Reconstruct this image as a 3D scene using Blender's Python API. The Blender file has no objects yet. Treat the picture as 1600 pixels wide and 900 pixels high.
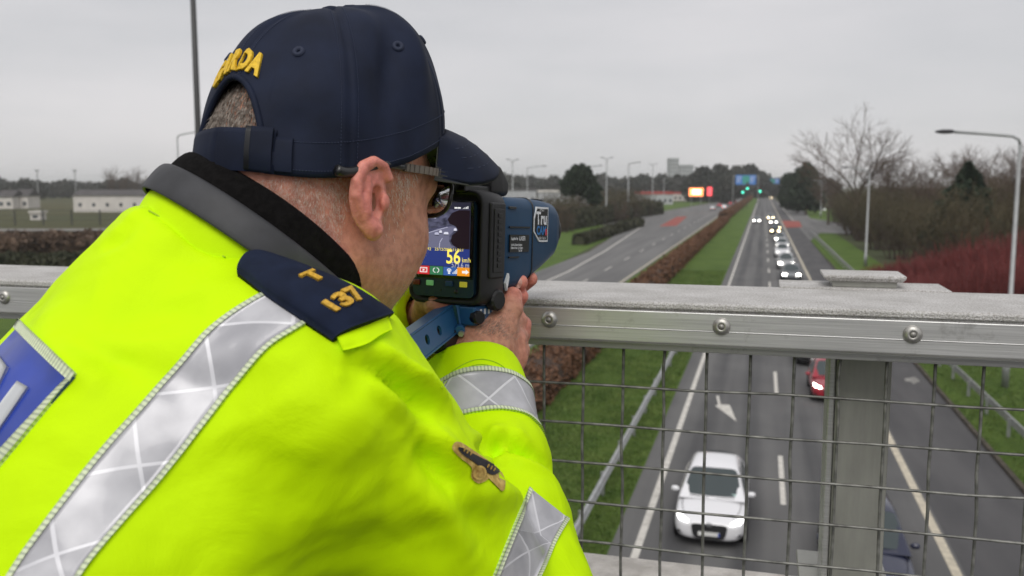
import bpy, bmesh, math, random
import numpy as np
from mathutils import Vector, Matrix
from mathutils.bvhtree import BVHTree
R_ = math.radians
random.seed(7)
RNG = np.random.default_rng(7)
SC = bpy.context.scene
COL = SC.collection

# ------------------------------------------------------------------ camera
F = 1400.0                      # focal length in pixels of a 1600 px wide frame
CAMH = 8.8                      # lens above the carriageway
PITCH = math.atan(160.0 / F)
YAW = R_(15.58372)
CF = np.array([-math.sin(YAW) * math.cos(PITCH), math.cos(YAW) * math.cos(PITCH), -math.sin(PITCH)])
CR = np.array([math.cos(YAW), math.sin(YAW), 0.0])
CU = np.cross(CR, CF)
CC = np.array([0.0, 0.0, CAMH])
cam_d = bpy.data.cameras.new('camera')
cam = bpy.data.objects.new('camera', cam_d)
COL.objects.link(cam)
cam_d.sensor_width = 36.0
cam_d.lens = 36.0 * F / 1600.0
cam_d.clip_start = 0.02
cam_d.clip_end = 6000.0
cam.matrix_world = Matrix(((CR[0], CU[0], -CF[0], 0), (CR[1], CU[1], -CF[1], 0), (CR[2], CU[2], -CF[2], CAMH), (0, 0, 0, 1)))
cam_d.dof.use_dof = True
cam_d.dof.focus_distance = 0.80
cam_d.dof.aperture_fstop = 10.5
SC.camera = cam

# ------------------------------------------------------------------ sky, sun, exposure
SUN_EL, SUN_AZ = R_(50), R_(172)          # soft bright patch of the overcast, high, behind the lens
world = bpy.data.worlds.new('World')
SC.world = world
world.use_nodes = True
nt = world.node_tree
nt.nodes.clear()
wo = nt.nodes.new('ShaderNodeOutputWorld')
bg_sky = nt.nodes.new('ShaderNodeBackground')
bg_cloud = nt.nodes.new('ShaderNodeBackground')
mixw = nt.nodes.new('ShaderNodeMixShader')
sky = nt.nodes.new('ShaderNodeTexSky')
sky.sky_type = 'NISHITA'
sky.sun_disc = False
sky.sun_elevation = SUN_EL
sky.sun_rotation = SUN_AZ
nt.links.new(sky.outputs[0], bg_sky.inputs[0])
bg_sky.inputs[1].default_value = 0.10
tc = nt.nodes.new('ShaderNodeTexCoord')
mp = nt.nodes.new('ShaderNodeMapping')
mp.inputs['Scale'].default_value = (1.0, 1.0, 4.5)
mp.inputs['Location'].default_value = (0.35, 0.1, 0.2)
nz = nt.nodes.new('ShaderNodeTexNoise')
nz.inputs['Scale'].default_value = 1.9
nz.inputs['Detail'].default_value = 5.0
nz.inputs['Roughness'].default_value = 0.5
rp = nt.nodes.new('ShaderNodeValToRGB')
rp.color_ramp.elements[0].position = 0.30
rp.color_ramp.elements[0].color = (0.49, 0.495, 0.51, 1)
rp.color_ramp.elements[1].position = 0.70
rp.color_ramp.elements[1].color = (0.655, 0.635, 0.645, 1)
nt.links.new(tc.outputs['Generated'], mp.inputs[0])
nt.links.new(mp.outputs[0], nz.inputs['Vector'])
nt.links.new(nz.outputs[0], rp.inputs[0])
nt.links.new(rp.outputs[0], bg_cloud.inputs[0])
bg_cloud.inputs[1].default_value = 1.0
mixw.inputs[0].default_value = 0.94
nt.links.new(bg_sky.outputs[0], mixw.inputs[1])
nt.links.new(bg_cloud.outputs[0], mixw.inputs[2])
nt.links.new(mixw.outputs[0], wo.inputs[0])

sun_d = bpy.data.lights.new('sun', 'SUN')
sun_d.energy = 1.5
sun_d.angle = R_(40)
sun_d.color = (1.0, 0.97, 0.93)
sun = bpy.data.objects.new('sun', sun_d)
COL.objects.link(sun)
sdir = Vector((math.sin(SUN_AZ) * math.cos(SUN_EL), math.cos(SUN_AZ) * math.cos(SUN_EL), math.sin(SUN_EL)))
sun.rotation_euler = (-sdir).to_track_quat('-Z', 'Y').to_euler()
sun.location = (0, 0, 60)
SC.view_settings.view_transform = 'Standard'
SC.view_settings.look = 'None'
SC.view_settings.exposure = 0.22
SC.view_settings.gamma = 1.0
SC.view_settings.use_curve_mapping = False
SC.cycles.use_denoising = True
SC.cycles.max_bounces = 6
SC.cycles.transparent_max_bounces = 8
SC.cycles.volume_bounces = 2
SC.cycles.caustics_reflective = False
SC.cycles.caustics_refractive = False

# ------------------------------------------------------------------ helpers
def ray(px, py):
    return CF + CR * ((px - 800.0) / F) - CU * ((py - 450.0) / F)
def K(px, py, d):
    """world point that stands at depth d along the sight line of a photo pixel"""
    return CC + ray(px, py) * d
def G(px, py, z=0.0):
    v = ray(px, py)
    return CC + v * ((z - CAMH) / v[2])
def pix(p):
    q = np.asarray(p) - CC
    return np.stack([800 + F * (q @ CR) / (q @ CF), 450 - F * (q @ CU) / (q @ CF)], -1)

MATS = {}
def new_mat(name):
    m = bpy.data.materials.new(name)
    m.use_nodes = True
    m.node_tree.nodes.clear()
    o = m.node_tree.nodes.new('ShaderNodeOutputMaterial')
    b = m.node_tree.nodes.new('ShaderNodeBsdfPrincipled')
    m.node_tree.links.new(b.outputs[0], o.inputs[0])
    MATS[name] = m
    return m, b
def rgb(h):
    """sRGB 0..255 triple to linear"""
    return tuple((c / 255 / 12.92 if c / 255 <= .04045 else ((c / 255 + .055) / 1.055) ** 2.4) for c in h)
def mat(name, col, rough=0.6, metal=0.0, var=0.0, scale=20.0, col2=None, bump=0.0, bscale=None, detail=4.0, emit=0.0, emit_col=None,
        spec=0.5, coat=0.0, sheen=0.0, sss=0.0, stretch=None, lo=0.35, hi=0.65, trans=0.0, rvar=0.0, bdist=0.01):
    m, b = new_mat(name)
    N, L = m.node_tree.nodes, m.node_tree.links
    b.inputs['Base Color'].default_value = (*col, 1)
    b.inputs['Roughness'].default_value = rough
    b.inputs['Metallic'].default_value = metal
    b.inputs['Specular IOR Level'].default_value = spec
    b.inputs['Coat Weight'].default_value = coat
    b.inputs['Sheen Weight'].default_value = sheen
    if sss:
        b.inputs['Subsurface Weight'].default_value = sss
        b.inputs['Subsurface Radius'].default_value = (0.012, 0.005, 0.003)
        b.inputs['Subsurface Scale'].default_value = 0.6
    if trans:
        b.inputs['Transmission Weight'].default_value = trans
    if emit:
        b.inputs['Emission Color'].default_value = (*(emit_col or col), 1)
        b.inputs['Emission Strength'].default_value = emit
    if var or col2 or bump or rvar:
        t = N.new('ShaderNodeTexCoord')
        vec = t.outputs['Object']
        if stretch:
            mpn = N.new('ShaderNodeMapping')
            mpn.inputs['Scale'].default_value = stretch
            L.new(vec, mpn.inputs[0])
            vec = mpn.outputs[0]
        n = N.new('ShaderNodeTexNoise')
        n.inputs['Scale'].default_value = scale
        n.inputs['Detail'].default_value = detail
        L.new(vec, n.inputs['Vector'])
        if var or col2:
            r = N.new('ShaderNodeValToRGB')
            c2 = col2 or tuple(min(1, c * (1 + var)) for c in col)
            c1 = col if col2 else tuple(c * (1 - var) for c in col)
            r.color_ramp.elements[0].position = lo
            r.color_ramp.elements[1].position = hi
            r.color_ramp.elements[0].color = (*c1, 1)
            r.color_ramp.elements[1].color = (*c2, 1)
            L.new(n.outputs[0], r.inputs[0])
            L.new(r.outputs[0], b.inputs['Base Color'])
        if rvar:
            mr = N.new('ShaderNodeMapRange')
            mr.inputs['To Min'].default_value = max(0.02, rough - rvar)
            mr.inputs['To Max'].default_value = min(1, rough + rvar)
            L.new(n.outputs[0], mr.inputs[0])
            L.new(mr.outputs[0], b.inputs['Roughness'])
        if bump:
            n2 = n
            if bscale:
                n2 = N.new('ShaderNodeTexNoise')
                n2.inputs['Scale'].default_value = bscale
                n2.inputs['Detail'].default_value = 4
                L.new(vec, n2.inputs['Vector'])
            bp = N.new('ShaderNodeBump')
            bp.inputs['Strength'].default_value = bump
            bp.inputs['Distance'].default_value = bdist
            L.new(n2.outputs[0], bp.inputs['Height'])
            L.new(bp.outputs[0], b.inputs['Normal'])
    return m

def tag(o, label=None, cat=None, group=None, kind=None):
    if label: o['label'] = label
    if cat: o['category'] = cat
    if group: o['group'] = group
    if kind: o['kind'] = kind
    return o
def link(name, me, m=None, parent=None, loc=None):
    o = bpy.data.objects.new(name, me)
    COL.objects.link(o)
    if m is not None and me is not None and len(me.materials) == 0:
        for mm in (m if isinstance(m, (list, tuple)) else [m]):
            me.materials.append(mm)
    if parent is not None:
        o.parent = parent
    if loc is not None:
        o.location = loc
    return o
def empty(name, loc=(0, 0, 0), rz=0.0):
    o = bpy.data.objects.new(name, None)
    COL.objects.link(o)
    o.location = loc
    o.rotation_euler = (0, 0, rz)
    o.empty_display_size = 0.1
    return o
def copy_tree(o, parent=None):
    c = o.copy()
    COL.objects.link(c)
    c.parent = parent
    for ch in list(o.children):
        copy_tree(ch, c)
    return c
def pymesh(name, V, Fc, smooth=False, mi=None):
    me = bpy.data.meshes.new(name)
    V = np.asarray(V, dtype=np.float64).reshape(-1, 3)
    me.from_pydata(V.tolist(), [], Fc.tolist() if isinstance(Fc, np.ndarray) else Fc)
    if smooth:
        me.polygons.foreach_set('use_smooth', np.ones(len(me.polygons), dtype=bool))
    if mi is not None:
        me.polygons.foreach_set('material_index', np.asarray(mi, dtype=np.int32))
    me.update()
    return me

class MB:
    """collects shapes of ONE mesh"""
    def __init__(s):
        s.V = []; s.F = []; s.n = 0
    def add(s, V, Fc):
        V = np.asarray(V, float).reshape(-1, 3)
        s.V.append(V)
        s.F += [[i + s.n for i in f] for f in Fc]
        s.n += len(V)
        return s
    def box(s, x0, x1, y0, y1, z0, z1, M=None):
        V = np.array([(x, y, z) for z in (z0, z1) for y in (y0, y1) for x in (x0, x1)], float)
        if M is not None:
            V = V @ np.asarray(M)[:3, :3].T + np.asarray(M)[:3, 3]
        return s.add(V, [[0, 2, 3, 1], [4, 5, 7, 6], [0, 1, 5, 4], [2, 6, 7, 3], [0, 4, 6, 2], [1, 3, 7, 5]])
    def tube(s, pts, rad, n=8, caps=True):
        pts = np.asarray(pts, float)
        rad = np.broadcast_to(np.asarray(rad, float), (len(pts),))
        T = np.gradient(pts, axis=0)
        T /= np.linalg.norm(T, axis=1)[:, None] + 1e-12
        a = np.array([0, 0, 1.0]) if abs(T[0][2]) < .9 else np.array([1.0, 0, 0])
        u = np.cross(T[0], a); u /= np.linalg.norm(u)
        V = []
        for i in range(len(pts)):
            u = u - T[i] * (u @ T[i]); u /= np.linalg.norm(u) + 1e-12
            w = np.cross(T[i], u)
            for k in range(n):
                an = 2 * math.pi * k / n
                V.append(pts[i] + rad[i] * (math.cos(an) * u + math.sin(an) * w))
        Fc = []
        for i in range(len(pts) - 1):
            for k in range(n):
                k2 = (k + 1) % n
                Fc.append([i * n + k, i * n + k2, (i + 1) * n + k2, (i + 1) * n + k])
        if caps:
            Fc.append(list(range(n))[::-1])
            Fc.append([(len(pts) - 1) * n + k for k in range(n)])
        return s.add(V, Fc)
    def prism(s, poly, h0, h1, fr=None):
        """poly 2-D outline extruded from h0 to h1; fr(x,y,h)->point"""
        n = len(poly)
        fr = fr or (lambda x, y, h: (x, y, h))
        V = [fr(x, y, h0) for x, y in poly] + [fr(x, y, h1) for x, y in poly]
        Fc = [list(range(n))[::-1], [n + i for i in range(n)]] + [[i, (i + 1) % n, n + (i + 1) % n, n + i] for i in range(n)]
        return s.add(V, Fc)
    def grid(s, P, closed_u=False):
        """P[nu][nv] points"""
        P = np.asarray(P, float)
        nu, nv = P.shape[:2]
        Fc = []
        for i in range(nu if closed_u else nu - 1):
            i2 = (i + 1) % nu
            for j in range(nv - 1):
                Fc.append([i * nv + j, i2 * nv + j, i2 * nv + j + 1, i * nv + j + 1])
        return s.add(P.reshape(-1, 3), Fc)
    def lathe(s, prof, n=24, M=None):
        """prof [(r,z)] about z"""
        P = np.array([[(r * math.cos(2 * math.pi * k / n), r * math.sin(2 * math.pi * k / n), z) for r, z in prof] for k in range(n)])
        if M is not None:
            P = P @ np.asarray(M)[:3, :3].T + np.asarray(M)[:3, 3]
        return s.grid(P, True)
    def mesh(s, name, smooth=False):
        V = np.concatenate(s.V) if s.V else np.zeros((0, 3))
        me = pymesh(name, V, s.F, smooth)
        return me
    def build(s, name, m=None, parent=None, smooth=False, bevel=0.0, seg=2, subsurf=0, auto=None):
        me = s.mesh(name, smooth)
        o = link(name, me, m, parent)
        if bevel:
            md = o.modifiers.new('bevel', 'BEVEL')
            md.width = bevel; md.segments = seg; md.limit_method = 'ANGLE'; md.angle_limit = R_(35)
            md.harden_normals = False
        if subsurf:
            md = o.modifiers.new('sub', 'SUBSURF')
            md.levels = md.render_levels = subsurf
        return o
def frame_matrix(o, x, y, z):
    M = np.eye(4)
    M[:3, 0] = x; M[:3, 1] = y; M[:3, 2] = z; M[:3, 3] = o
    return M
def unit(v):
    v = np.asarray(v, float)
    return v / np.linalg.norm(v)
def sheet(name, poly, z, m, parent=None, thick=0.0):
    mb = MB()
    if thick:
        mb.prism([(p[0], p[1]) for p in poly], z - thick, z)
    else:
        mb.add([(p[0], p[1], z) for p in poly], [list(range(len(poly)))])
    return mb.build(name, m, parent)
def text_mesh(name, s, size, M, m, parent=None, depth=0.0, bevel=0.0, align='CENTER', shear=0.0, bold=0.0, sx=1.0):
    cu = bpy.data.curves.new(name, 'FONT')
    cu.body = s
    cu.size = size
    cu.align_x = align
    cu.align_y = 'CENTER'
    cu.extrude = depth
    cu.bevel_depth = bevel
    cu.offset = bold
    cu.shear = shear
    cu.resolution_u = 3
    to = bpy.data.objects.new('tmp_text', cu)
    COL.objects.link(to)
    dg = bpy.context.evaluated_depsgraph_get()
    me = bpy.data.meshes.new_from_object(to.evaluated_get(dg))
    COL.objects.unlink(to)
    bpy.data.objects.remove(to)
    n = len(me.vertices)
    V = np.zeros(n * 3)
    me.vertices.foreach_get('co', V)
    V = V.reshape(-1, 3)
    V[:, 0] *= sx
    me.name = name
    if callable(M):
        V = M(V)
    else:
        M = np.asarray(M)
        V = V @ M[:3, :3].T + M[:3, 3]
    me.vertices.foreach_set('co', V.ravel())
    me.materials.clear()
    me.update()
    return link(name, me, m, parent)

# ------------------------------------------------------------------ materials of the place
M_asph = mat('asphalt', (0.060, 0.060, 0.063), 0.85, var=0.0, col2=(0.098, 0.097, 0.098), scale=0.55, stretch=(1.6, 0.07, 1), bump=0.35, bscale=60, bdist=0.006, detail=6, lo=.3, hi=.7)
def track_mat(name, a, b, lanes):
    """asphalt with polished wheel tracks (at the lane offsets given), oil-dark lane middles and patches"""
    m, bs = new_mat(name)
    N, L = m.node_tree.nodes, m.node_tree.links
    t = N.new('ShaderNodeTexCoord'); sp_ = N.new('ShaderNodeSeparateXYZ'); L.new(t.outputs['Object'], sp_.inputs[0])
    mp_ = N.new('ShaderNodeMapping'); mp_.inputs['Scale'].default_value = (1.4, .05, 1); L.new(t.outputs['Object'], mp_.inputs[0])
    n1 = N.new('ShaderNodeTexNoise'); n1.inputs['Scale'].default_value = .8; n1.inputs['Detail'].default_value = 7; L.new(mp_.outputs[0], n1.inputs['Vector'])
    n2 = N.new('ShaderNodeTexNoise'); n2.inputs['Scale'].default_value = 45; n2.inputs['Detail'].default_value = 4; L.new(t.outputs['Object'], n2.inputs['Vector'])
    n3 = N.new('ShaderNodeTexNoise'); n3.inputs['Scale'].default_value = .35; n3.inputs['Detail'].default_value = 5; L.new(t.outputs['Object'], n3.inputs['Vector'])
    acc = None
    for c in lanes:
        d = N.new('ShaderNodeMath'); d.operation = 'SUBTRACT'; d.inputs[1].default_value = c; L.new(sp_.outputs[0], d.inputs[0])
        ab = N.new('ShaderNodeMath'); ab.operation = 'ABSOLUTE'; L.new(d.outputs[0], ab.inputs[0])
        mr = N.new('ShaderNodeMapRange'); mr.interpolation_type = 'SMOOTHSTEP'; mr.inputs['From Min'].default_value = .15; mr.inputs['From Max'].default_value = .55; mr.inputs['To Min'].default_value = 1; mr.inputs['To Max'].default_value = 0
        L.new(ab.outputs[0], mr.inputs[0])
        if acc is None: acc = mr.outputs[0]
        else:
            mx_ = N.new('ShaderNodeMath'); mx_.operation = 'MAXIMUM'; L.new(acc, mx_.inputs[0]); L.new(mr.outputs[0], mx_.inputs[1]); acc = mx_.outputs[0]
    s1 = N.new('ShaderNodeMath'); s1.operation = 'MULTIPLY_ADD'; s1.inputs[1].default_value = -.30; L.new(acc, s1.inputs[0]); L.new(n1.outputs[0], s1.inputs[2])
    s2 = N.new('ShaderNodeMath'); s2.operation = 'MULTIPLY_ADD'; s2.inputs[1].default_value = .45; L.new(n3.outputs[0], s2.inputs[0]); L.new(s1.outputs[0], s2.inputs[2])
    s3 = N.new('ShaderNodeMath'); s3.operation = 'MULTIPLY_ADD'; s3.inputs[1].default_value = .35; L.new(n2.outputs[0], s3.inputs[0]); L.new(s2.outputs[0], s3.inputs[2])
    r = N.new('ShaderNodeValToRGB'); r.color_ramp.elements[0].position = .45; r.color_ramp.elements[0].color = (*a, 1); r.color_ramp.elements[1].position = 1.05 if False else 1.0; r.color_ramp.elements[1].color = (*b, 1)
    L.new(s3.outputs[0], r.inputs[0]); L.new(r.outputs[0], bs.inputs['Base Color'])
    bs.inputs['Roughness'].default_value = .82
    bp = N.new('ShaderNodeBump'); bp.inputs['Strength'].default_value = .4; bp.inputs['Distance'].default_value = .008; L.new(n2.outputs[0], bp.inputs['Height']); L.new(bp.outputs[0], bs.inputs['Normal'])
    return m
M_asph = track_mat('asphalt_tracked', (0.046, 0.046, 0.049), (0.125, 0.124, 0.122), (-1.75, -.15, 1.85, 3.45))
M_asph2 = mat('asphalt_worn', (0.105, 0.104, 0.104), 0.85, col2=(0.155, 0.153, 0.15), scale=0.5, stretch=(1.5, 0.06, 1), bump=0.3, bscale=60, bdist=0.006, detail=6)
M_asph3 = mat('asphalt_shoulder', (0.058, 0.057, 0.06), 0.9, col2=(0.085, 0.083, 0.085), scale=0.9, stretch=(1, 0.2, 1), bump=0.35, bscale=50, bdist=0.006, detail=6)
M_line = mat('road_paint_white', (0.62, 0.60, 0.55), 0.7, col2=(0.42, 0.40, 0.36), scale=4, detail=6, lo=.4, hi=.75)
M_line_y = mat('road_paint_cream', (0.60, 0.54, 0.42), 0.7, col2=(0.42, 0.38, 0.30), scale=4, detail=6)
M_red_road = mat('red_surfacing', (0.28, 0.06, 0.045), 0.85, var=.2, scale=1.5)
M_kerb = mat('kerb_concrete', (0.20, 0.19, 0.175), 0.85, var=.25, scale=3)
M_kerb_dark = mat('kerb_earth', (0.055, 0.045, 0.032), 0.9, var=.4, scale=2)
M_conc = mat('pale_concrete', (0.50, 0.48, 0.46), 0.85, var=.22, scale=14, bump=.5, bscale=120, bdist=.004)
M_galv = mat('galvanised_steel', (0.42, 0.43, 0.43), 0.45, metal=.7, var=.15, scale=6)
M_pole = mat('lamp_pole_steel', (0.34, 0.35, 0.35), 0.5, metal=.5, var=.1, scale=2)
M_pole_d = mat('dark_pole', (0.05, 0.05, 0.05), 0.5, metal=.3)

def grass_mat(name, a, b, c, s=0.35):
    m, bs = new_mat(name)
    N, L = m.node_tree.nodes, m.node_tree.links
    t = N.new('ShaderNodeTexCoord')
    n1 = N.new('ShaderNodeTexNoise'); n1.inputs['Scale'].default_value = s; n1.inputs['Detail'].default_value = 6
    n2 = N.new('ShaderNodeTexNoise'); n2.inputs['Scale'].default_value = 14; n2.inputs['Detail'].default_value = 5; n2.inputs['Roughness'].default_value = .7
    for n in (n1, n2): L.new(t.outputs['Object'], n.inputs['Vector'])
    r1 = N.new('ShaderNodeValToRGB')
    r1.color_ramp.elements[0].position = .34; r1.color_ramp.elements[0].color = (*a, 1)
    r1.color_ramp.elements[1].position = .68; r1.color_ramp.elements[1].color = (*b, 1)
    L.new(n1.outputs[0], r1.inputs[0])
    mx = N.new('ShaderNodeMix'); mx.data_type = 'RGBA'
    r2 = N.new('ShaderNodeMapRange'); r2.inputs['From Min'].default_value = .42; r2.inputs['From Max'].default_value = .75
    L.new(n2.outputs[0], r2.inputs[0]); L.new(r2.outputs[0], mx.inputs[0])
    L.new(r1.outputs[0], mx.inputs[6]); mx.inputs[7].default_value = (*c, 1)
    L.new(mx.outputs[2], bs.inputs['Base Color'])
    bs.inputs['Roughness'].default_value = .9
    bs.inputs['Specular IOR Level'].default_value = .2
    bp = N.new('ShaderNodeBump'); bp.inputs['Strength'].default_value = .9; bp.inputs['Distance'].default_value = .08
    L.new(n2.outputs[0], bp.inputs['Height']); L.new(bp.outputs[0], bs.inputs['Normal'])
    return m
M_grass = grass_mat('verge_grass', (0.068, 0.125, 0.018), (0.115, 0.185, 0.030), (0.045, 0.070, 0.016))
M_field = grass_mat('rough_field', (0.060, 0.070, 0.026), (0.095, 0.085, 0.038), (0.045, 0.045, 0.02), .02)
M_ground = grass_mat('far_ground', (0.055, 0.075, 0.03), (0.09, 0.085, 0.045), (0.045, 0.05, 0.025), .03)

def strip(name, x0, x1, y0, y1, z, m, kind='structure', parent=None, n=1):
    mb = MB()
    ys = np.linspace(y0, y1, n + 1)
    for a, b in zip(ys[:-1], ys[1:]):
        mb.add([(x0, a, z), (x1, a, z), (x1, b, z), (x0, b, z)], [[0, 1, 2, 3]])
    o = mb.build(name, m, parent)
    if parent is None: tag(o, kind=kind)
    return o

# ------------------------------------------------------------------ ground, carriageways, verges
ground = sheet('ground', [(-3500, -300), (3500, -300), (3500, 5000), (-3500, 5000)], -0.03, M_ground); tag(ground, kind='structure')
YN, YF = -30.0, 900.0
verge = strip('grass_verge', -12.0, -3.35, YN, YF, 0.0, M_grass, n=8); verge.name = 'central_grass_verge'
road = strip('carriageway', -3.35, 4.7, YN, YF, 0.004, M_asph, n=8)
shoulder = strip('hard_shoulder', 4.7, 7.45, YN, YF, 0.008, M_asph3, n=8)
verge_r = strip('roadside_grass_verge', 7.6, 13.0, YN, 205, 0.05, M_grass, n=8)
road_l = strip('far_carriageway', -22.2, -12.0, YN, YF, 0.004, M_asph2, n=8)
verge_l = sheet('left_grass_verge', [(-22.2, YN), (-22.2, 100), (-24.2, 140), (-27.5, 190), (-34, 205), (-60, 190), (-75, 120), (-75, YN)], -0.004, M_grass); tag(verge_l, kind='structure')
# kerb beside the hard shoulder, one stone after another
kerb_me = MB().box(0, 0.15, 0, 3.94, -0.05, 0.12).mesh('kerb_stone')
kerb = empty('kerb', (7.45, 0, 0)); tag(kerb, kind='structure')
for k in range(26):
    link('kerb_stone', kerb_me, M_kerb_dark, kerb, (0, 8 + 4 * k, 0))
# painted lines: children of the road they lie on
strip('edge_line', -2.79, -2.60, YN, 800, 0.010, M_line, parent=road, n=6)
strip('shoulder_line', 4.40, 4.62, YN, 800, 0.012, M_line_y, parent=road, n=6)
dash_me = MB().add([(-.075, 0, 0), (.075, 0, 0), (.075, 4.7, 0), (-.075, 4.7, 0)], [[0, 1, 2, 3]]).mesh('lane_dash')
for k in range(22):
    link('lane_dash', dash_me, M_line, road, (0.8, 11.3 + 13.85 * k, 0.010))
strip('edge_line', -12.42, -12.22, YN, 800, 0.010, M_line_y, parent=road_l, n=6)
for k in range(22):
    link('lane_dash', dash_me, M_line, road_l, (-15.7, 9 + 13.85 * k, 0.010))
mb = MB()
pl = [(-19.1, YN), (-19.1, 90), (-20.4, 120), (-23.2, 165), (-26.0, 208)]
for (xa, ya), (xb, yb) in zip(pl[:-1], pl[1:]):
    mb.add([(xa - .12, ya, .012), (xa + .12, ya, .012), (xb + .12, yb, .012), (xb - .12, yb, .012)], [[0, 1, 2, 3]])
mb.build('shoulder_line', M_line, road_l)
# merge arrow on the near lane, and the worn one on the shoulder
ar = [(1119, 619), (1123, 618), (1126, 632), (1140, 633), (1151, 659), (1117, 634), (1122, 633)]
sheet('road_arrow', [G(*p)[:2] for p in ar], 0.011, M_line, road)
ar2 = [(1413, 592), (1429, 589), (1438, 596), (1427, 601), (1424, 597), (1414, 596)]
sheet('road_arrow', [G(*p)[:2] for p in ar2], 0.013, mat('worn_road_paint', (0.22, 0.215, 0.20), .8, var=.3, scale=4), road)
# slip roads and junction mouths
sl = [G(*p)[:2] for p in [(1262, 352), (1350, 372), (1352, 362), (1330, 350), (1290, 338), (1240, 326), (1215, 318), (1222, 335)]]
slip_r = sheet('slip_road', [(7.4, 150), (10.5, 176), (18.5, 172), (22.5, 186), (18, 236), (13.5, 330), (10, 520), (7.4, 520)], 0.060, M_asph2); tag(slip_r, kind='structure')
slip_g = sheet('slip_island_grass', [(12.4, 255), (20, 215), (30, 230), (24, 345), (16, 420)], 0.070, M_grass); tag(slip_g, kind='structure')
rp1 = sheet('red_bus_lane_patch', [(4.75, 196), (8.2, 200), (8.8, 232), (4.75, 236)], 0.068, M_red_road); tag(rp1, kind='structure')
slip_l = sheet('left_slip_road', [(-22.2, 118), (-27.5, 190), (-46, 212), (-120, 196), (-120, 204), (-42, 226), (-34, 300), (-22.2, 520)], 0.008, M_asph2); tag(slip_l, kind='structure')
rp2 = sheet('red_junction_patch', [(-21.5, 196), (-18.2, 200), (-20.8, 262), (-23.5, 258)], 0.014, M_red_road); tag(rp2, kind='structure')
far_g = sheet('roadside_grass_bank', [(-34.2, 300), (-42.5, 227), (-60, 250), (-70, 330), (-50, 480), (-26, 520)], 0.002, M_grass); tag(far_g, kind='structure')
strip('slip_edge_line', 7.35, 7.55, 236, 520, 0.070, M_line, parent=slip_r, n=2)

# ------------------------------------------------------------------ crash barriers
def barrier(name, x, y0, y1, label, rail_z=.62, step=3.2, wide=.09):
    r = empty(name, (x, y0, 0)); tag(r, label, 'barrier')
    mb = MB()
    prof = [(-.05, -.14), (.03, -.12), (.05, -.07), (-.01, -.02), (-.01, .02), (.05, .07), (.03, .12), (-.05, .14)]
    n = len(prof)
    V = [(px, yy, rail_z + pz) for yy in (0, y1 - y0) for px, pz in prof]
    Fc = [[i, (i + 1) % n, n + (i + 1) % n, n + i] for i in range(n)] + [list(range(n))[::-1], list(range(n, 2 * n))]
    mb.add(V, Fc)
    mb.build('rail', M_galv, r)
    pm = MB().box(-.16, -.05, -.03, .03, -.05, rail_z + .1).mesh('post')
    k = 0
    while k * step < y1 - y0 and k < 60:
        link('post', pm, M_galv, r, (0, k * step + .5, 0)); k += 1
    return r
barrier('crash_barrier', -4.05, 8, 60, 'thin steel crash barrier along the central grass verge')
barrier('crash_barrier', 8.62, 8, 172, 'steel crash barrier on the right verge below the woodland')

# ------------------------------------------------------------------ hedges
M_beech = mat('beech_leaf_brown', (0.105, 0.052, 0.026), 0.8, col2=(0.185, 0.088, 0.045), scale=3, detail=6)
M_beech_core = mat('hedge_twig_core', (0.045, 0.027, 0.018), 0.95, var=.4, scale=6)
M_hedge_d = mat('dark_hedge_leaf', (0.022, 0.030, 0.012), 0.8, col2=(0.05, 0.045, 0.022), scale=2)
def cards(P, size, rng, up=0.0):
    """small leaf quads at points P"""
    n = len(P)
    a = rng.normal(size=(n, 3)); a /= np.linalg.norm(a, axis=1)[:, None]
    b = rng.normal(size=(n, 3)); b[:, 2] += up
    b -= a * (a * b).sum(1)[:, None]; b /= np.linalg.norm(b, axis=1)[:, None] + 1e-9
    s = np.asarray(size) * rng.uniform(.6, 1.4, n)
    s = s[:, None]
    V = np.stack([P - a * s * .5 - b * s * .1, P + b * s * .55, P + a * s * .5 + b * s * .1, P - b * s * .55], 1)
    Fc = np.arange(n * 4).reshape(n, 4)
    return V.reshape(-1, 3), Fc
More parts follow.
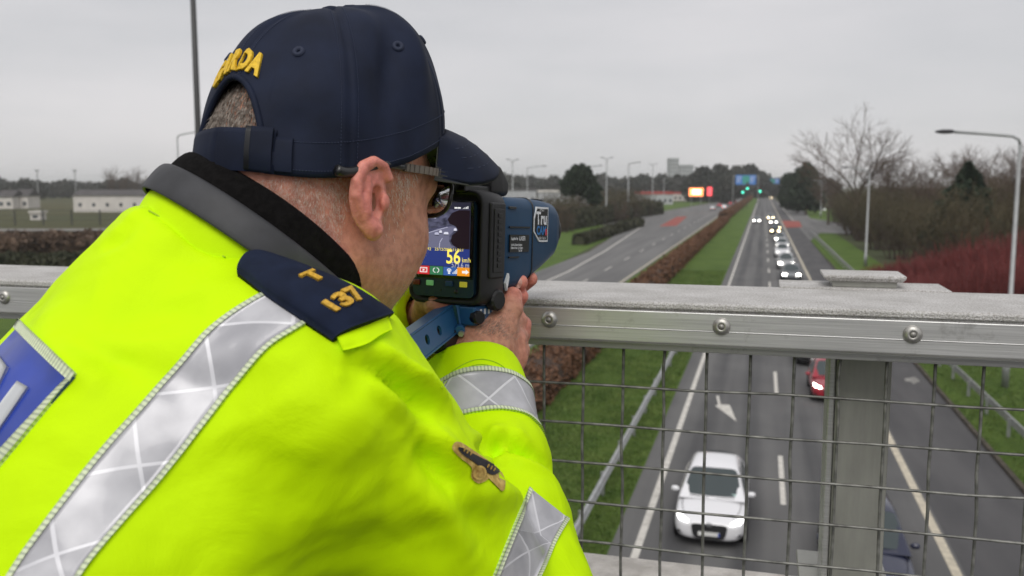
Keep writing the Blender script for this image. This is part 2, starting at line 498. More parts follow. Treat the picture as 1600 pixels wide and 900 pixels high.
def hedge(name, pts, w, h, nleaf, label, m, core, leaf=.16, cat='hedge', seed=1):
    """hedge along a polyline of (x,y)"""
    rng = np.random.default_rng(seed)
    pts = np.asarray(pts, float)
    r = empty(name, (pts[0][0], pts[0][1], 0)); tag(r, label, cat)
    o = np.array([pts[0][0], pts[0][1], 0])
    seg = np.linalg.norm(np.diff(pts, axis=0), axis=1); cum = np.concatenate([[0], np.cumsum(seg)])
    def at(s):
        return np.stack([np.interp(s, cum, pts[:, 0]), np.interp(s, cum, pts[:, 1])], -1)
    ns = max(4, int(cum[-1] / 1.5))
    s = np.linspace(0, cum[-1], ns)
    c = at(s); t = np.gradient(c, axis=0); t /= np.linalg.norm(t, axis=1)[:, None]
    nn = np.stack([t[:, 1], -t[:, 0]], -1)
    prof = np.array([(-.42, 0), (-.46, .5), (-.38, .86), (-.1, .95), (.15, .94), (.4, .84), (.46, .45), (.42, 0)])
    P = []
    for i in range(ns):
        jit = 1 + rng.normal(size=len(prof)) * .05
        P.append([(c[i][0] + nn[i][0] * a * w * j - o[0], c[i][1] + nn[i][1] * a * w * j - o[1], b * h * j) for (a, b), j in zip(prof, jit)])
    mbc = MB().grid(P)
    mbc.F.append(list(range(8))[::-1]); mbc.F.append([(ns - 1) * 8 + k for k in range(8)])
    mbc.build('branches', core, r)
    # leaves: denser near the bridge
    u = rng.uniform(0, 1, nleaf) ** 2.2 if cum[-1] > 60 else rng.uniform(0, 1, nleaf)
    sl_ = u * cum[-1]
    cc = at(sl_); ii = np.clip((u * (ns - 1)).astype(int), 0, ns - 1)
    q = rng.uniform(0, len(prof) - 1, nleaf); i0 = q.astype(int); fr_ = (q - i0)[:, None]
    ab = prof[i0] * (1 - fr_) + prof[np.minimum(i0 + 1, len(prof) - 1)] * fr_
    ab = ab * (1.0 + rng.normal(size=(nleaf, 1)) * .07)
    ab[:, 1] = np.abs(ab[:, 1])
    bump = 1 + .08 * np.sin(sl_ * 1.3) + .05 * np.sin(sl_ * 3.7 + 1)
    Pw = np.stack([cc[:, 0] + nn[ii, 0] * ab[:, 0] * w * bump - o[0], cc[:, 1] + nn[ii, 1] * ab[:, 0] * w * bump - o[1], ab[:, 1] * h * bump], -1)
    V, Fc = cards(Pw, leaf * (1 + u * 1.5), rng)
    link('foliage', pymesh('foliage', V, Fc), m, r)
    return r
hedge('beech_hedge', [(-9.1, 14), (-9.1, 120), (-9.0, 228)], 2.1, 1.25, 60000, 'long clipped brown beech hedge on the central verge', M_beech, M_beech_core, .13, seed=2)
hedge('beech_hedge', [(-9.6, 236), (-8.6, 420), (-8.0, 640)], 2.4, 1.9, 9000, 'distant length of brown hedge towards the green traffic lights', M_beech, M_beech_core, .35, seed=3)
hedge('dark_hedge', [G(905, 383)[:2], G(985, 357)[:2], G(1000, 353)[:2]], 2.0, 1.5, 6000, 'low dark hedge on the grass beside the left slip road', M_hedge_d, M_hedge_d, .3, seed=4)
hedge('dark_hedge', [G(870, 362)[:2], G(930, 352)[:2], G(985, 341)[:2], G(1030, 334)[:2]], 2.6, 3.6, 7000, 'dark hedge behind the lamp posts of the left road', M_hedge_d, M_hedge_d, .45, seed=5)
M_scrub = mat('scrub_brown', (0.07, 0.045, 0.030), 0.9, col2=(0.14, 0.09, 0.06), scale=.5, detail=6)
M_scrub_g = mat('scrub_green', (0.022, 0.028, 0.012), 0.9, col2=(0.05, 0.05, 0.025), scale=.5, detail=6)
def gp(px, py): return G(px, py)[:2]
hedge('scrub_hedge', [gp(-160, 392), gp(0, 392), gp(120, 392), gp(260, 392), gp(420, 390)], 9.0, 2.3, 45000, 'brown winter scrub hedge in front of the left field', M_scrub, M_scrub, .24, seed=6)
hedge('scrub_hedge', [gp(-160, 432), gp(0, 430), gp(120, 430), gp(260, 430)], 5.0, 1.9, 25000, 'dark green scrub just beyond the left parapet rail', M_scrub_g, M_scrub_g, .2, seed=7)
# the field beyond with its pale kerb and fence
field = sheet('field', [gp(-500, 357), gp(420, 357), gp(420, 309), gp(-500, 309)], -0.012, M_field); tag(field, kind='structure')
path_l = sheet('field_path', [gp(-300, 362.5), gp(420, 359.5), gp(420, 356.5), gp(-300, 358.5)], 0.02, M_kerb); tag(path_l, kind='structure')
# mesh fence: posts and wires
fr = empty('field_fence', tuple(G(30, 352))); tag(fr, 'tall dark post fence across the left field', 'fence')
f0, f1 = G(-200, 352), G(420, 351)
for k in range(15):
    p = f0 + (f1 - f0) * k / 14 - np.array(fr.location)
    MB().tube([(p[0], p[1], 0), (p[0], p[1], 3.4)], .16, 6).build('post', M_pole_d, fr)
for z in (1.1, 2.2, 3.3):
    MB().tube([f0 - np.array(fr.location) + (0, 0, z), f1 - np.array(fr.location) + (0, 0, z)], .035, 4).build('wire', M_pole_d, fr)

# ------------------------------------------------------------------ grass blades on the near verges
M_blade = mat('grass_blades', (0.060, 0.115, 0.016), .8, col2=(0.14, 0.20, 0.045), scale=1.2, detail=6)
def tufts(name, x0, x1, y0, y1, n, z, seed, label):
    rng = np.random.default_rng(seed)
    P = np.stack([rng.uniform(x0, x1, n), y0 + (y1 - y0) * rng.uniform(0, 1, n) ** 1.5, np.full(n, z)], -1)
    keep = (P[:, 0] < -8.05 - .0) | (P[:, 0] > -8.0) if x1 > -8 and x0 < -8 else np.ones(n, bool)
    P = P[keep]; n = len(P)
    d = rng.normal(size=(n, 3)) * np.array([.4, .4, 0]) + np.array([0, 0, 1.0]); d /= np.linalg.norm(d, axis=1)[:, None]
    s_ = np.cross(d, rng.normal(size=(n, 3))); s_ /= np.linalg.norm(s_, axis=1)[:, None]
    h = rng.uniform(.04, .13, n)[:, None] * (1 + .6 * np.sin(P[:, :1] * 1.7) * np.sin(P[:, 1:2] * .9)); w = rng.uniform(.012, .03, n)[:, None]
    V = np.stack([P - s_ * w, P + s_ * w, P + d * h], 1).reshape(-1, 3)
    o = link(name, pymesh(name, V, np.arange(n * 3).reshape(n, 3)), M_blade); tag(o, label, 'grass', kind='stuff')
tufts('grass', -8.0, -3.4, 18, 95, 90000, 0.0, 61, 'short green grass on the central verge')
tufts('grass', 7.65, 13.0, 22, 95, 50000, 0.05, 62, 'short green grass on the right verge')
# ------------------------------------------------------------------ trees
M_bark = mat('bark_grey_brown', (0.075, 0.055, 0.042), 0.9, var=.3, scale=2)
M_twig = mat('bare_twigs', (0.105, 0.075, 0.058), 0.9, var=.3, scale=.7)
M_twig_d = mat('dark_thicket_twigs', (0.072, 0.049, 0.036), 0.9, col2=(0.125, 0.086, 0.055), scale=.35, detail=5)
M_twig_o = mat('olive_thicket_twigs', (0.060, 0.052, 0.026), 0.9, col2=(0.095, 0.075, 0.042), scale=.35, detail=5)
M_conif = mat('conifer_needles', (0.012, 0.026, 0.014), 0.85, col2=(0.030, 0.048, 0.024), scale=.8, detail=5)
M_far_t = mat('far_tree_mass', (0.030, 0.036, 0.030), 0.9, col2=(0.052, 0.050, 0.040), scale=.12, detail=5)
M_dogw = mat('red_dogwood_stems', (0.115, 0.022, 0.022), 0.75, col2=(0.20, 0.040, 0.036), scale=1.2, detail=5)

def branch_set(rng, h, spread, lean=0.0, levels=4, first=.32, nmain=6, up=.55, r0=None, twig_n=3):
    """segments (p0,p1,r0,r1,level) of a bare tree"""
    segs = []
    r0 = r0 or h * .017
    def grow(p, d, ln, r, lev):
        n = 3 if lev < 2 else 2
        q = p; dd = d.copy()
        for i in range(n):
            dd = dd + rng.normal(size=3) * (.10 if lev == 0 else .17) + np.array([0, 0, .06 * up])
            dd /= np.linalg.norm(dd)
            q2 = q + dd * ln / n
            ra = r * (1 - .35 * i / n); rb = r * (1 - .35 * (i + 1) / n)
            segs.append((q, q2, ra, rb, lev))
            if lev < levels and (lev > 0 or i > 0):
                for _ in range(rng.integers(1, 3) if lev < 3 else twig_n):
                    side = np.cross(dd, rng.normal(size=3)); side /= np.linalg.norm(side) + 1e-9
                    nd = dd * rng.uniform(.45, .8) + side * rng.uniform(.5, .9) + np.array([0, 0, up * .3])
                    nd /= np.linalg.norm(nd)
                    grow(q + (q2 - q) * rng.uniform(.3, 1), nd, ln * rng.uniform(.45, .68), rb * .55, lev + 1)
            q = q2
        if lev < levels:
            for _ in range(2):
                nd = dd + rng.normal(size=3) * .35; nd /= np.linalg.norm(nd)
                grow(q, nd, ln * .6, r * .55, lev + 1)
    base = np.array([0, 0, -.1]); fork = np.array([lean, 0, h * first])
    segs.append((base, fork, r0 * 1.25, r0, 0))
    for k in range(nmain):
        a = 2 * math.pi * (k + rng.uniform(-.25, .25)) / nmain
        e = rng.uniform(.5, 1.0) * spread
        nd = np.array([math.cos(a) * e, math.sin(a) * e, rng.uniform(.75, 1.15)]); nd /= np.linalg.norm(nd)
        grow(fork - np.array([0, 0, rng.uniform(0, h * .07)]), nd, h * rng.uniform(.30, .40), r0 * .5, 1)
    return segs
def seg_mesh(name, segs, n, rmin):
    mb_V = []; mb_F = []
    c = 0
    ang = np.arange(n) * 2 * math.pi / n
    for p0, p1, ra, rb, lev in segs:
        t = p1 - p0; t = t / (np.linalg.norm(t) + 1e-9)
        a = np.array([0, 0, 1.]) if abs(t[2]) < .9 else np.array([1., 0, 0])
        u = np.cross(t, a); u /= np.linalg.norm(u); w = np.cross(t, u)
        ring = np.cos(ang)[:, None] * u + np.sin(ang)[:, None] * w
        mb_V.append(p0 + ring * max(ra, rmin)); mb_V.append(p1 + ring * max(rb, rmin * .7))
        for k in range(n):
            mb_F.append([c + k, c + (k + 1) % n, c + n + (k + 1) % n, c + n + k])
        c += 2 * n
    return pymesh(name, np.concatenate(mb_V), mb_F, smooth=n > 4)
def bare_proto(seed, h, spread, levels=4, nmain=6, rmin=.02, first=.32, up=.55, twig_n=3):
    rng = np.random.default_rng(seed)
    segs = branch_set(rng, h, spread, levels=levels, nmain=nmain, first=first, up=up, twig_n=twig_n)
    tr = seg_mesh('trunk', [s for s in segs if s[4] <= 1], 7, .03)
    cr = seg_mesh('crown', [s for s in segs if s[4] > 1], 3, rmin)
    return tr, cr
def thicket_proto(seed, h, w, nst, ntw):
    """dense many-stemmed winter thicket"""
    rng = np.random.default_rng(seed)
    stems, tw = [], []
    for k in range(nst):
        a = rng.uniform(0, 6.28); r = rng.uniform(0, .45) ** .5 * w * .6
        p = np.array([math.cos(a) * r, math.sin(a) * r, -.1]); d = np.array([math.cos(a) * .18, math.sin(a) * .18, 1.0]) + rng.normal(size=3) * .12
        hh = h * rng.uniform(.6, 1.0) * (1 - .25 * (r / w) ** 2)
        n = 5; q = p
        for i in range(n):
            d = d + rng.normal(size=3) * .10; d /= np.linalg.norm(d)
            q2 = q + d * hh / n
            (stems if i < 3 else tw).append((q, q2, h * .008 * (1 - i / n) + .015, h * .008 * (1 - (i + 1) / n) + .012, 0))
            if i > 0:
                for _ in range(ntw):
                    side = rng.normal(size=3); side[2] = abs(side[2]) * .8 + .3; side /= np.linalg.norm(side)
                    b = q + (q2 - q) * rng.uniform(0, 1)
                    e = b + side * h * rng.uniform(.06, .17)
                    tw.append((b, e, .022, .012, 2))
                    for _ in range(2):
                        s2 = side + rng.normal(size=3) * .5; s2 /= np.linalg.norm(s2)
                        b2 = b + (e - b) * rng.uniform(.4, 1)
                        tw.append((b2, b2 + s2 * h * rng.uniform(.04, .10), .016, .010, 2))
            q = q2
    return seg_mesh('trunk', stems, 5, .03), seg_mesh('crown', tw, 3, .016)
def leafy_proto(seed, lobes, n, leaf, trunk_h, tr_r):
    rng = np.random.default_rng(seed)
    P = []
    tot = sum(l[3] * l[4] for l in lobes)
    for (x, y, z, rx, rz) in lobes:
        k = int(n * rx * rz / tot)
        d = rng.normal(size=(k, 3)); d /= np.linalg.norm(d, axis=1)[:, None]
        rad = rng.uniform(.35, 1, (k, 1)) ** .5
        d = d * rad * (1 + .22 * np.sin(d[:, :1] * 9 + x) * np.cos(d[:, 2:] * 7 + z))
        P.append(np.array([x, y, z]) + d * np.array([rx, rx, rz]))
    V, Fc = cards(np.concatenate(P), leaf, rng)
    tr = MB().tube([(0, 0, -.2), (0, 0, trunk_h * .5), (.1, 0, trunk_h)], [tr_r, tr_r * .8, tr_r * .4], 7)
    for (x, y, z, rx, rz) in lobes[:4]:
        tr.tube([(0, 0, trunk_h * .5), (x * .6, y * .6, z * .85)], [tr_r * .5, tr_r * .15], 5)
    return tr.mesh('trunk'), pymesh('crown', V, Fc)
def conifer_proto(seed, h, w, n, leaf):
    rng = np.random.default_rng(seed)
    P = []
    t = rng.uniform(.06, 1, n) ** .75
    lay = .5 + .5 * np.abs(np.sin(t * 26 + rng.normal(size=n) * .25))
    a = rng.uniform(0, 6.28, n)
    r = w * (1 - t) ** .8 * lay * rng.uniform(.4, 1, n) ** .5 * (1 + .25 * np.sin(a * 3 + t * 9))
    P = np.stack([np.cos(a) * r, np.sin(a) * r, t * h - r * .18], -1)
    V, Fc = cards(P, leaf, rng)
    tr = MB().tube([(0, 0, -.2), (0, 0, h * .9)], [h * .02, h * .004], 6)
    return tr.mesh('trunk'), pymesh('crown', V, Fc)
ORD = ['leftmost', 'second from the left', 'third from the left', 'fourth from the left', 'fifth from the left', 'sixth from the left', 'seventh from the left', 'eighth from the left', 'ninth from the left', 'tenth from the left', 'eleventh from the left']
def ranks(xs):
    o = sorted(range(len(xs)), key=lambda i: xs[i]); r = [0] * len(xs)
    for k, i in enumerate(o): r[i] = k
    return r
def put_tree(name, proto, xy, label, mt, mc, group=None, s=1.0, rz=0.0, sz=None, cat='tree', z=0.0):
    tr, cr = proto
    r = empty(name, (xy[0], xy[1], z), rz); tag(r, label, cat, group)
    r.scale = (s, s, sz or s)
    if name == 'thicket_tree':
        link('stems', tr, mt, r)['kind'] = 'stuff'; link('crown', cr, mc, r)['kind'] = 'stuff'
    else:
        link('trunk', tr, mt, r); link('crown', cr, mc, r)
    return r
big = bare_proto(11, 20.5, .80, levels=4, nmain=6, rmin=.026, first=.34, up=.5, twig_n=2)
put_tree('bare_tree', big, K(1340, 290, 150), 'tall spreading bare tree above the right-hand woodland', M_bark, M_twig, s=.92, sz=.98)
sp = bare_proto(12, 14.0, .5, levels=4, nmain=5, rmin=.018, up=.9, twig_n=2)
sp2 = bare_proto(13, 13.0, .6, levels=4, nmain=6, rmin=.018, up=.8, twig_n=2)
thA = thicket_proto(21, 9.0, 7.0, 46, 6)
thB = thicket_proto(22, 8.4, 6.0, 42, 6)
thC = thicket_proto(23, 6.0, 6.0, 30, 6)
wr = np.random.default_rng(5)
wood = []
for k in range(30):                       # front rank along the verge, nearest first
    y = 62 + k * 6.0 + wr.uniform(-1.5, 1.5)
    x = 17.2 + (k % 3) * 3.2 + wr.uniform(-.8, .8) + max(0, (80 - y)) * .25
    wood.append((x, y, [thA, thB, thC][k % 3], [M_twig_d, M_twig_o, M_twig_d][wr.integers(0, 3)], wr.uniform(.8, 1.05)))
for k in range(22):                       # second rank, taller
    y = 70 + k * 9.5; x = 30 + (k % 2) * 7 + wr.uniform(-2, 2)
    wood.append((x, y, [thA, thB][k % 2], [M_twig_d, M_twig_o][k % 2], wr.uniform(1.0, 1.22)))
for k in range(14):
    y = 75 + k * 14; x = 48 + (k % 2) * 9 + wr.uniform(-2, 2)
    wood.append((x, y, [thA, thB][k % 2], M_twig_d, wr.uniform(1.1, 1.35)))
for i, (x, y, pr, m, s) in enumerate(wood):
    put_tree('thicket_tree', pr, (x, y), 'bare brown winter thicket tree in the woodland right of the road', M_bark, m, 'winter thicket trees of the right-hand woodland', s, wr.uniform(0, 6.28))
sl_t = [(1420, 150, .95), (1452, 130, .9), (1478, 140, 1.0), (1500, 120, .92), (1538, 125, 1.0), (1562, 110, .9), (1588, 115, .95), (1610, 105, 1.0), (1385, 170, .95), (1296, 200, .9)]
sl_r = ranks([t[0] for t in sl_t])
for i, (px, d, s) in enumerate(sl_t):
    p = K(px, 290, d)
    put_tree('slender_tree', [sp, sp2][i % 2], p, 'slender bare tree above the right-hand thicket, ' + ORD[sl_r[i]], M_bark, M_twig, 'slender bare trees above the thicket', s, i * 1.3)
con = conifer_proto(31, 11.0, 6.0, 11000, .6)
p = K(1512, 290, 92)
put_tree('conifer', con, p, 'dark green conifer among bare brown thickets by the lamp post', M_bark, M_conif)
conB = leafy_proto(32, [(0, 0, 9, 3.5, 6), (2, 1, 5, 3.6, 4), (-2.5, 0, 5, 3.2, 4), (0, -1, 12.5, 2.2, 3)], 6000, .8, 8, .4)
cg = ['tall dark evergreen tree, rightmost of the clump by the slip road', 'dark evergreen tree, middle of the clump by the slip road', 'lower dark evergreen tree, leftmost of the clump by the slip road']
for i, (px, d, s) in enumerate([(1261, 270, 1.0), (1247, 290, .92), (1232, 320, .85)]):
    put_tree('evergreen_tree', conB, K(px, 290, d), cg[i], M_bark, M_conif, 'evergreens by the slip road', s, i * 2.0)
# red dogwood below the woodland
def dogwood(seed, w, h, n):
    rng = np.random.default_rng(seed)
    segs = []
    for k in range(n):
        a = rng.uniform(0, 6.28); r = rng.uniform(0, 1) ** .5 * w * .62
        p = np.array([math.cos(a) * r, math.sin(a) * r, 0]); d = np.array([math.cos(a) * .35 * r / w, math.sin(a) * .35 * r / w, 1]) + rng.normal(size=3) * .16
        d /= np.linalg.norm(d); L_ = h * rng.uniform(.65, 1.0) * (1 - .3 * (r / w) ** 2)
        m_ = p + d * L_ * .6; e = m_ + (d + rng.normal(size=3) * .2) * L_ * .4
        segs += [(p, m_, .022, .017, 0), (m_, e, .017, .009, 0)]
        for _ in range(2):
            b = p + (m_ - p) * rng.uniform(.4, 1); s2 = d + rng.normal(size=3) * .4
            segs.append((b, b + s2 * L_ * .35, .014, .008, 0))
    return seg_mesh('stems', segs, 3, .012)
dw = dogwood(41, 3.2, 3.0, 900)
dw_spots = [(1425, 62, .9), (1470, 56, 1.0), (1515, 52, 1.05), (1560, 49, 1.1), (1605, 50, 1.15), (1450, 70, 1.0), (1500, 66, 1.1), (1550, 62, 1.25), (1600, 60, 1.3), (1400, 74, .8)]
dw_r = ranks([t[0] for t in dw_spots])
for i, (px, d, s) in enumerate(dw_spots):
    r = empty('dogwood_bush', tuple(K(px, 290, d) * np.array([1, 1, 0]) + np.array([0, 0, 0.05])), i * 1.1)
    r.scale = (s * 1.15, s * 1.15, s * (.95 + .50 * (px - 1400) / 200))
    tag(r, 'dark red dogwood bush below the right-hand woodland, ' + ORD[dw_r[i]], 'bush', 'red dogwood bushes')
    link('stems', dw, M_dogw, r)
# left of the road
pine = leafy_proto(33, [(0, 0, 12, 5.0, 3.4), (3, 1, 9.5, 4.0, 3), (-3.2, 0, 10, 3.6, 2.8), (1, -2, 13.5, 3.5, 2.4), (5, 0, 7, 2.5, 2)], 7000, .75, 11, .45)
put_tree('pine_tree', pine, K(906, 290, 205), 'broad dark pine standing over the left junction', M_bark, M_conif, s=.68, sz=.86)
sh = [(872, 215, thA, .9), (888, 190, thB, .85), (915, 230, thA, .95), (940, 240, thB, .9), (962, 250, thA, 1.0), (985, 240, thB, 1.05), (1005, 260, thA, .8), (935, 205, thC, .9), (880, 170, thC, .9), (850, 180, thB, .8), (965, 215, thC, .9)]
sh_r = ranks([t[0] for t in sh])
for i, (px, d, pr, s) in enumerate(sh):
    put_tree('thicket_tree', pr, K(px, 290, d), 'bare brown scrubby tree behind the left slip road, ' + ORD[sh_r[i]], M_bark, [M_twig_d, M_twig_o][i % 2], 'scrubby trees behind the left slip road', s, i * .9)
# trees round the far end of the road
farA = leafy_proto(51, [(0, 0, 9, 7, 6), (6, 0, 6.5, 5, 5), (-6, 0, 7, 5, 5), (1, 0, 13, 4, 4), (-4, 0, 3, 5, 3), (5, 0, 3, 5, 3)], 2600, 1.5, 8, .5)
farB = leafy_proto(52, [(0, 0, 6, 8, 5), (8, 0, 5, 6, 4.4), (-8, 0, 5.5, 6, 4.8), (3, 0, 9, 4, 3)], 2200, 1.6, 5, .5)
ends = [(1100, 480, 1.15, 'dark tree clump behind the orange display board'), (1122, 500, 1.25, 'dark clump of trees, the leftmost peak behind the blue gantry sign'), (1150, 620, 1.35, 'dark rounded trees left above the blue gantry sign'), (1172, 640, 1.45, 'dark rounded trees right behind the blue gantry sign'), (1190, 700, 1.2, 'dark trees at the right edge of the gantry clump'), (1133, 440, .8, 'low dark tree beside the far hedge')]
for px, d, s, lb in ends:
    put_tree('far_tree', farA, K(px, 290, d), lb, M_bark, M_far_t, 'trees at the far end of the road', s, px * .7)
fr_ = np.random.default_rng(9)
k = 0
xs_ = list(range(-40, 480, 26)) + list(range(740, 1110, 22)) + list(range(1205, 1300, 22))
for px in xs_:
    d = fr_.uniform(560, 820); s = fr_.uniform(.9, 1.35) * (.85 if 0 < px < 470 else 1.1)
    put_tree('skyline_tree', farB, K(px + fr_.uniform(-6, 6), 290, d), 'hazy dark tree in the belt along the skyline', M_bark, M_far_t, 'trees of the skyline belt', s, fr_.uniform(0, 6))
for px, d, s in [(178, 420, .95), (196, 430, .75), (215, 425, .95)]:
    put_tree('round_bare_tree', sp2, K(px, 290, d), 'bare round-headed tree above the long white building, ' + {178: 'leftmost', 196: 'middle', 215: 'rightmost'}[px], M_bark, M_twig, 'bare trees above the white building', s * 1.35, px)

# ------------------------------------------------------------------ buildings
M_wwall = mat('white_render_wall', (0.62, 0.59, 0.55), .85, var=.08, scale=.3)
M_wwall2 = mat('grey_cladding', (0.42, 0.43, 0.44), .7, var=.08, scale=.2)
M_roof = mat('dark_slate_roof', (0.07, 0.065, 0.065), .8, var=.2, scale=.4)
M_pane = mat('window_glass', (0.06, 0.07, 0.08), .15)
M_tower = mat('tower_concrete', (0.40, 0.42, 0.42), .8, var=.08, scale=.05)
M_redroof = mat('red_fascia', (0.38, 0.05, 0.045), .6)
def building(name, px0, px1, d, ztop, label, mw, mr, depth=12, pitched=True, nwin=6, base=0.0, wz=(1.2, 2.6), roof_h=2.2, rows=1, wscale=.5):
    a, b = K(px0, 290, d), K(px1, 290, d)
    a[2] = b[2] = base
    L_ = np.linalg.norm(b - a)
    r = empty(name, tuple((a + b) / 2), math.atan2(b[1] - a[1], b[0] - a[0])); tag(r, label, 'building')
    MB().box(-L_ / 2, L_ / 2, 0, depth, 0, ztop).build('wall', mw, r)
    if pitched:
        MB().prism([(-.5, ztop), (depth + .5, ztop), (depth / 2, ztop + roof_h)], -L_ / 2 - .4, L_ / 2 + .4, lambda x, y, h: (h, x, y)).build('roof', mr, r)
    else:
        MB().box(-L_ / 2 - .3, L_ / 2 + .3, -.3, depth + .3, ztop + .003, ztop + roof_h).build('roof', mr, r)
    for rw in range(rows):
        for k in range(nwin):
            x = -L_ / 2 + L_ * (k + .5) / nwin; w = L_ / nwin * wscale / 2
            z0 = wz[0] + rw * (ztop / rows); z1 = wz[1] + rw * (ztop / rows)
            MB().box(x - w, x + w, -.06, .05, z0, z1).build('window', M_pane, r)
    return r
building('long_building', 113, 262, 300, 5.6, 'long low white building at the far edge of the left field', M_wwall, M_roof, nwin=7, roof_h=1.8, wz=(1.8, 3.0), wscale=.22)
building('house', -6, 18, 340, 4.6, 'white house, leftmost on the far side of the field', M_wwall, M_roof, 9, nwin=2, roof_h=2.5)
building('house', 20, 42, 345, 4.8, 'white gabled house second from the left beyond the field', M_wwall, M_roof, 9, nwin=2, roof_h=2.6)
building('house', -60, -14, 350, 4.8, 'white house at the left picture edge beyond the field', M_wwall, M_roof, 9, nwin=3, roof_h=2.6)
building('shed', 44, 60, 230, 1.8, 'small white shed out on the left field', M_wwall, M_wwall, 3, nwin=1, roof_h=.5, wz=(.5, 1.2), pitched=False)
building('tower_block', 1046, 1060, 900, 35, 'pale tower block, the taller left one of the distant pair', M_tower, M_tower, 16, False, 3, roof_h=1.2, rows=10, wz=(1, 2.4))
building('tower_block', 1062, 1083, 930, 29, 'pale tower block, the wider right one of the distant pair', M_tower, M_tower, 18, False, 5, roof_h=1.2, rows=8, wz=(1, 2.4))
building('warehouse', 1002, 1052, 420, 4.8, 'low pale retail shed with a red fascia', M_wwall2, M_redroof, 20, False, 6, roof_h=1.1, wz=(1, 2.5))
building('warehouse', 842, 925, 430, 5.6, 'wide pale warehouse left of the dark pine', M_wwall2, M_wwall, 24, False, 7, roof_h=1.0, wz=(1, 2.5))
building('warehouse', 780, 838, 470, 6.2, 'grey warehouse beyond the speed camera', M_wwall2, M_roof, 24, False, 5, roof_h=1.0, wz=(1, 2.5))
building('warehouse', 1052, 1082, 520, 4.0, 'far low shed beside the orange display board', M_wwall, M_redroof, 20, False, 4, roof_h=1.0, wz=(1, 2.3))

# ------------------------------------------------------------------ lamp posts, poles, signs
M_lamp_head = mat('lamp_head_dark', (0.035, 0.035, 0.04), .5)
def lamp_post(xy, h, arm, ang, label, r=.09, m=None, z=0.0, rise=.35, group=None, double=False):
    o = empty('lamp_post', (xy[0], xy[1], z)); tag(o, label, 'lamp post', group)
    m = m or M_pole
    MB().tube([(0, 0, 0), (0, 0, 1.4), (0, 0, 1.45), (0, 0, h - .35)], [r * 1.5, r * 1.5, r, r * .75], 10).build('pole', m, o, smooth=True)
    for sgn in ((1, -1) if double else (1,)):
        dx, dy = math.cos(ang) * sgn, math.sin(ang) * sgn
        pts = [(0, 0, h - .4), (dx * .06, dy * .06, h - .15), (dx * .3, dy * .3, h), (dx * arm * .5, dy * arm * .5, h + rise * .5), (dx * arm, dy * arm, h + rise)]
        MB().tube(pts, r * .62, 8).build('arm', m, o, smooth=True)
        hd = MB()
        P = []
        for t, w, hh in [(0, .07, .06), (.12, .16, .09), (.45, .17, .10), (.7, .10, .05), (.75, .02, .02)]:
            c = np.array([dx * (arm + t), dy * (arm + t), h + rise + .02])
            s = np.array([-dy, dx, 0])
            P.append([c + s * w * math.cos(a) + np.array([0, 0, hh * math.sin(a)]) for a in np.linspace(0, 2 * math.pi, 9)])
        hd.grid(P).build('lamp_head', M_lamp_head, o, smooth=True)
    return o
g0 = G(1570, 607)
lamp_post(g0, 8.8 + 66 / F * 44, 2.6, math.pi, 'tall street lamp in front of the red dogwood, arm over the road', .10, rise=.22)
lamp_post(G(1352, 417), 10.4, 2.2, math.pi, 'street lamp before the thicket, head hidden against the woodland', .12)
lamp_post(G(1271, 330), 12, 2.4, math.pi, 'street lamp beside the dark evergreens at the slip road', .16)
lamp_post(G(1282, 340), 10, 2.4, math.pi, 'shorter street lamp right of the dark evergreens', .13)
lamp_post(G(918, 349), 8.8 + 28 / F * 214, 2.6, R_(10), 'street lamp over the left slip road before the dark pine', .17)
lamp_post(G(947, 348), 8.8 + 40 / F * 218, .8, R_(15), 'double-headed floodlight mast right of the dark pine', .15, double=True)
lamp_post(G(981, 341), 8.8 + 33 / F * 250, 2.6, R_(10), 'street lamp with thick upper sleeve left of the junction', .20)
lamp_post(G(1019, 330), 8.8 + 33 / F * 300, .8, R_(15), 'double-headed floodlight mast before the retail shed', .16, double=True)
lamp_post(G(1037, 322), 8.8 + 12 / F * 380, 3, R_(15), 'small lamp post between retail shed and tower blocks', .16)
lamp_post(K(824, 290, 200) * np.array([1, 1, 0]), 8.8 + 28 / F * 200, 3.5, R_(15), 'street lamp with long arm just right of the speed camera', .13)
lamp_post(K(801, 290, 210) * np.array([1, 1, 0]), 8.8 + 38 / F * 210, .8, R_(15), 'double-headed floodlight mast behind the speed camera', .16, double=True)
lamp_post(K(280, 290, 95) * np.array([1, 1, 0]), 8.8 + 78 / F * 95, 2.2, R_(15), 'pale street lamp behind the collar of the officer', .11)
o = empty('mast', tuple(K(313, 290, 34) * np.array([1, 1, 0]))); tag(o, 'tall dark mast rising behind the cap', 'pole')
MB().tube([(0, 0, 0), (0, 0, 9), (0, 0, 19)], [.16, .12, .09], 12).build('shaft', M_pole_d, o, smooth=True)
MB().tube([(0, 0, 0), (0, 0, .05)], .3, 8).build('base_plate', M_pole_d, o)
for px, d, h in [(59, 400, 8.8 + 24 / F * 400), (118, 400, 8.8 + 24 / F * 400)]:
    o = empty('field_mast', tuple(K(px, 290, d) * np.array([1, 1, 0]))); tag(o, 'thin floodlight mast, %s of the pair above the field' % ('left' if px < 100 else 'right'), 'pole', 'masts above the field')
    MB().tube([(0, 0, 0), (0, 0, h)], .22, 6).build('shaft', M_pole, o); MB().box(-1.0, 1.0, -.2, .2, h - .5, h + .1).build('lamp_bar', M_pole, o)
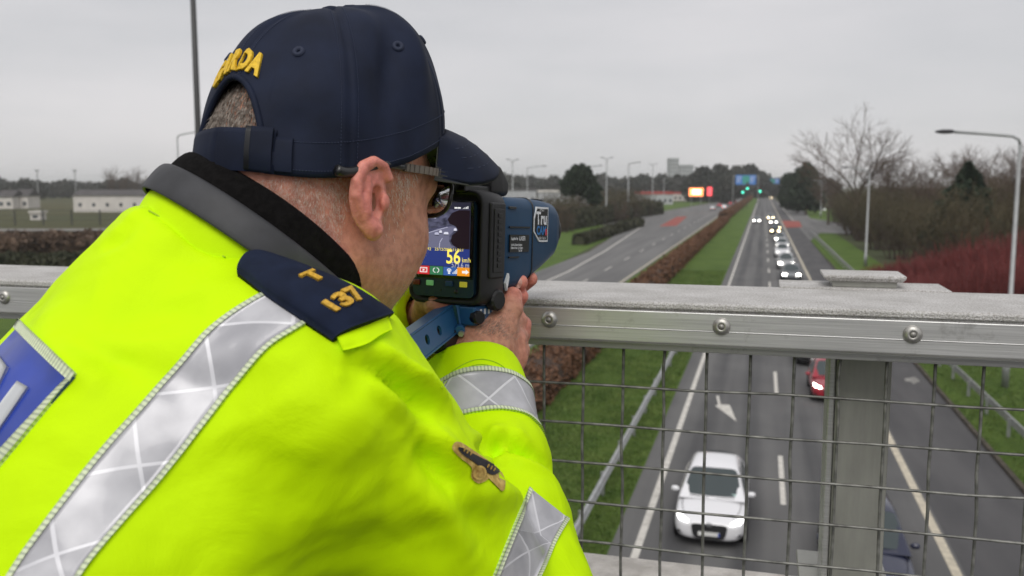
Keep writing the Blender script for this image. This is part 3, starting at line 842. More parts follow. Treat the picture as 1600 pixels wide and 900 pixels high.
# orange bollards by the junction
M_orange = mat('orange_bollard', (0.75, 0.33, 0.03), .5)
for px, lb in ((965, 'yellow bollard left of the pair by the junction kerb'), (980, 'yellow bollard right of the pair by the junction kerb')):
    b = G(px, 343); o = empty('bollard', tuple(b)); tag(o, lb, 'bollard', 'yellow bollards')
    MB().lathe([(.0, 0), (.55, 0), (.5, .2), (.38, 1.1), (.42, 1.9), (.3, 2.2), (0, 2.25)], 10).build('body', M_orange, o, smooth=True)
    MB().lathe([(.43, 1.3), (.44, 1.3), (.45, 1.6), (.44, 1.6)], 10).build('band', M_line, o)
# LED board, red sign, gantry signs, traffic lights
M_led = mat('led_orange', (0.9, 0.30, 0.08), .5, emit=2.2, emit_col=(1.0, 0.30, 0.10))
M_led_w = mat('led_white_core', (0.9, 0.8, 0.6), .5, emit=2.6, emit_col=(1.0, 0.82, 0.5))
M_led_r = mat('led_red', (0.7, 0.05, 0.05), .5, emit=1.3, emit_col=(1.0, 0.10, 0.12))
o = empty('display_board', tuple(K(1088, 290, 300) * np.array([1, 1, 0])), R_(8)); tag(o, 'bright orange electronic display board beyond the left carriageway', 'sign')
z0 = 8.8 - 10 / F * 300
MB().box(-2.5, 2.5, 0, .3, z0 - 1.5, z0 + 1.5).build('cabinet', M_lamp_head, o)
MB().box(-2.3, 2.3, -.04, .0, z0 - 1.35, z0 + 1.35).build('screen', M_led, o)
MB().box(-1.3, 1.5, -.07, -.045, z0 - .75, z0 + .8).build('bright_text_block', M_led_w, o)
for x in (-1.6, 1.6): MB().tube([(x, .15, 0), (x, .15, z0 - 1.5)], .12, 6).build('post', M_pole, o)
o = empty('red_sign', tuple(K(1109, 290, 330) * np.array([1, 1, 0])), R_(8)); tag(o, 'narrow lit red sign right of the orange display board', 'sign')
z0 = 8.8 - 9 / F * 330
MB().box(-.85, .85, 0, .3, z0 - 1.6, z0 + 1.6).build('panel', M_led_r, o); MB().tube([(0, .15, 0), (0, .15, z0 - 1.6)], .1, 6).build('post', M_pole, o)
M_blue = mat('motorway_blue', (0.06, 0.22, 0.62), .6); M_green_s = mat('sign_green', (0.04, 0.33, 0.26), .6); M_sgw = mat('sign_white', (0.75, 0.78, 0.8), .6)
def gantry(px, py, d, w, h, label):
    o = empty('gantry_sign', tuple(K(px, 290, d) * np.array([1, 1, 0]))); tag(o, label, 'sign')
    z = 8.8 + (290 - py) / F * d
    MB().box(-w / 2, w / 2, 0, .15, z - h / 2, z + h / 2).build('panel', M_blue, o)
    MB().box(-w * .16, w * .18, -.05, -.003, z - h * .42, z + h * .42).build('green_panel', M_green_s, o)
    for k, (a, b) in enumerate([(-.44, -.2), (.22, .44)]):
        for j in range(3):
            MB().box(w * a, w * (b - .04 * j), -.04, -.003, z + h * (.22 - .22 * j), z + h * (.29 - .22 * j)).build('legend_line', M_sgw, o)
    for x in (-w * .62, w * .62): MB().tube([(x, .4, 0), (x, .4, z + h * .4)], .18, 6).build('leg', M_pole, o)
    MB().tube([(-w * .62, .4, z + h * .4), (w * .62, .4, z + h * .4)], .18, 6).build('beam', M_pole, o)
gantry(1165, 281, 420, 9.2, 4.4, 'nearer blue and green gantry sign before dark trees')
gantry(1207, 283, 640, 9.0, 3.6, 'farther blue gantry sign at the end of the road')
M_tl = mat('signal_green', (0.05, 0.6, 0.45), .4, emit=2.0, emit_col=(0.10, 0.95, 0.62))
M_tl_off = mat('signal_lens_dark', (0.05, 0.02, 0.02), .4)
def signal(px, py, d, label, s=1.0):
    o = empty('traffic_light', tuple(K(px, 290, d) * np.array([1, 1, 0]))); tag(o, label, 'traffic light', 'green traffic lights')
    z = 8.8 + (290 - py) / F * d
    MB().tube([(0, .2, 0), (0, .2, z + 2)], .09, 6).build('pole', M_pole_d, o)
    MB().box(-.5, .5, 0, .3, z - .7, z + 2.3).build('housing', M_lamp_head, o)
    for k, mm in enumerate((M_tl, M_tl_off, M_tl_off)):
        P = [[(.42 * rr * math.cos(a), -.06 - .08 * (1 - rr * rr), z + k * .85 + .42 * rr * math.sin(a)) for a in np.linspace(0, 2 * math.pi, 13)] for rr in (1, .6, .01)]
        MB().grid(P).build('lens', mm, o)
signal(1161, 300.5, 330, 'green traffic light, leftmost of three at the junction')
signal(1168, 294.5, 345, 'green traffic light, higher middle one of three')
signal(1188, 299, 340, 'green traffic light, rightmost beside the hedge end')

# ------------------------------------------------------------------ cars
M_glass = mat('car_glass', (0.035, 0.05, 0.052), .06, spec=.7, coat=.3)
M_tyre = mat('tyre_rubber', (0.015, 0.015, 0.016), .85)
M_rim = mat('alloy_rim', (0.45, 0.46, 0.47), .3, metal=.9)
M_grille = mat('car_black_trim', (0.012, 0.012, 0.014), .4)
M_hl = mat('headlight_lit', (0.9, 0.9, 0.88), .2, emit=15.0, emit_col=(1.0, 0.96, 0.88))
M_hl_y = mat('headlight_warm', (0.9, 0.85, 0.7), .2, emit=15.0, emit_col=(1.0, 0.80, 0.45))
M_hl_off = mat('headlight_dim', (0.7, 0.72, 0.75), .15, emit=1.2, emit_col=(1.0, 0.96, 0.9))
M_tl_red = mat('tail_light_lit', (0.6, 0.03, 0.02), .3, emit=10, emit_col=(1.0, 0.06, 0.03))
M_plate = mat('plate_white', (0.72, 0.72, 0.70), .5)
M_plate_b = mat('plate_blue_band', (0.02, 0.06, 0.35), .5)
M_disc = mat('windscreen_disc', (0.45, 0.62, 0.58), .6)
def paint(name, c, metal=.0, rough=.22):
    return mat(name, c, rough, metal=metal, coat=.6, spec=.5)
P_white = paint('car_paint_white', (0.78, 0.78, 0.80)); P_red = paint('car_paint_red', (0.32, 0.015, 0.03)); P_navy = paint('car_paint_navy', (0.018, 0.022, 0.05))
P_black = paint('car_paint_black', (0.012, 0.012, 0.014)); P_silver = paint('car_paint_silver', (0.48, 0.49, 0.50), .5, .3); P_grey = paint('car_paint_grey', (0.16, 0.17, 0.18), .4, .3)
def interp(xs, ys, t): return float(np.interp(t, xs, ys))
def smoothpath(pts, n):
    """Catmull-Rom through pts"""
    pts = np.asarray(pts, float); m = len(pts)
    out = []
    for t in np.linspace(0, m - 1, n):
        i = min(int(t), m - 2); f = t - i
        p0, p1, p2, p3 = pts[max(i - 1, 0)], pts[i], pts[i + 1], pts[min(i + 2, m - 1)]
        out.append(.5 * ((2 * p1) + (-p0 + p2) * f + (2 * p0 - 5 * p1 + 4 * p2 - p3) * f * f + (-p0 + 3 * p1 - 3 * p2 + p3) * f ** 3))
    return np.array(out)
def make_car(label, pm, xy, rz=0.0, suv=False, hl=None, tail=False, L_=4.3, W=1.80, Ht=1.47, group=None, detail=True, disc=True):
    """car with its nose at -y; origin on the road below its middle"""
    o = empty('car', (xy[0], xy[1], .012), rz); tag(o, label, 'car', group)
    hl = hl or M_hl
    if suv: Ht += .18
    hw = W / 2; y0 = -L_ / 2; k = L_ / 4.3
    hb = .86 + (.10 if suv else 0)              # belt line
    # lower body: stations front to rear (y, half width, bottom, bonnet/belt centre height, shoulder height)
    st = [(0.0, .60, .26, .64, .58), (.05, .78, .20, .71, .64), (.22, .91, .19, .78, .70), (.55, .99, .19, .84, .76), (1.05, 1.0, .19, .90, .82), (1.35, 1.0, .19, .95, .87),
          (2.2, 1.0, .19, .96, .90), (3.2, 1.0, .20, .98, .93), (3.85, .98, .24, .98, .93), (4.15, .93, .30, .93, .88), (4.27, .84, .36, .80, .76), (4.3, .70, .42, .70, .66)]
    P = []
    for (y, w, zb, zc, zs) in st:
        s = (hb / .92)
        w = w * hw
        zc *= s; zs *= s
        half = [(0, zb), (w * .80, zb), (w * .96, zb + .07), (w * 1.0, zb + (zs - zb) * .45), (w * .985, zb + (zs - zb) * .78), (w * .93, zs), (w * .78, zs + (zc - zs) * .62), (w * .42, zs + (zc - zs) * .93), (0, zc)]
        ring = half + [(-x, z) for x, z in half[-2:0:-1]]
        P.append([(x, y0 + y * k, z) for x, z in ring])
    n = len(P[0]); m = len(P)
    mb = MB()
    V = np.array(P).reshape(-1, 3)
    Fc = [[i * n + j, i * n + (j + 1) % n, (i + 1) * n + (j + 1) % n, (i + 1) * n + j] for i in range(m - 1) for j in range(n)]
    Fc += [list(range(n))[::-1], [(m - 1) * n + j for j in range(n)]]
    mb.add(V, Fc)
    # greenhouse
    gs = [(1.12, .86, .93, .02), (1.55, .86, .93, .42), (1.95, .83, .92, .90), (2.3, .815, .92, 1.0), (3.0, .80, .92, .99), (3.55, .78, .91, .90), (3.95, .80, .90, .52), (4.13, .84, .90, .06)]
    GP = []
    zt = Ht
    for (y, wt, wb, f) in gs:
        zb_ = hb * .985
        z = zb_ + (zt - zb_) * f
        wbx = wb * hw * .985; tw = .68 - .07 * max(0.0, (y - 2.3) / 1.8); wtx = hw * (wb + (tw - wb) * min(f, 1.0))
        half = [(wbx, zb_ - .06), (wbx, zb_ + .01), (wbx + (wtx - wbx) * .55, zb_ + (z - zb_) * .55), (wtx, z - .045 * f), (wtx * .86, z), (wtx * .45, z + .022 * f), (0, z + .03 * f)]
        ring = half + [(-x, zz) for x, zz in half[-2::-1]]
        GP.append([(x, y0 + y * k, zz) for x, zz in ring])
    mb.grid(GP)
    body = mb.build('body', pm, o, smooth=True, subsurf=1 if detail else 0)
    GP = np.array(GP)
    def panel(name, st_pts, off, m, parent=o, sub=1):
        A = np.array(st_pts, float)
        nrm = np.zeros_like(A)
        du = np.gradient(A, axis=0); dv = np.gradient(A, axis=1)
        nn_ = np.cross(du, dv); nn_ /= np.linalg.norm(nn_, axis=2)[:, :, None] + 1e-9
        c = A.mean((0, 1)); ref = c - np.array([0, y0 + 2.5 * k, .7])
        if (nn_.mean((0, 1)) @ ref) < 0: nn_ = -nn_
        A2 = A + nn_ * off
        mbp = MB().grid(A2)
        nv = A2.shape[1]; nu = A2.shape[0]; B = A - nn_ * .02
        mbp.grid(B)
        return mbp.build(name, m, parent, smooth=True, subsurf=sub if detail else 0)
    # windscreen lies on stations 0..2, across the top points
    def ws_row(i, shrink, lo_, hi_):
        ring = GP[i]; mid = len(ring) // 2
        return ring
    zb_ = hb * .985
    def scr(ya, yb, fa, fb, wa, wb, nm, off):
        rows = []
        for t in np.linspace(0, 1, 5):
            y = ya + (yb - ya) * t; f = fa + (fb - fa) * t
            z = zb_ + (zt - zb_) * f; w = hw * (wa + (wb - wa) * t)
            rows.append([(w * s, y0 + y * k + (.07 * s * s * (1 if ya < 2 else -1)), z + .025 * (1 - s * s)) for s in np.linspace(-1, 1, 7)])
        return panel(nm, rows, off, M_glass)
    ws = scr(1.20, 1.95, .10, .90, .81, .64, 'windscreen', .012)
    scr(4.04, 3.60, .22, .86, .70, .55, 'rear_window', .015)
    for sg in (-1, 1):
        for nm, ya, yb in (('side_window', 1.62, 2.55), ('side_window', 2.65, 3.55)):
            rows = []
            for y in np.linspace(ya, yb, 5):
                f = interp([g[0] for g in gs], [g[3] for g in gs], y)
                z1 = zb_ + (zt - zb_) * min(f, .99) - .10
                w1 = hw * (.93 + (.68 - .07 * max(0.0, (y - 2.3) / 1.8) - .93) * min(f, .99)) * .985
                rows.append([(sg * (hw * .92 + (w1 - hw * .92) * t), y0 + y * k, zb_ + .03 + (max(z1, zb_ + .06) - zb_ - .03) * t) for t in (0, .35, .7, 1)])
            panel(nm, rows, .020, M_glass)
    s = hb / .92
    for sg in (-1, 1):
        # headlight: slanted lens on the front corner
        rows = [[(sg * hw * x, y0 + y * k, z * s) for x, y, z in r] for r in ([(.50, .11, .68), (.64, .15, .71), (.78, .27, .755), (.87, .48, .80)], [(.54, .03, .625), (.67, .06, .645), (.82, .15, .69), (.92, .36, .755)])]
        if not detail:
            rows = [[(sg * hw * x, y0 + y * k, z * s) for x, y, z in r] for r in ([(.46, .06, .72), (.66, .08, .73), (.84, .16, .74)], [(.46, -.02, .56), (.66, .0, .56), (.86, .06, .58)])]
        panel('headlight', rows, .02 if detail else .06, hl if not tail else M_hl_off)
        rows = [[(sg * hw * x, y0 + y * k, z * s) for x, y, z in r] for r in ([(.70, 4.19, .86), (.80, 4.13, .87), (.86, 4.04, .88)], [(.66, 4.27, .70), (.80, 4.22, .72), (.88, 4.12, .75)])]
        panel('tail_light', rows, .03, M_tl_red)
        # door mirror
        mm = MB()
        Pm = []
        for t, q in ((0, .25), (.25, .9), (.6, 1), (.9, .8), (1, .2)):
            Pm.append([(sg * (hw * .93 + .02 + .21 * t), y0 + 1.62 * k + .07 * q * math.cos(a), zb_ + .06 + .075 * q * math.sin(a)) for a in np.linspace(0, 2 * math.pi, 9)])
        mm.grid(Pm)
        mm.build('door_mirror', pm, o, smooth=True)
    if detail:
        rows = [[(x * hw, y0 + y * k, z * s) for x, y, z in ((-.50 + .04 * j, .050 - .025 * j, zz), (-.25, .035 - .022 * j, zz), (.25, .035 - .022 * j, zz), (.50 - .04 * j, .050 - .025 * j, zz))] for j, zz in enumerate((.66, .52, .28))]
        panel('grille', rows, .035, M_grille)
        for sg in (-1, 1):
            rows = [[(sg * hw * x, y0 + y * k, z * s) for x, y, z in r] for r in ([(.60, .05, .40), (.85, .14, .45)], [(.62, .045, .34), (.86, .14, .36)])]
            panel('bumper_vent', rows, .03, M_grille)
        MB().box(-.26, .26, y0 - .075, y0 - .05, .38 * s, .48 * s).build('number_plate', M_plate, o)
        MB().box(.215, .262, y0 - .0775, y0 - .0755, .38 * s, .48 * s).build('plate_band', M_plate_b, o)
        MB().lathe([(0.0, .012), (.045, .008), (.055, 0), (0.0, 0)], 14, frame_matrix((0, y0 - .02, .66 * s), (1.5, 0, 0), (0, 0, 1), (0, -1, 0))).build('badge', M_rim, o, smooth=True)
        if disc:
            MB().add([(.30 * hw, y0 + 1.24 * k - .02, zb_ + .07), (.66 * hw, y0 + 1.25 * k - .02, zb_ + .07), (.66 * hw, y0 + 1.33 * k - .02, zb_ + .135), (.30 * hw, y0 + 1.31 * k - .02, zb_ + .14)], [[0, 1, 2, 3]]).build('windscreen_disc', M_disc, o)
        for sg in (-1, 1):
            MB().tube([(sg * hw * x, y0 + y * k, z * s) for x, y, z in ((.80, 1.16, .915), (.80, .8, .855), (.72, .45, .80), (.50, .14, .715))], .007, 5).build('bonnet_gap', M_grille, o)
            MB().tube([(sg * hw * .1, y0 + 1.17 * k, zb_ + .035), (sg * hw * .62, y0 + 1.20 * k, zb_ + .06)], .012, 5).build('wiper', M_grille, o)
    for sg in (-1, 1):
        for y in (.82, 3.42):
            w = empty('wheel', (sg * (hw - .10), y0 + y * k, .315)); w.parent = o
            w.rotation_euler = (0, R_(90), 0)
            MB().lathe([(.20, -.10), (.29, -.105), (.315, -.08), (.315, .08), (.29, .105), (.20, .10)], 20).build('tyre', M_tyre, w, smooth=True)
            MB().lathe([(0, .07), (.05, .085), (.18, .07), (.205, .09), (.205, -.09), (.0, -.07)], 20).build('rim', M_rim, w, smooth=True)
    return o
M_hl_n = mat('headlight_near', (0.85, 0.87, 0.9), .15, emit=2.6, emit_col=(1.0, 0.97, 0.92))
make_car('white hatchback with black grille in the left lane below', P_white, (-1.02, 23.6), hl=M_hl_n)
make_car('dark navy car partly hidden by the parapet post', P_navy, (2.45, 20.9), suv=True, hl=M_hl_off)
make_car('red car partly hidden behind the parapet post', P_red, (3.02, 39.7), L_=4.1)
make_car('black car seen just under the parapet rail', P_black, (2.75, 47.4), hl=M_hl_off)
q = [(2.75, 88.3, P_grey, 0, M_hl, 'grey car, nearest of the queue above the parapet rail'),
     (2.55, 100, P_silver, 1, M_hl, 'silver car second in the queue above the rail'),
     (2.5, 116.5, P_white, 1, M_hl_off, 'white van-like car third in the queue above the rail'),
     (2.75, 131, P_silver, 0, M_hl, 'silver car fourth in the queue, headlights bright'),
     (2.75, 146, P_silver, 0, M_hl, 'silver car fifth in the queue above the rail'),
     (2.3, 172, P_black, 0, M_hl_y, 'dark car with warm headlights in mid queue'),
     (2.6, 186, P_black, 0, M_hl_y, 'dark car with warm headlights just behind another'),
     (2.4, 212, P_grey, 0, M_hl, 'grey car with white headlights far up the queue'),
     (2.0, 239, P_silver, 1, M_hl_y, 'tall pale car with warm headlights at the end of the queue'),
     (-1.3, 221, P_silver, 0, M_hl, 'lone pale car far up the left lane, headlights on'),
     (5.2, 640, P_grey, 1, M_hl_y, 'car with orange-looking headlights at the far bend')]
for x, y, pm, su, hlm, lb in q:
    make_car(lb, pm, (x, y), suv=bool(su), hl=hlm, group='cars queuing towards the bridge', detail=False)
make_car('white car parked at the slip road below the dark evergreens', P_white, (19.5, 330), R_(20), hl=M_hl_off, detail=False)
for x, y, pm, lb in [(-17.6, 335, P_silver, 'silver car braking with red lights on the left carriageway'), (-14.2, 352, P_white, 'white car braking, nearer the hedge on the left carriageway'), (-17.4, 385, P_red, 'red car ahead on the left carriageway'),
                     (-14.2, 420, P_red, 'dark red car far along the left carriageway'), (-13.9, 470, P_red, 'small red car farthest but one towards the lights'), (-17.2, 520, P_silver, 'farthest silver car towards the traffic lights')]:
    make_car(lb, pm, (x, y), R_(180), tail=True, group='cars driving away on the left carriageway', detail=False)

# ------------------------------------------------------------------ bridge parapet
M_alu_top = mat('weathered_aluminium_top', (0.66, 0.65, 0.64), .62, metal=.12, col2=(0.44, 0.43, 0.41), scale=14, detail=12, bump=1.0, bscale=420, bdist=.0022, stretch=(1, 1.2, 1), lo=.3, hi=.75)
_n, _l = M_alu_top.node_tree.nodes, M_alu_top.node_tree.links
_b = next(q for q in _n if q.type == 'BSDF_PRINCIPLED'); _src = _b.inputs['Base Color'].links[0].from_socket
_t = _n.new('ShaderNodeTexCoord'); _g = _n.new('ShaderNodeTexNoise'); _g.inputs['Scale'].default_value = 520; _g.inputs['Detail'].default_value = 3
_l.new(_t.outputs['Object'], _g.inputs['Vector'])
_r = _n.new('ShaderNodeValToRGB'); _r.color_ramp.elements[0].position = .36; _r.color_ramp.elements[0].color = (.62, .60, .57, 1); _r.color_ramp.elements[1].position = .56; _r.color_ramp.elements[1].color = (1, 1, 1, 1)
_l.new(_g.outputs[0], _r.inputs[0])
_m = _n.new('ShaderNodeMix'); _m.data_type = 'RGBA'; _m.blend_type = 'MULTIPLY'; _m.inputs[0].default_value = 1
_l.new(_src, _m.inputs[6]); _l.new(_r.outputs[0], _m.inputs[7]); _l.new(_m.outputs[2], _b.inputs['Base Color'])
def brushed(name, a, b, algae=0.0, sc=(1.2, 40, 90)):
    m, bs = new_mat(name)
    N, L = m.node_tree.nodes, m.node_tree.links
    t = N.new('ShaderNodeTexCoord')
    mpn = N.new('ShaderNodeMapping'); mpn.inputs['Scale'].default_value = sc
    L.new(t.outputs['Object'], mpn.inputs[0])
    n1 = N.new('ShaderNodeTexNoise'); n1.inputs['Scale'].default_value = 6; n1.inputs['Detail'].default_value = 8; n1.inputs['Roughness'].default_value = .65
    L.new(mpn.outputs[0], n1.inputs['Vector'])
    n2 = N.new('ShaderNodeTexNoise'); n2.inputs['Scale'].default_value = 26; n2.inputs['Detail'].default_value = 8; n2.inputs['Roughness'].default_value = .7
    L.new(t.outputs['Object'], n2.inputs['Vector'])
    r = N.new('ShaderNodeValToRGB')
    r.color_ramp.elements[0].position = .3; r.color_ramp.elements[0].color = (*a, 1)
    r.color_ramp.elements[1].position = .72; r.color_ramp.elements[1].color = (*b, 1)
    L.new(n1.outputs[0], r.inputs[0])
    mx = N.new('ShaderNodeMix'); mx.data_type = 'RGBA'; mx.inputs[7].default_value = (0.13, 0.12, 0.10, 1)
    mr = N.new('ShaderNodeMapRange'); mr.inputs['From Min'].default_value = .58; mr.inputs['From Max'].default_value = .82; mr.inputs['To Max'].default_value = .75
    L.new(n2.outputs[0], mr.inputs[0]); L.new(mr.outputs[0], mx.inputs[0]); L.new(r.outputs[0], mx.inputs[6])
    L.new(mx.outputs[2], bs.inputs['Base Color'])
    bs.inputs['Metallic'].default_value = algae or .75
    rr = N.new('ShaderNodeMapRange'); rr.inputs['To Min'].default_value = .20; rr.inputs['To Max'].default_value = .48
    L.new(n1.outputs[0], rr.inputs[0]); L.new(rr.outputs[0], bs.inputs['Roughness'])
    bp = N.new('ShaderNodeBump'); bp.inputs['Strength'].default_value = .25; bp.inputs['Distance'].default_value = .0006
    L.new(n1.outputs[0], bp.inputs['Height']); L.new(bp.outputs[0], bs.inputs['Normal'])
    return m
M_alu = brushed('brushed_aluminium', (0.46, 0.46, 0.45), (0.68, 0.68, 0.665), .55)
M_alu_post = brushed('dull_post_aluminium', (0.30, 0.30, 0.27), (0.40, 0.40, 0.36), .25, (9, 9, 1.5))
M_wire = mat('weathered_wire', (0.20, 0.20, 0.185), .5, metal=.5, var=.4, scale=60, bump=.4, bscale=300, bdist=.0006)
M_rivet = mat('stainless_rivet', (0.46, 0.45, 0.42), .42, metal=.8, var=.15, scale=80)
M_rivet_d = mat('rivet_core', (0.30, 0.29, 0.27), .5, metal=.6)
RY0, RY1 = 1.047, 1.252           # rail top, near and far edge
RZ = CAMH - .137
XL, XR = -7.0, 4.4
rail = empty('parapet_rail', (0, RY0, RZ)); tag(rail, 'wide weathered aluminium handrail along the bridge parapet', 'railing')
def xprism(name, prof, x0, x1, m, parent, bevel=.0015, seg=2):
    mb = MB()
    n = len(prof)
    V = [(x, y, z) for x in (x0, x1) for y, z in prof]
    mb.add(V, [[i, n + i, n + (i + 1) % n, (i + 1) % n] for i in range(n)] + [list(range(n)), [n + i for i in range(n)][::-1]])
    return mb.build(name, m, parent, bevel=bevel, seg=seg)
# top plate
xprism('top_plate', [(0, 0), (.004, .0016), (.2, .0016), (.205, -.002), (.205, -.035), (.005, -.035), (.003, -.0065), (0, -.0065)], XL, XR, M_alu_top, rail, .0014)
# front fascia, a C-shaped extrusion under the plate
xprism('fascia', [(-.004, -.0088), (.03, -.0088), (.03, -.046), (.010, -.0485), (-.001, -.0482), (-.004, -.0455)], XL, XR, M_alu, rail, .001)
xprism('fascia_groove_strip', [(-.0045, -.0300), (-.0038, -.0292), (-.0030, -.0305), (-.0038, -.0312)], XL, XR, M_alu, rail, 0)
xprism('lower_lip', [(.004, -.0486), (.028, -.0486), (.028, -.0570), (.006, -.0570)], XL, XR, M_alu, rail, .001)
xprism('rear_fascia', [(.175, -.036), (.203, -.036), (.203, -.07), (.175, -.07)], XL, XR, M_alu, rail, .001)
riv_me = MB().lathe([(0.0102, 0), (0.0100, .0016), (.0085, .0034), (.006, .0047), (.0038, .0051), (.0036, .0046), (0, .0046)], 24, frame_matrix((0, 0, 0), (1, 0, 0), (0, 0, 1), (0, -1, 0))).mesh('rivet', True)
pin_me = MB().lathe([(.0033, 0), (.0030, .0012), (0, .0014)], 12, frame_matrix((0, -.0044, 0), (1, 0, 0), (0, 0, 1), (0, -1, 0))).mesh('rivet_pin', True)
for k in range(-24, 20):
    x = -.0415 + .2025 * k
    if XL < x < XR:
        a = link('rivet', riv_me, M_rivet, rail, (x, -.0035, -.0235))
        link('pin', pin_me, M_rivet_d, a)
# welded mesh, wire by wire
mesh_r = empty('mesh_infill', (0, 1.078, 8.62)); tag(mesh_r, 'square welded wire mesh panel hanging below the parapet rail', 'mesh panel')
def wob(n, a, seed):
    r = np.random.default_rng(seed).normal(size=n) * a
    return r
wv = []
for s in range(4):
    zz = np.linspace(0.004, -.62, 14)
    wv.append(MB().tube(np.stack([wob(14, .0006, s), wob(14, .0005, s + 9), zz], -1), .0019, 7).mesh('vertical_wire', True))
x = -2.46
k = 0
while x < 2.6:
    link('vertical_wire', wv[k % 4], M_wire, mesh_r, (x + .0012, 0, 0)); x += .05; k += 1
for j in range(13):
    z = 8.6067 - 8.62 - .0507 * j
    n = 52
    xx = np.linspace(-2.5, 2.65, n)
    MB().tube(np.stack([xx, np.full(n, -.0036) + wob(n, .0003, j), z + wob(n, .0009, j + 50)], -1), .0017, 7).build('horizontal_wire', M_wire, mesh_r, smooth=True)
# post with cap
post = empty('parapet_post', (.12, 1.13, 8.30)); tag(post, 'square aluminium parapet post behind the wire mesh', 'post')
def post_parts(o):
    MB().box(-.028, .034, 0, .07, 0, .33).build('shaft', M_alu_post, o, bevel=.003)
    MB().box(-.037, -.0285, .004, .06, 0, .33).build('side_flange', M_alu, o, bevel=.002)
    MB().box(-.062, .045, -.012, .10, .002, .010).build('base_plate', M_alu_post, o, bevel=.002)
    MB().box(-.095, .115, .108, .20, RZ - 8.30 - .010, RZ - 8.30 + .0035).build('shelf_plate', M_alu_top, o, bevel=.001)
    MB().box(-.028, .052, .125, .185, RZ - 8.30 + .0035, RZ - 8.30 + .0115).build('cap_neck', M_alu_post, o, bevel=.001)
    b = MB()
    P0 = [(-.034, .120), (.058, .120), (.058, .19), (-.034, .19)]; P1 = [(-.040, .116), (.062, .116), (.062, .195), (-.040, .195)]
    V = [(x, y, RZ - 8.30 + z) for P_, z in ((P0, .0115), (P1, .0165), (P1, .020)) for x, y in P_]
    Fc = [[3, 2, 1, 0], [8, 9, 10, 11]] + [[4 * l + i, 4 * l + (i + 1) % 4, 4 * l + 4 + (i + 1) % 4, 4 * l + 4 + i] for l in (0, 1) for i in range(4)]
    b.add(V, Fc).build('cap', M_alu_top, o, bevel=.0008)
post_parts(post)
for xx, lb in ((-1.88, 'parapet post hidden behind the officer'), (2.12, 'parapet post beyond the right picture edge')):
    o = copy_tree(post); o.location = (xx, 1.13, 8.30); o['label'] = lb
# concrete upstand that carries the posts, and the deck
M_moss = mat('moss_on_concrete', (0.52, 0.49, 0.46), .9, col2=(0.74, 0.70, 0.67), scale=30, detail=8, bump=.8, bscale=140, bdist=.004)
ups = empty('concrete_upstand', (0, 1.0, 7.49)); tag(ups, 'pale concrete parapet upstand under the mesh', 'wall')
xs_u = np.arange(-7, 4.6, 2.05)
for i, (a, b) in enumerate(zip(xs_u[:-1], xs_u[1:])):
    MB().box(a + .003, b - .003, .09, .215, -1.6, .789 + (.002 if i % 2 else 0)).build('concrete_segment', M_moss, ups, bevel=.008)
# moss clumps round the post foot
rngm = np.random.default_rng(3)
cl = MB()
for k in range(160):
    a = rngm.uniform(-.06, .06); b = rngm.choice([-.034, .0]) + rngm.normal() * .006
    c = np.array([.12 + a, 1.13 + b, 8.302 + abs(rngm.normal()) * .002]); r = rngm.uniform(.0012, .0035)
    d = rngm.normal(size=(6, 3)); d /= np.linalg.norm(d, axis=1)[:, None]
    cl.add(c + np.array([(r, 0, 0), (-r, 0, 0), (0, r, 0), (0, -r, 0), (0, 0, r), (0, 0, -r)]) * rngm.uniform(.6, 1.4, (6, 1)), [[0, 2, 4], [2, 1, 4], [1, 3, 4], [3, 0, 4], [2, 0, 5], [1, 2, 5], [3, 1, 5], [0, 3, 5]])
o = cl.build('debris', M_conc); tag(o, 'crumbs of grit and moss at the post foot', 'debris', kind='stuff')
deck = MB().box(-60, 40, -14, 1.09, 7.0, 7.5).build('bridge_deck', M_asph3); tag(deck, kind='structure')

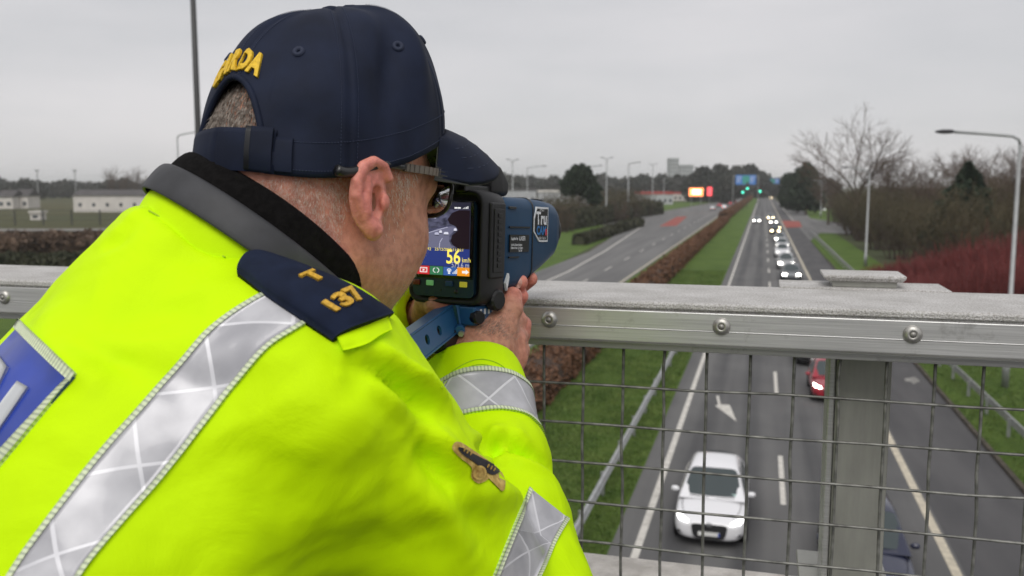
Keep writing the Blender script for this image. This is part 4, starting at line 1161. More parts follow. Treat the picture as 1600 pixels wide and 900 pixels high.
# ------------------------------------------------------------------ implicit-surface tools for the figure
def seg_t(p, a, b):
    ab = b - a
    return np.clip(((p - a) @ ab) / (ab @ ab), 0, 1)
def rcone(p, a, b, ra, rb):
    t = seg_t(p, a, b)
    return np.linalg.norm(p - (a + t[:, None] * (b - a)), axis=1) - (ra + (rb - ra) * t)
def ellip(p, c, A, r):
    """A rows = axes"""
    q = (p - c) @ np.asarray(A).T
    r = np.asarray(r, float)
    k0 = np.linalg.norm(q / r, axis=1); k1 = np.linalg.norm(q / (r * r), axis=1)
    return k0 * (k0 - 1) / (k1 + 1e-9)
def smin(a, b, k):
    h = np.clip(.5 + .5 * (b - a) / k, 0, 1)
    return b + (a - b) * h - k * h * (1 - h)
def smax(a, b, k): return -smin(-a, -b, k)
def iso(f, lo, hi, h, B=10):
    lo = np.asarray(lo, float); hi = np.asarray(hi, float)
    nb = np.ceil((hi - lo) / (h * B)).astype(int)
    n = nb * B
    Gd = np.ones(n, np.float32)
    bi = np.stack(np.meshgrid(*[np.arange(k) for k in nb], indexing='ij'), -1).reshape(-1, 3)
    cen = lo + (bi * B + (B - 1) / 2) * h
    fc = np.concatenate([f(c) for c in np.array_split(cen, max(1, len(cen) // 200000))])
    act = np.abs(fc) < h * B * 1.25
    loc = np.stack(np.meshgrid(np.arange(B), np.arange(B), np.arange(B), indexing='ij'), -1).reshape(-1, 3)
    Gb = Gd.reshape(nb[0], B, nb[1], B, nb[2], B)
    for b, v in zip(bi[~act], fc[~act]):
        if v < 0: Gb[b[0], :, b[1], :, b[2], :] = -1
    ab = bi[act]
    for ch in np.array_split(ab, max(1, len(ab) // 250)):
        P = lo + ((ch[:, None, :] * B + loc[None]) * h).reshape(-1, 3)
        v = f(P).astype(np.float32).reshape(len(ch), B, B, B)
        for b, x in zip(ch, v): Gb[b[0], :, b[1], :, b[2], :] = x
    S = Gd < 0
    nx, ny, nz_ = n
    cnt = np.zeros((nx - 1, ny - 1, nz_ - 1), np.int8)
    for dx in (0, 1):
        for dy in (0, 1):
            for dz in (0, 1):
                cnt += S[dx:nx - 1 + dx, dy:ny - 1 + dy, dz:nz_ - 1 + dz]
    cells = np.argwhere((cnt > 0) & (cnt < 8))
    idx = -np.ones(cnt.shape, np.int32)
    idx[cells[:, 0], cells[:, 1], cells[:, 2]] = np.arange(len(cells))
    acc = np.zeros((len(cells), 3)); w = np.zeros(len(cells))
    cor = [np.array(c) for c in [(0, 0, 0), (1, 0, 0), (0, 1, 0), (1, 1, 0), (0, 0, 1), (1, 0, 1), (0, 1, 1), (1, 1, 1)]]
    for i in range(8):
        for j in range(i + 1, 8):
            if np.abs(cor[i] - cor[j]).sum() != 1: continue
            a = cells + cor[i]; b = cells + cor[j]
            va = Gd[a[:, 0], a[:, 1], a[:, 2]]; vb = Gd[b[:, 0], b[:, 1], b[:, 2]]
            m = (va < 0) != (vb < 0)
            t = np.where(m, va / np.where(m, va - vb, 1), 0)[:, None]
            acc += np.where(m[:, None], a + t * (b - a), 0); w += m
    V = lo + acc / w[:, None] * h
    quads = []
    for ax in range(3):
        sl0 = [slice(None)] * 3; sl1 = [slice(None)] * 3
        sl0[ax] = slice(0, -1); sl1[ax] = slice(1, None)
        s0 = S[tuple(sl0)]; s1 = S[tuple(sl1)]
        e = np.argwhere(s0 != s1)
        o1, o2 = [(1, 2), (2, 0), (0, 1)][ax]
        e = e[(e[:, o1] > 0) & (e[:, o2] > 0)]
        lim = np.array(cnt.shape)
        e = e[(e[:, o1] < lim[o1]) & (e[:, o2] < lim[o2])]
        d1 = np.zeros(3, int); d1[o1] = 1; d2 = np.zeros(3, int); d2[o2] = 1
        q = np.stack([idx[tuple((e - d1 - d2).T)], idx[tuple((e - d2).T)], idx[tuple(e.T)], idx[tuple((e - d1).T)]], -1)
        flip = ~s0[tuple(e.T)]
        q[flip] = q[flip][:, ::-1]
        quads.append(q)
    Q = np.concatenate(quads)
    Q = Q[(Q >= 0).all(1)]
    # settle the vertices on the surface
    for _ in range(2):
        g, v = grad(f, V, h * .5)
        V = V - g * np.clip(v, -h, h)[:, None]
    return V, Q
def grad(f, V, e):
    v = f(V)
    g = np.stack([(f(V + d) - f(V - d)) for d in np.eye(3) * e], -1) / (2 * e)
    n = np.linalg.norm(g, axis=1) + 1e-9
    return g / n[:, None], v / np.maximum(n, .3)
def vnoise(p, s, seed=0):
    """cheap smooth noise from sines"""
    r = np.random.default_rng(seed)
    o = np.zeros(len(p))
    for k in range(7):
        d = r.normal(size=3); d /= np.linalg.norm(d)
        o += np.sin((p @ d) * s * r.uniform(.6, 1.8) + r.uniform(0, 6.28) + 1.3 * np.sin((p @ r.normal(size=3)) * s * .6))
    return o / 7
def set_attr(me, name, cols):
    a = me.color_attributes.new(name, 'FLOAT_COLOR', 'POINT')
    c = np.ones((len(cols), 4)); c[:, :3] = cols
    a.data.foreach_set('color', c.ravel())
def bvh_of(V, Fc): return BVHTree.FromPolygons([tuple(v) for v in V], [tuple(f) for f in Fc])

UPW = np.array([0, 0, 1.0])
# ---- frames
HEAD_AZ = R_(34 - 15.58); HEAD_PITCH = R_(11)
hf0 = np.array([math.sin(HEAD_AZ), math.cos(HEAD_AZ), 0])
HF = math.cos(HEAD_PITCH) * hf0 - math.sin(HEAD_PITCH) * UPW
HX = np.array([math.cos(HEAD_AZ), -math.sin(HEAD_AZ), 0])
HZ = np.cross(HX, HF)
HEAD_ROLL = R_(0)
HO = K(492, 318, .70)
HA = np.stack([HX, HF, HZ])                 # rows: world->head
def hw_(p): return HO + np.asarray(p, float) @ HA      # head local -> world
TOR_AZ = R_(60 - 15.58); LEAN = R_(35)
TF = np.array([math.sin(TOR_AZ), math.cos(TOR_AZ), 0])
TL = np.array([math.cos(TOR_AZ), -math.sin(TOR_AZ), 0])     # to his right
TU = math.cos(LEAN) * UPW + math.sin(LEAN) * TF
TN = -math.cos(LEAN) * TF + math.sin(LEAN) * UPW            # out of his back
T0 = K(332, 448, .68)
# joints (right arm near the lens, left arm beyond)
SR, ER, WR = K(482, 612, .60), K(808, 990, .72), K(736, 598, .89)
SL, EL, WL = T0 - .165 * TL + .085 * TF - .06 * UPW, K(440, 600, 1.12), K(670, 498, .968)

person = empty('person', tuple(np.array([T0[0] - .35, T0[1] - .2, 7.5])))
tag(person, 'police officer in yellow high-visibility jacket aiming a speed camera over the rail', 'person')
POFF = np.array(person.location)
def pchild(name, V, Fc, m, parent=None, smooth=True, mi=None):
    me = pymesh(name, np.asarray(V) - POFF, Fc, smooth, mi)
    o = link(name, me, m, parent or person)
    return o

# ------------------------------------------------------------------ jacket
TA = np.array([-.06, -.02, .03, .08, .14, .25, .40, .55, .75])
TW = np.array([.070, .085, .125, .170, .198, .215, .215, .212, .215])
TT = np.array([.070, .082, .100, .118, .130, .140, .142, .145, .145])
TC = np.array([.000, .000, -.012, -.024, -.030, -.034, -.034, -.03, -.02])
def sm_interp(x, xs, ys):
    xs2 = np.linspace(xs[0], xs[-1], 60)
    y2 = np.interp(xs2, xs, ys)
    k = np.ones(5) / 5
    y2 = np.convolve(np.pad(y2, 2, mode='edge'), k, 'valid')
    return np.interp(x, xs2, y2)
def torso_sdf(p, grow=0.0, amax=.60):
    q = p - T0
    a = -(q @ TU); b = q @ TL; c = q @ TN
    W = sm_interp(a, TA, TW) + grow; T = sm_interp(a, TA, TT) + grow
    c = c - sm_interp(a, TA, TC)
    k = (np.abs(b / W) ** 2.3 + np.abs(c / T) ** 2.3) ** (1 / 2.3)
    d = (k - 1) * np.minimum(W, T) * .85
    return smax(d, np.maximum(a - amax, -.03 - a), .02)
def arms_sdf(p, g=0.0):
    up = rcone(p, SR, ER, .078 + g, .053 + g)
    fo = rcone(p, ER, WR, .069 + g, .052 + g)
    r = smin(up, fo, .009)
    up = rcone(p, SL, EL, .080 + g, .068 + g); fo = rcone(p, EL, WL, .066 + g, .050 + g)
    return r, smin(up, fo, .03)
def cuff_cut(p):
    dR = unit(WR - ER); dL = unit(WL - EL)
    r = (p - (WR + dR * .012)) @ dR
    l = (p - (WL + dL * .0)) @ dL
    return r, l
def jacket_sdf(p):
    t = torso_sdf(p)
    r, l = arms_sdf(p)
    cr, cl = cuff_cut(p)
    # sleeves open at the cuff
    dR = unit(WR - ER); dL = unit(WL - EL)
    bore_r = rcone(p, WR - dR * .018, WR + dR * .1, .034, .040); bore_l = rcone(p, WL - dL * .018, WL + dL * .1, .030, .036)
    r = smax(smax(r, cr, .006), -bore_r, .004); l = smax(smax(l, cl, .006), -bore_l, .004)
    t = smin(t, l, .03)
    return smin(t, r, .05)
jlo = np.minimum.reduce([SR, ER, WR, SL, EL, WL, T0 - TU * .62]) - .26
jhi = np.maximum.reduce([SR, ER, WR, SL, EL, WL, T0 - TU * .62]) + .22
JV, JQ = iso(jacket_sdf, jlo, jhi, .0043)
jb0 = bvh_of(JV, JQ)
def hit(b, px, py):
    v = ray(px, py); v = v / np.linalg.norm(v)
    h = b.ray_cast(Vector(CC), Vector(v), 3.0)
    if h[0] is None: return None, None
    n = np.array(h[1])
    if n @ v > 0: n = -n
    return np.array(h[0]), n
JN, _ = grad(jacket_sdf, JV, .003)
# folds: polylines over the cloth, height (+ ridge, - crease) and width in metres
FOLDS = [
    ([(540, 545), (600, 560), (650, 590), (692, 628)], .012, .0085), ([(530, 562), (590, 580), (640, 612), (684, 655)], -.012, .0085), ([(545, 560), (590, 598), (640, 640)], .006, .008), ([(530, 585), (580, 625), (630, 680)], -.005, .010), ([(560, 540), (600, 562), (640, 575)], -.005, .006), ([(672, 668), (695, 700), (725, 745)], .007, .008), ([(655, 690), (680, 725), (712, 770)], -.008, .008), ([(700, 770), (760, 775), (815, 790)], .005, .010), ([(640, 740), (700, 800), (740, 870)], .005, .012), ([(655, 725), (720, 790), (765, 860)], -.005, .010), ([(240, 335), (300, 372), (352, 402)], -.004, .0035), ([(215, 345), (190, 375), (165, 395)], -.004, .008), ([(225, 330), (205, 352), (180, 378)], .004, .008), ([(90, 520), (160, 555), (230, 575)], -.004, .008), ([(80, 540), (130, 590), (170, 610)], .003, .008), ([(560, 600), (600, 640), (640, 690)], .005, .016),
    ([(150, 520), (230, 500), (330, 480)], -.003, .014), ([(130, 545), (240, 545), (380, 560)], .0035, .016), ([(160, 575), (280, 585), (390, 600)], -.003, .016),
    ([(60, 505), (110, 545), (160, 585)], .003, .016),
    ([(310, 440), (330, 490), (350, 530)], .003, .018),
    ([(430, 610), (500, 690), (540, 800)], .006, .030), ([(380, 660), (430, 760), (470, 880)], -.006, .030), ([(330, 730), (370, 820), (390, 900)], .005, .03),
    ([(560, 680), (620, 760), (660, 860)], -.005, .030), ([(520, 620), (580, 700), (640, 790)], .005, .026), ([(600, 840), (660, 790), (720, 760)], .005, .022),
    ([(540, 860), (620, 850), (700, 830)], -.004, .02), ([(420, 860), (520, 800), (600, 790)], .004, .022),
    ([(700, 668), (720, 700), (760, 745), (830, 800)], .004, .014),
    ([(742, 706), (775, 700), (818, 706), (864, 732)], -.013, .0055), ([(738, 690), (772, 684), (816, 690), (860, 712)], .010, .0075), ([(745, 722), (780, 716), (820, 724), (868, 752)], .006, .0065), ([(860, 700), (885, 760), (905, 830)], .004, .012),
    ([(880, 735), (893, 790), (912, 860)], -.004, .007),
    ([(700, 600), (750, 575), (800, 590)], .0015, .006), ([(250, 420), (330, 450), (400, 445)], .003, .02), ([(200, 470), (260, 440), (330, 410)], -.003, .018),
]
def poly_dist(P, L_):
    best = np.full(len(P), 9.0); tt = np.zeros(len(P))
    for i in range(len(L_) - 1):
        t = seg_t(P, L_[i], L_[i + 1])
        d = np.linalg.norm(P - (L_[i] + t[:, None] * (L_[i + 1] - L_[i])), axis=1)
        m = d < best
        best[m] = d[m]; tt[m] = (i + t[m]) / (len(L_) - 1)
    return best, tt
disp = .0044 * vnoise(JV, 30, 1) + .0024 * vnoise(JV, 75, 2) + .0009 * vnoise(JV, 190, 3)
for pts, A, w in FOLDS:
    H = [hit(jb0, *q)[0] for q in pts]
    H = [h for h in H if h is not None]
    if len(H) < 2: continue
    H = smoothpath(H, 12)
    d, t = poly_dist(JV, H)
    disp += 1.25 * A * np.exp(-(d / w) ** 2) * np.sin(np.pi * np.clip(t, .04, .96)) ** .6
# compressed rings on the forearms and at the elbow
for a, b, nw in ((ER, WR, 5),):
    t = seg_t(JV, a, b); ax = unit(b - a)
    near = np.exp(-(np.maximum(0, rcone(JV, a, b, .069, .047)) / .01) ** 2)
    disp += near * .0022 * np.sin(t * 22 + 2.2 * vnoise(JV, 22, 5)) * np.sin(np.pi * np.clip(t, 0, 1))
JV = JV + JN * disp[:, None]
M_hivis, b_ = new_mat('hivis_yellow_cloth')
N_, L_n = M_hivis.node_tree.nodes, M_hivis.node_tree.links
tcn = N_.new('ShaderNodeTexCoord')
nn1 = N_.new('ShaderNodeTexNoise'); nn1.inputs['Scale'].default_value = 9; nn1.inputs['Detail'].default_value = 6
nn2 = N_.new('ShaderNodeTexNoise'); nn2.inputs['Scale'].default_value = 24; nn2.inputs['Detail'].default_value = 2
nn3 = N_.new('ShaderNodeTexNoise'); nn3.inputs['Scale'].default_value = 900; nn3.inputs['Detail'].default_value = 1
for n in (nn1, nn2, nn3): L_n.new(tcn.outputs['Object'], n.inputs['Vector'])
rpn = N_.new('ShaderNodeValToRGB')
rpn.color_ramp.elements[0].position = .3; rpn.color_ramp.elements[0].color = (0.57, 0.88, 0.0, 1)
rpn.color_ramp.elements[1].position = .7; rpn.color_ramp.elements[1].color = (0.62, 0.94, 0.0, 1)
L_n.new(nn1.outputs[0], rpn.inputs[0])
mxn = N_.new('ShaderNodeMix'); mxn.data_type = 'RGBA'; mxn.inputs[7].default_value = (0.20, 0.25, 0.02, 1)
mrn = N_.new('ShaderNodeMapRange'); mrn.inputs['From Min'].default_value = .69; mrn.inputs['From Max'].default_value = .80; mrn.inputs['To Max'].default_value = .6
nn4 = N_.new('ShaderNodeTexNoise'); nn4.inputs['Scale'].default_value = 30; nn4.inputs['Detail'].default_value = 6; nn4.inputs['Roughness'].default_value = .75
L_n.new(tcn.outputs['Object'], nn4.inputs['Vector']); L_n.new(nn4.outputs[0], mrn.inputs[0]); L_n.new(mrn.outputs[0], mxn.inputs[0])
L_n.new(rpn.outputs[0], mxn.inputs[6]); L_n.new(mxn.outputs[2], b_.inputs['Base Color'])
b_.inputs['Roughness'].default_value = .7; b_.inputs['Specular IOR Level'].default_value = .12
bpn = N_.new('ShaderNodeBump'); bpn.inputs['Strength'].default_value = .12; bpn.inputs['Distance'].default_value = .0006
bp2 = N_.new('ShaderNodeBump'); bp2.inputs['Strength'].default_value = .5; bp2.inputs['Distance'].default_value = .009
nn5 = N_.new('ShaderNodeTexNoise'); nn5.inputs['Scale'].default_value = 13; nn5.inputs['Detail'].default_value = 5; nn5.inputs['Roughness'].default_value = .45; nn5.inputs['Distortion'].default_value = .8
L_n.new(tcn.outputs['Object'], nn5.inputs['Vector']); L_n.new(nn5.outputs[0], bp2.inputs['Height']); L_n.new(bp2.outputs[0], bpn.inputs['Normal'])
L_n.new(nn3.outputs[0], bpn.inputs['Height']); L_n.new(bpn.outputs[0], b_.inputs['Normal'])
jacket = pchild('jacket', JV, JQ, M_hivis)
jb = bvh_of(JV, JQ)
jn_v = np.zeros_like(JV)
# smooth normals by vertex
fn = np.cross(JV[JQ[:, 2]] - JV[JQ[:, 0]], JV[JQ[:, 3]] - JV[JQ[:, 1]])
for k in range(4): np.add.at(jn_v, JQ[:, k], fn)
jn_v /= np.linalg.norm(jn_v, axis=1)[:, None] + 1e-12
def jhit(px, py):
    """point and smooth normal of the jacket under a sight line"""
    v = ray(px, py); v = v / np.linalg.norm(v)
    h = jb.ray_cast(Vector(CC), Vector(v), 3.0)
    if h[0] is None: return None, None
    f = JQ[h[2]]; p = np.array(h[0])
    w = 1 / (np.linalg.norm(JV[f] - p, axis=1) + 1e-5)
    n = (jn_v[f] * w[:, None]).sum(0); n /= np.linalg.norm(n)
    if n @ v > 0: n = -n
    return p, n
def patch_pts(A, nu, nv, off, f=None):
    """A: list of rows of pixel points (each row a polyline); resampled to nu x nv and laid on the jacket"""
    rows = [smoothpath(r, nv) if len(r) > 2 else np.linspace(r[0], r[1], nv) for r in A]
    rows = np.array(rows)
    gridp = np.array([smoothpath(rows[:, j], nu) if len(rows) > 2 else np.linspace(rows[0, j], rows[-1, j], nu) for j in range(nv)]).transpose(1, 0, 2)
    P = np.full((nu, nv, 3), np.nan); Nn = np.zeros((nu, nv, 3))
    for i in range(nu):
        for j in range(nv):
            p, n = jhit(*gridp[i, j])
            if p is not None: P[i, j] = p; Nn[i, j] = n
    # extrapolate the misses along the row
    for i in range(nu):
        for j in range(nv):
            if np.isnan(P[i, j, 0]):
                ok = [k for k in range(nv) if not np.isnan(P[i, k, 0])]
                if ok:
                    k = min(ok, key=lambda q: abs(q - j)); P[i, j] = P[i, k]; Nn[i, j] = Nn[i, k]
                else:
                    P[i, j] = P[max(i - 1, 0), j]; Nn[i, j] = Nn[max(i - 1, 0), j]
    for _ in range(2):
        Ns = Nn.copy()
        Ns[1:-1] += Nn[:-2] + Nn[2:]; Ns[:, 1:-1] += Nn[:, :-2] + Nn[:, 2:]
        Nn = Ns / (np.linalg.norm(Ns, axis=2)[:, :, None] + 1e-9)
    o = off if f is None else off + f(np.linspace(0, 1, nu)[:, None], np.linspace(0, 1, nv)[None, :])[:, :, None]
    return P, P + Nn * o, Nn
def grid_obj(name, P, m, parent=None, skirt=None, uvs=None):
    """grid mesh with uv in metres; skirt drops the rim back along -normal"""
    nu, nv = P.shape[:2]
    V = list(P.reshape(-1, 3)); Fc = []
    for i in range(nu - 1):
        for j in range(nv - 1):
            Fc.append([i * nv + j, (i + 1) * nv + j, (i + 1) * nv + j + 1, i * nv + j + 1])
    du = np.concatenate([[0], np.cumsum(np.linalg.norm(np.diff(P[:, nv // 2], axis=0), axis=1))])
    dv = np.concatenate([[0], np.cumsum(np.linalg.norm(np.diff(P[nu // 2], axis=0), axis=1))])
    UV = [(a, b) for a in du for b in dv]
    if skirt is not None:
        rim = [(i, 0) for i in range(nu)] + [(nu - 1, j) for j in range(1, nv)] + [(i, nv - 1) for i in range(nu - 2, -1, -1)] + [(0, j) for j in range(nv - 2, 0, -1)]
        b0 = len(V)
        for (i, j) in rim: V.append(skirt[i, j]); UV.append((du[i], dv[j]))
        n = len(rim)
        for k in range(n):
            a = rim[k]; b = rim[(k + 1) % n]
            Fc.append([a[0] * nv + a[1], b[0] * nv + b[1], b0 + (k + 1) % n, b0 + k])
    o = pchild(name, np.array(V), Fc, m, parent)
    me = o.data
    uv = me.uv_layers.new(name='UVMap')
    li = np.zeros(len(me.loops), np.int32); me.loops.foreach_get('vertex_index', li)
    uv.data.foreach_set('uv', np.array(UV)[li].ravel())
    # normals outwards
    return o
def uv_node(m):
    n = m.node_tree.nodes.new('ShaderNodeUVMap'); n.uv_map = 'UVMap'
    return n.outputs[0]
def refl_mat():
    m, b = new_mat('retroreflective_tape')
    N, L = m.node_tree.nodes, m.node_tree.links
    uv = uv_node(m)
    def lines(ang, per, wid):
        mp_ = N.new('ShaderNodeMapping'); mp_.inputs['Rotation'].default_value = (0, 0, ang); mp_.inputs['Scale'].default_value = (1 / per,) * 3
        # mapping rotates after scaling; both uniform
        L.new(uv, mp_.inputs[0])
        sx = N.new('ShaderNodeSeparateXYZ'); L.new(mp_.outputs[0], sx.inputs[0])
        fr = N.new('ShaderNodeMath'); fr.operation = 'FRACT'; L.new(sx.outputs[0], fr.inputs[0])
        lt = N.new('ShaderNodeMath'); lt.operation = 'LESS_THAN'; lt.inputs[1].default_value = wid; L.new(fr.outputs[0], lt.inputs[0])
        return lt.outputs[0]
    a = lines(R_(47), .043, .05); c = lines(R_(-38), .043, .05)
    mx = N.new('ShaderNodeMath'); mx.operation = 'MAXIMUM'; L.new(a, mx.inputs[0]); L.new(c, mx.inputs[1])
    n = N.new('ShaderNodeTexNoise'); n.inputs['Scale'].default_value = 32; n.inputs['Detail'].default_value = 6
    t = N.new('ShaderNodeTexCoord'); L.new(t.outputs['Object'], n.inputs['Vector'])
    r = N.new('ShaderNodeValToRGB')
    r.color_ramp.elements[0].position = .32; r.color_ramp.elements[0].color = (0.36, 0.36, 0.385, 1)
    r.color_ramp.elements[1].position = .68; r.color_ramp.elements[1].color = (0.56, 0.56, 0.585, 1)
    # differing reflection of the tape's diamonds, put into the colour as random greys
    cells = []
    for ang in (R_(47), R_(-38)):
        mp_ = N.new('ShaderNodeMapping'); mp_.inputs['Rotation'].default_value = (0, 0, ang); mp_.inputs['Scale'].default_value = (1 / .043,) * 3
        L.new(uv, mp_.inputs[0]); sx = N.new('ShaderNodeSeparateXYZ'); L.new(mp_.outputs[0], sx.inputs[0])
        fl = N.new('ShaderNodeMath'); fl.operation = 'FLOOR'; L.new(sx.outputs[0], fl.inputs[0]); cells.append(fl.outputs[0])
    cx = N.new('ShaderNodeCombineXYZ'); L.new(cells[0], cx.inputs[0]); L.new(cells[1], cx.inputs[1])
    wn = N.new('ShaderNodeTexWhiteNoise'); wn.noise_dimensions = '2D'; L.new(cx.outputs[0], wn.inputs['Vector'])
    ad = N.new('ShaderNodeMath'); ad.operation = 'MULTIPLY_ADD'; ad.inputs[1].default_value = .34; L.new(wn.outputs['Value'], ad.inputs[0])
    sb = N.new('ShaderNodeMath'); sb.operation = 'SUBTRACT'; sb.inputs[1].default_value = .17; L.new(n.outputs[0], sb.inputs[0]); L.new(sb.outputs[0], ad.inputs[2])
    L.new(ad.outputs[0], r.inputs[0])
    mc = N.new('ShaderNodeMix'); mc.data_type = 'RGBA'; mc.inputs[7].default_value = (0.68, 0.68, 0.71, 1)
    L.new(mx.outputs[0], mc.inputs[0]); L.new(r.outputs[0], mc.inputs[6]); L.new(mc.outputs[2], b.inputs['Base Color'])
    b.inputs['Roughness'].default_value = .38; b.inputs['Metallic'].default_value = .15; b.inputs['Coat Weight'].default_value = .25
    bp = N.new('ShaderNodeBump'); bp.inputs['Strength'].default_value = .6; bp.inputs['Distance'].default_value = .0008
    L.new(mx.outputs[0], bp.inputs['Height']); L.new(bp.outputs[0], b.inputs['Normal'])
    return m
def stitch_mat():
    m, b = new_mat('stitched_tape_edge')
    N, L = m.node_tree.nodes, m.node_tree.links
    uv = uv_node(m)
    sx = N.new('ShaderNodeSeparateXYZ'); L.new(uv, sx.inputs[0])
    mu = N.new('ShaderNodeMath'); mu.operation = 'MULTIPLY'; mu.inputs[1].default_value = 1 / .0034; L.new(sx.outputs[0], mu.inputs[0])
    fr = N.new('ShaderNodeMath'); fr.operation = 'FRACT'; L.new(mu.outputs[0], fr.inputs[0])
    r = N.new('ShaderNodeValToRGB')
    r.color_ramp.elements[0].position = .30; r.color_ramp.elements[0].color = (0.42, 0.48, 0.34, 1)
    r.color_ramp.elements[1].position = .48; r.color_ramp.elements[1].color = (0.68, 0.76, 0.50, 1)
    L.new(fr.outputs[0], r.inputs[0]); L.new(r.outputs[0], b.inputs['Base Color'])
    bp = N.new('ShaderNodeBump'); bp.inputs['Strength'].default_value = .8; bp.inputs['Distance'].default_value = .001
    L.new(fr.outputs[0], bp.inputs['Height']); L.new(bp.outputs[0], b.inputs['Normal'])
    b.inputs['Roughness'].default_value = .6
    return m
M_refl = refl_mat(); M_stitch = stitch_mat()
def tape(left, right, nu, nv, edge=.085, name='reflective_band'):
    """tape between two pixel polylines, with its stitched borders"""
    left = smoothpath(left, nu); right = smoothpath(right, nu)
    def sub(a, b): return [[tuple(l + (r - l) * t) for l, r in zip(left, right)] for t in (a, b)]
    def lay(a, b, nvv, off):
        g = np.array(sub(a, b)).transpose(1, 0, 2)           # nu x 2 x 2
        rows = [[tuple(r[0]), tuple(r[1])] for r in g]
        base, top, _ = patch_pts(rows, nu, nvv, off)
        return base, top
    base, top = lay(edge * .85, 1 - edge * .85, nv, .0016)
    o = grid_obj(name, top, M_refl, skirt=base)
    for a, b in ((0, edge), (1 - edge, 1)):
        base, top = lay(a, b, 4, .0024)
        grid_obj('stitched_edge', top, M_stitch, o, skirt=base)
    return o
tape([(465, 438), (395, 468), (330, 512), (285, 560), (230, 622), (160, 700), (90, 790), (40, 858), (10, 905)], [(530, 478), (470, 512), (420, 545), (372, 600), (318, 668), (255, 745), (190, 820), (140, 880), (115, 920)], 90, 12)
tape([(826, 763), (808, 806), (790, 850), (768, 905), (745, 960)], [(887, 812), (873, 838), (858, 868), (840, 905), (820, 955)], 30, 10)
# cuff band: rings laid round the forearm
def ring_band(a, b, t0_, t1_, n=64, nv=10, off=.0016, name='reflective_band', tilt=(0, 0, 0), edge=.095):
    ax = unit(b - a); u = unit(np.cross(ax, UPW)); w = np.cross(ax, u)
    def ring(t, off_):
        out = []
        for k in range(n + 1):
            an = 2 * math.pi * k / n
            d = math.cos(an) * u + math.sin(an) * w
            c = a + (b - a) * t + d * .0 + ax * (tilt[0] * math.cos(an) + tilt[1] * math.sin(an))
            h = jb.ray_cast(Vector(c + d * .078), Vector(-d), .078)
            p = np.array(h[0]) if h[0] is not None else c + d * .05
            out.append(p + d * off_)
        return out
    def band(x0, x1, m_, off_, nvv, nm, par=None):
        base = np.array([ring(x0 + (x1 - x0) * j / (nvv - 1), -.001) for j in range(nvv)]).transpose(1, 0, 2)
        top = np.array([ring(x0 + (x1 - x0) * j / (nvv - 1), off_) for j in range(nvv)]).transpose(1, 0, 2)
        return grid_obj(nm, top, m_, par, skirt=base)
    e = (t1_ - t0_) * edge
    o = band(t0_ + e * .8, t1_ - e * .8, M_refl, off, nv, name)
    band(t0_, t0_ + e, M_stitch, off + .001, 3, 'stitched_edge', o); band(t1_ - e, t1_, M_stitch, off + .001, 3, 'stitched_edge', o)
    return o
ring_band(ER, WR, .70, .895)
# ---- blue back panel with its pale border and the last letter of the legend
M_panel = mat('royal_blue_panel', (0.022, 0.055, 0.36), .42, var=.15, scale=25, coat=.15, bump=.1, bscale=40, bdist=.002)
M_pedge = M_stitch
def panel_pts(cor, nu, nv, off):
    return patch_pts([[cor[0], cor[1]], [cor[3], cor[2]]], nu, nv, off)
base, top, _ = panel_pts([(-60, 425), (118, 590), (-10, 735), (-200, 560)], 26, 26, .0016)
bp_o = grid_obj('back_panel', top, M_panel, skirt=base)
for cor in ([(-60, 412), (120, 584), (112, 596), (-68, 428)], [(119, 586), (-10, 742), (-22, 732), (108, 590)]):
    base, top, _ = patch_pts([[cor[0], cor[1]], [cor[3], cor[2]]], 4, 40, .0024)
    base = base.transpose(1, 0, 2); top = top.transpose(1, 0, 2)
    grid_obj('stitched_edge', top, M_stitch, bp_o, skirt=base)
M_pale = mat('pale_reflective_letter', (0.55, 0.57, 0.58), .45, metal=.1)
for st_ in ([(2, 556), (-38, 640), (-20, 654), (17, 576)], [(33, 598), (-28, 680), (-10, 694), (49, 608)]):
    base, top, _ = patch_pts([[st_[0], st_[1]], [st_[3], st_[2]]], 4, 14, .0030)
    grid_obj('letter_stroke', top, M_pale, bp_o, skirt=base)
# ---- shoulder slide with rank number
M_navy = mat('navy_cloth', (0.0085, 0.014, 0.034), .85, spec=.2, var=.2, scale=60, sheen=.0, bump=.25, bscale=1200, bdist=.0004)
M_gold = mat('gold_embroidery', (0.62, 0.36, 0.03), .55, var=.25, scale=600, bump=.7, bscale=900, bdist=.0006)
def pillow(u, v): return .0095 * (np.clip(np.sin(np.pi * np.clip(v, .0, 1)), 0, 1) ** .35) * (np.clip(np.sin(np.pi * np.clip(u * .94 + .03, 0, 1)), 0, 1) ** .25)
ebase, etop, en = patch_pts([[(371, 432), (384, 413), (404, 403)], [(420, 469), (444, 444), (472, 429)], [(470, 503), (505, 478), (542, 458)], [(519, 535), (566, 516), (609, 496)]], 30, 20, .003, pillow)
slide = grid_obj('shoulder_slide', etop, M_navy, skirt=ebase - en * .003)
eb = bvh_of(etop.reshape(-1, 3), [[i * 20 + j, (i + 1) * 20 + j, (i + 1) * 20 + j + 1, i * 20 + j + 1] for i in range(29) for j in range(19)])
def on_slide(uc, vc, su, sv):
    """text plane -> slide surface; x runs along u, y along v"""
    def f(V):
        out = []
        for x, y, z in V:
            u = np.clip(uc - y * su, 0, 1) * 29; v = np.clip(vc + x * sv, 0, 1) * 19
            i, j = min(int(u), 28), min(int(v), 18); a, b = u - i, v - j
            p = etop[i, j] * (1 - a) * (1 - b) + etop[i + 1, j] * a * (1 - b) + etop[i, j + 1] * (1 - a) * b + etop[i + 1, j + 1] * a * b
            n = en[i, j]
            out.append(p + n * (.0006 + z) - POFF)
        return np.array(out)
    return f
def serif(parts):
    pass
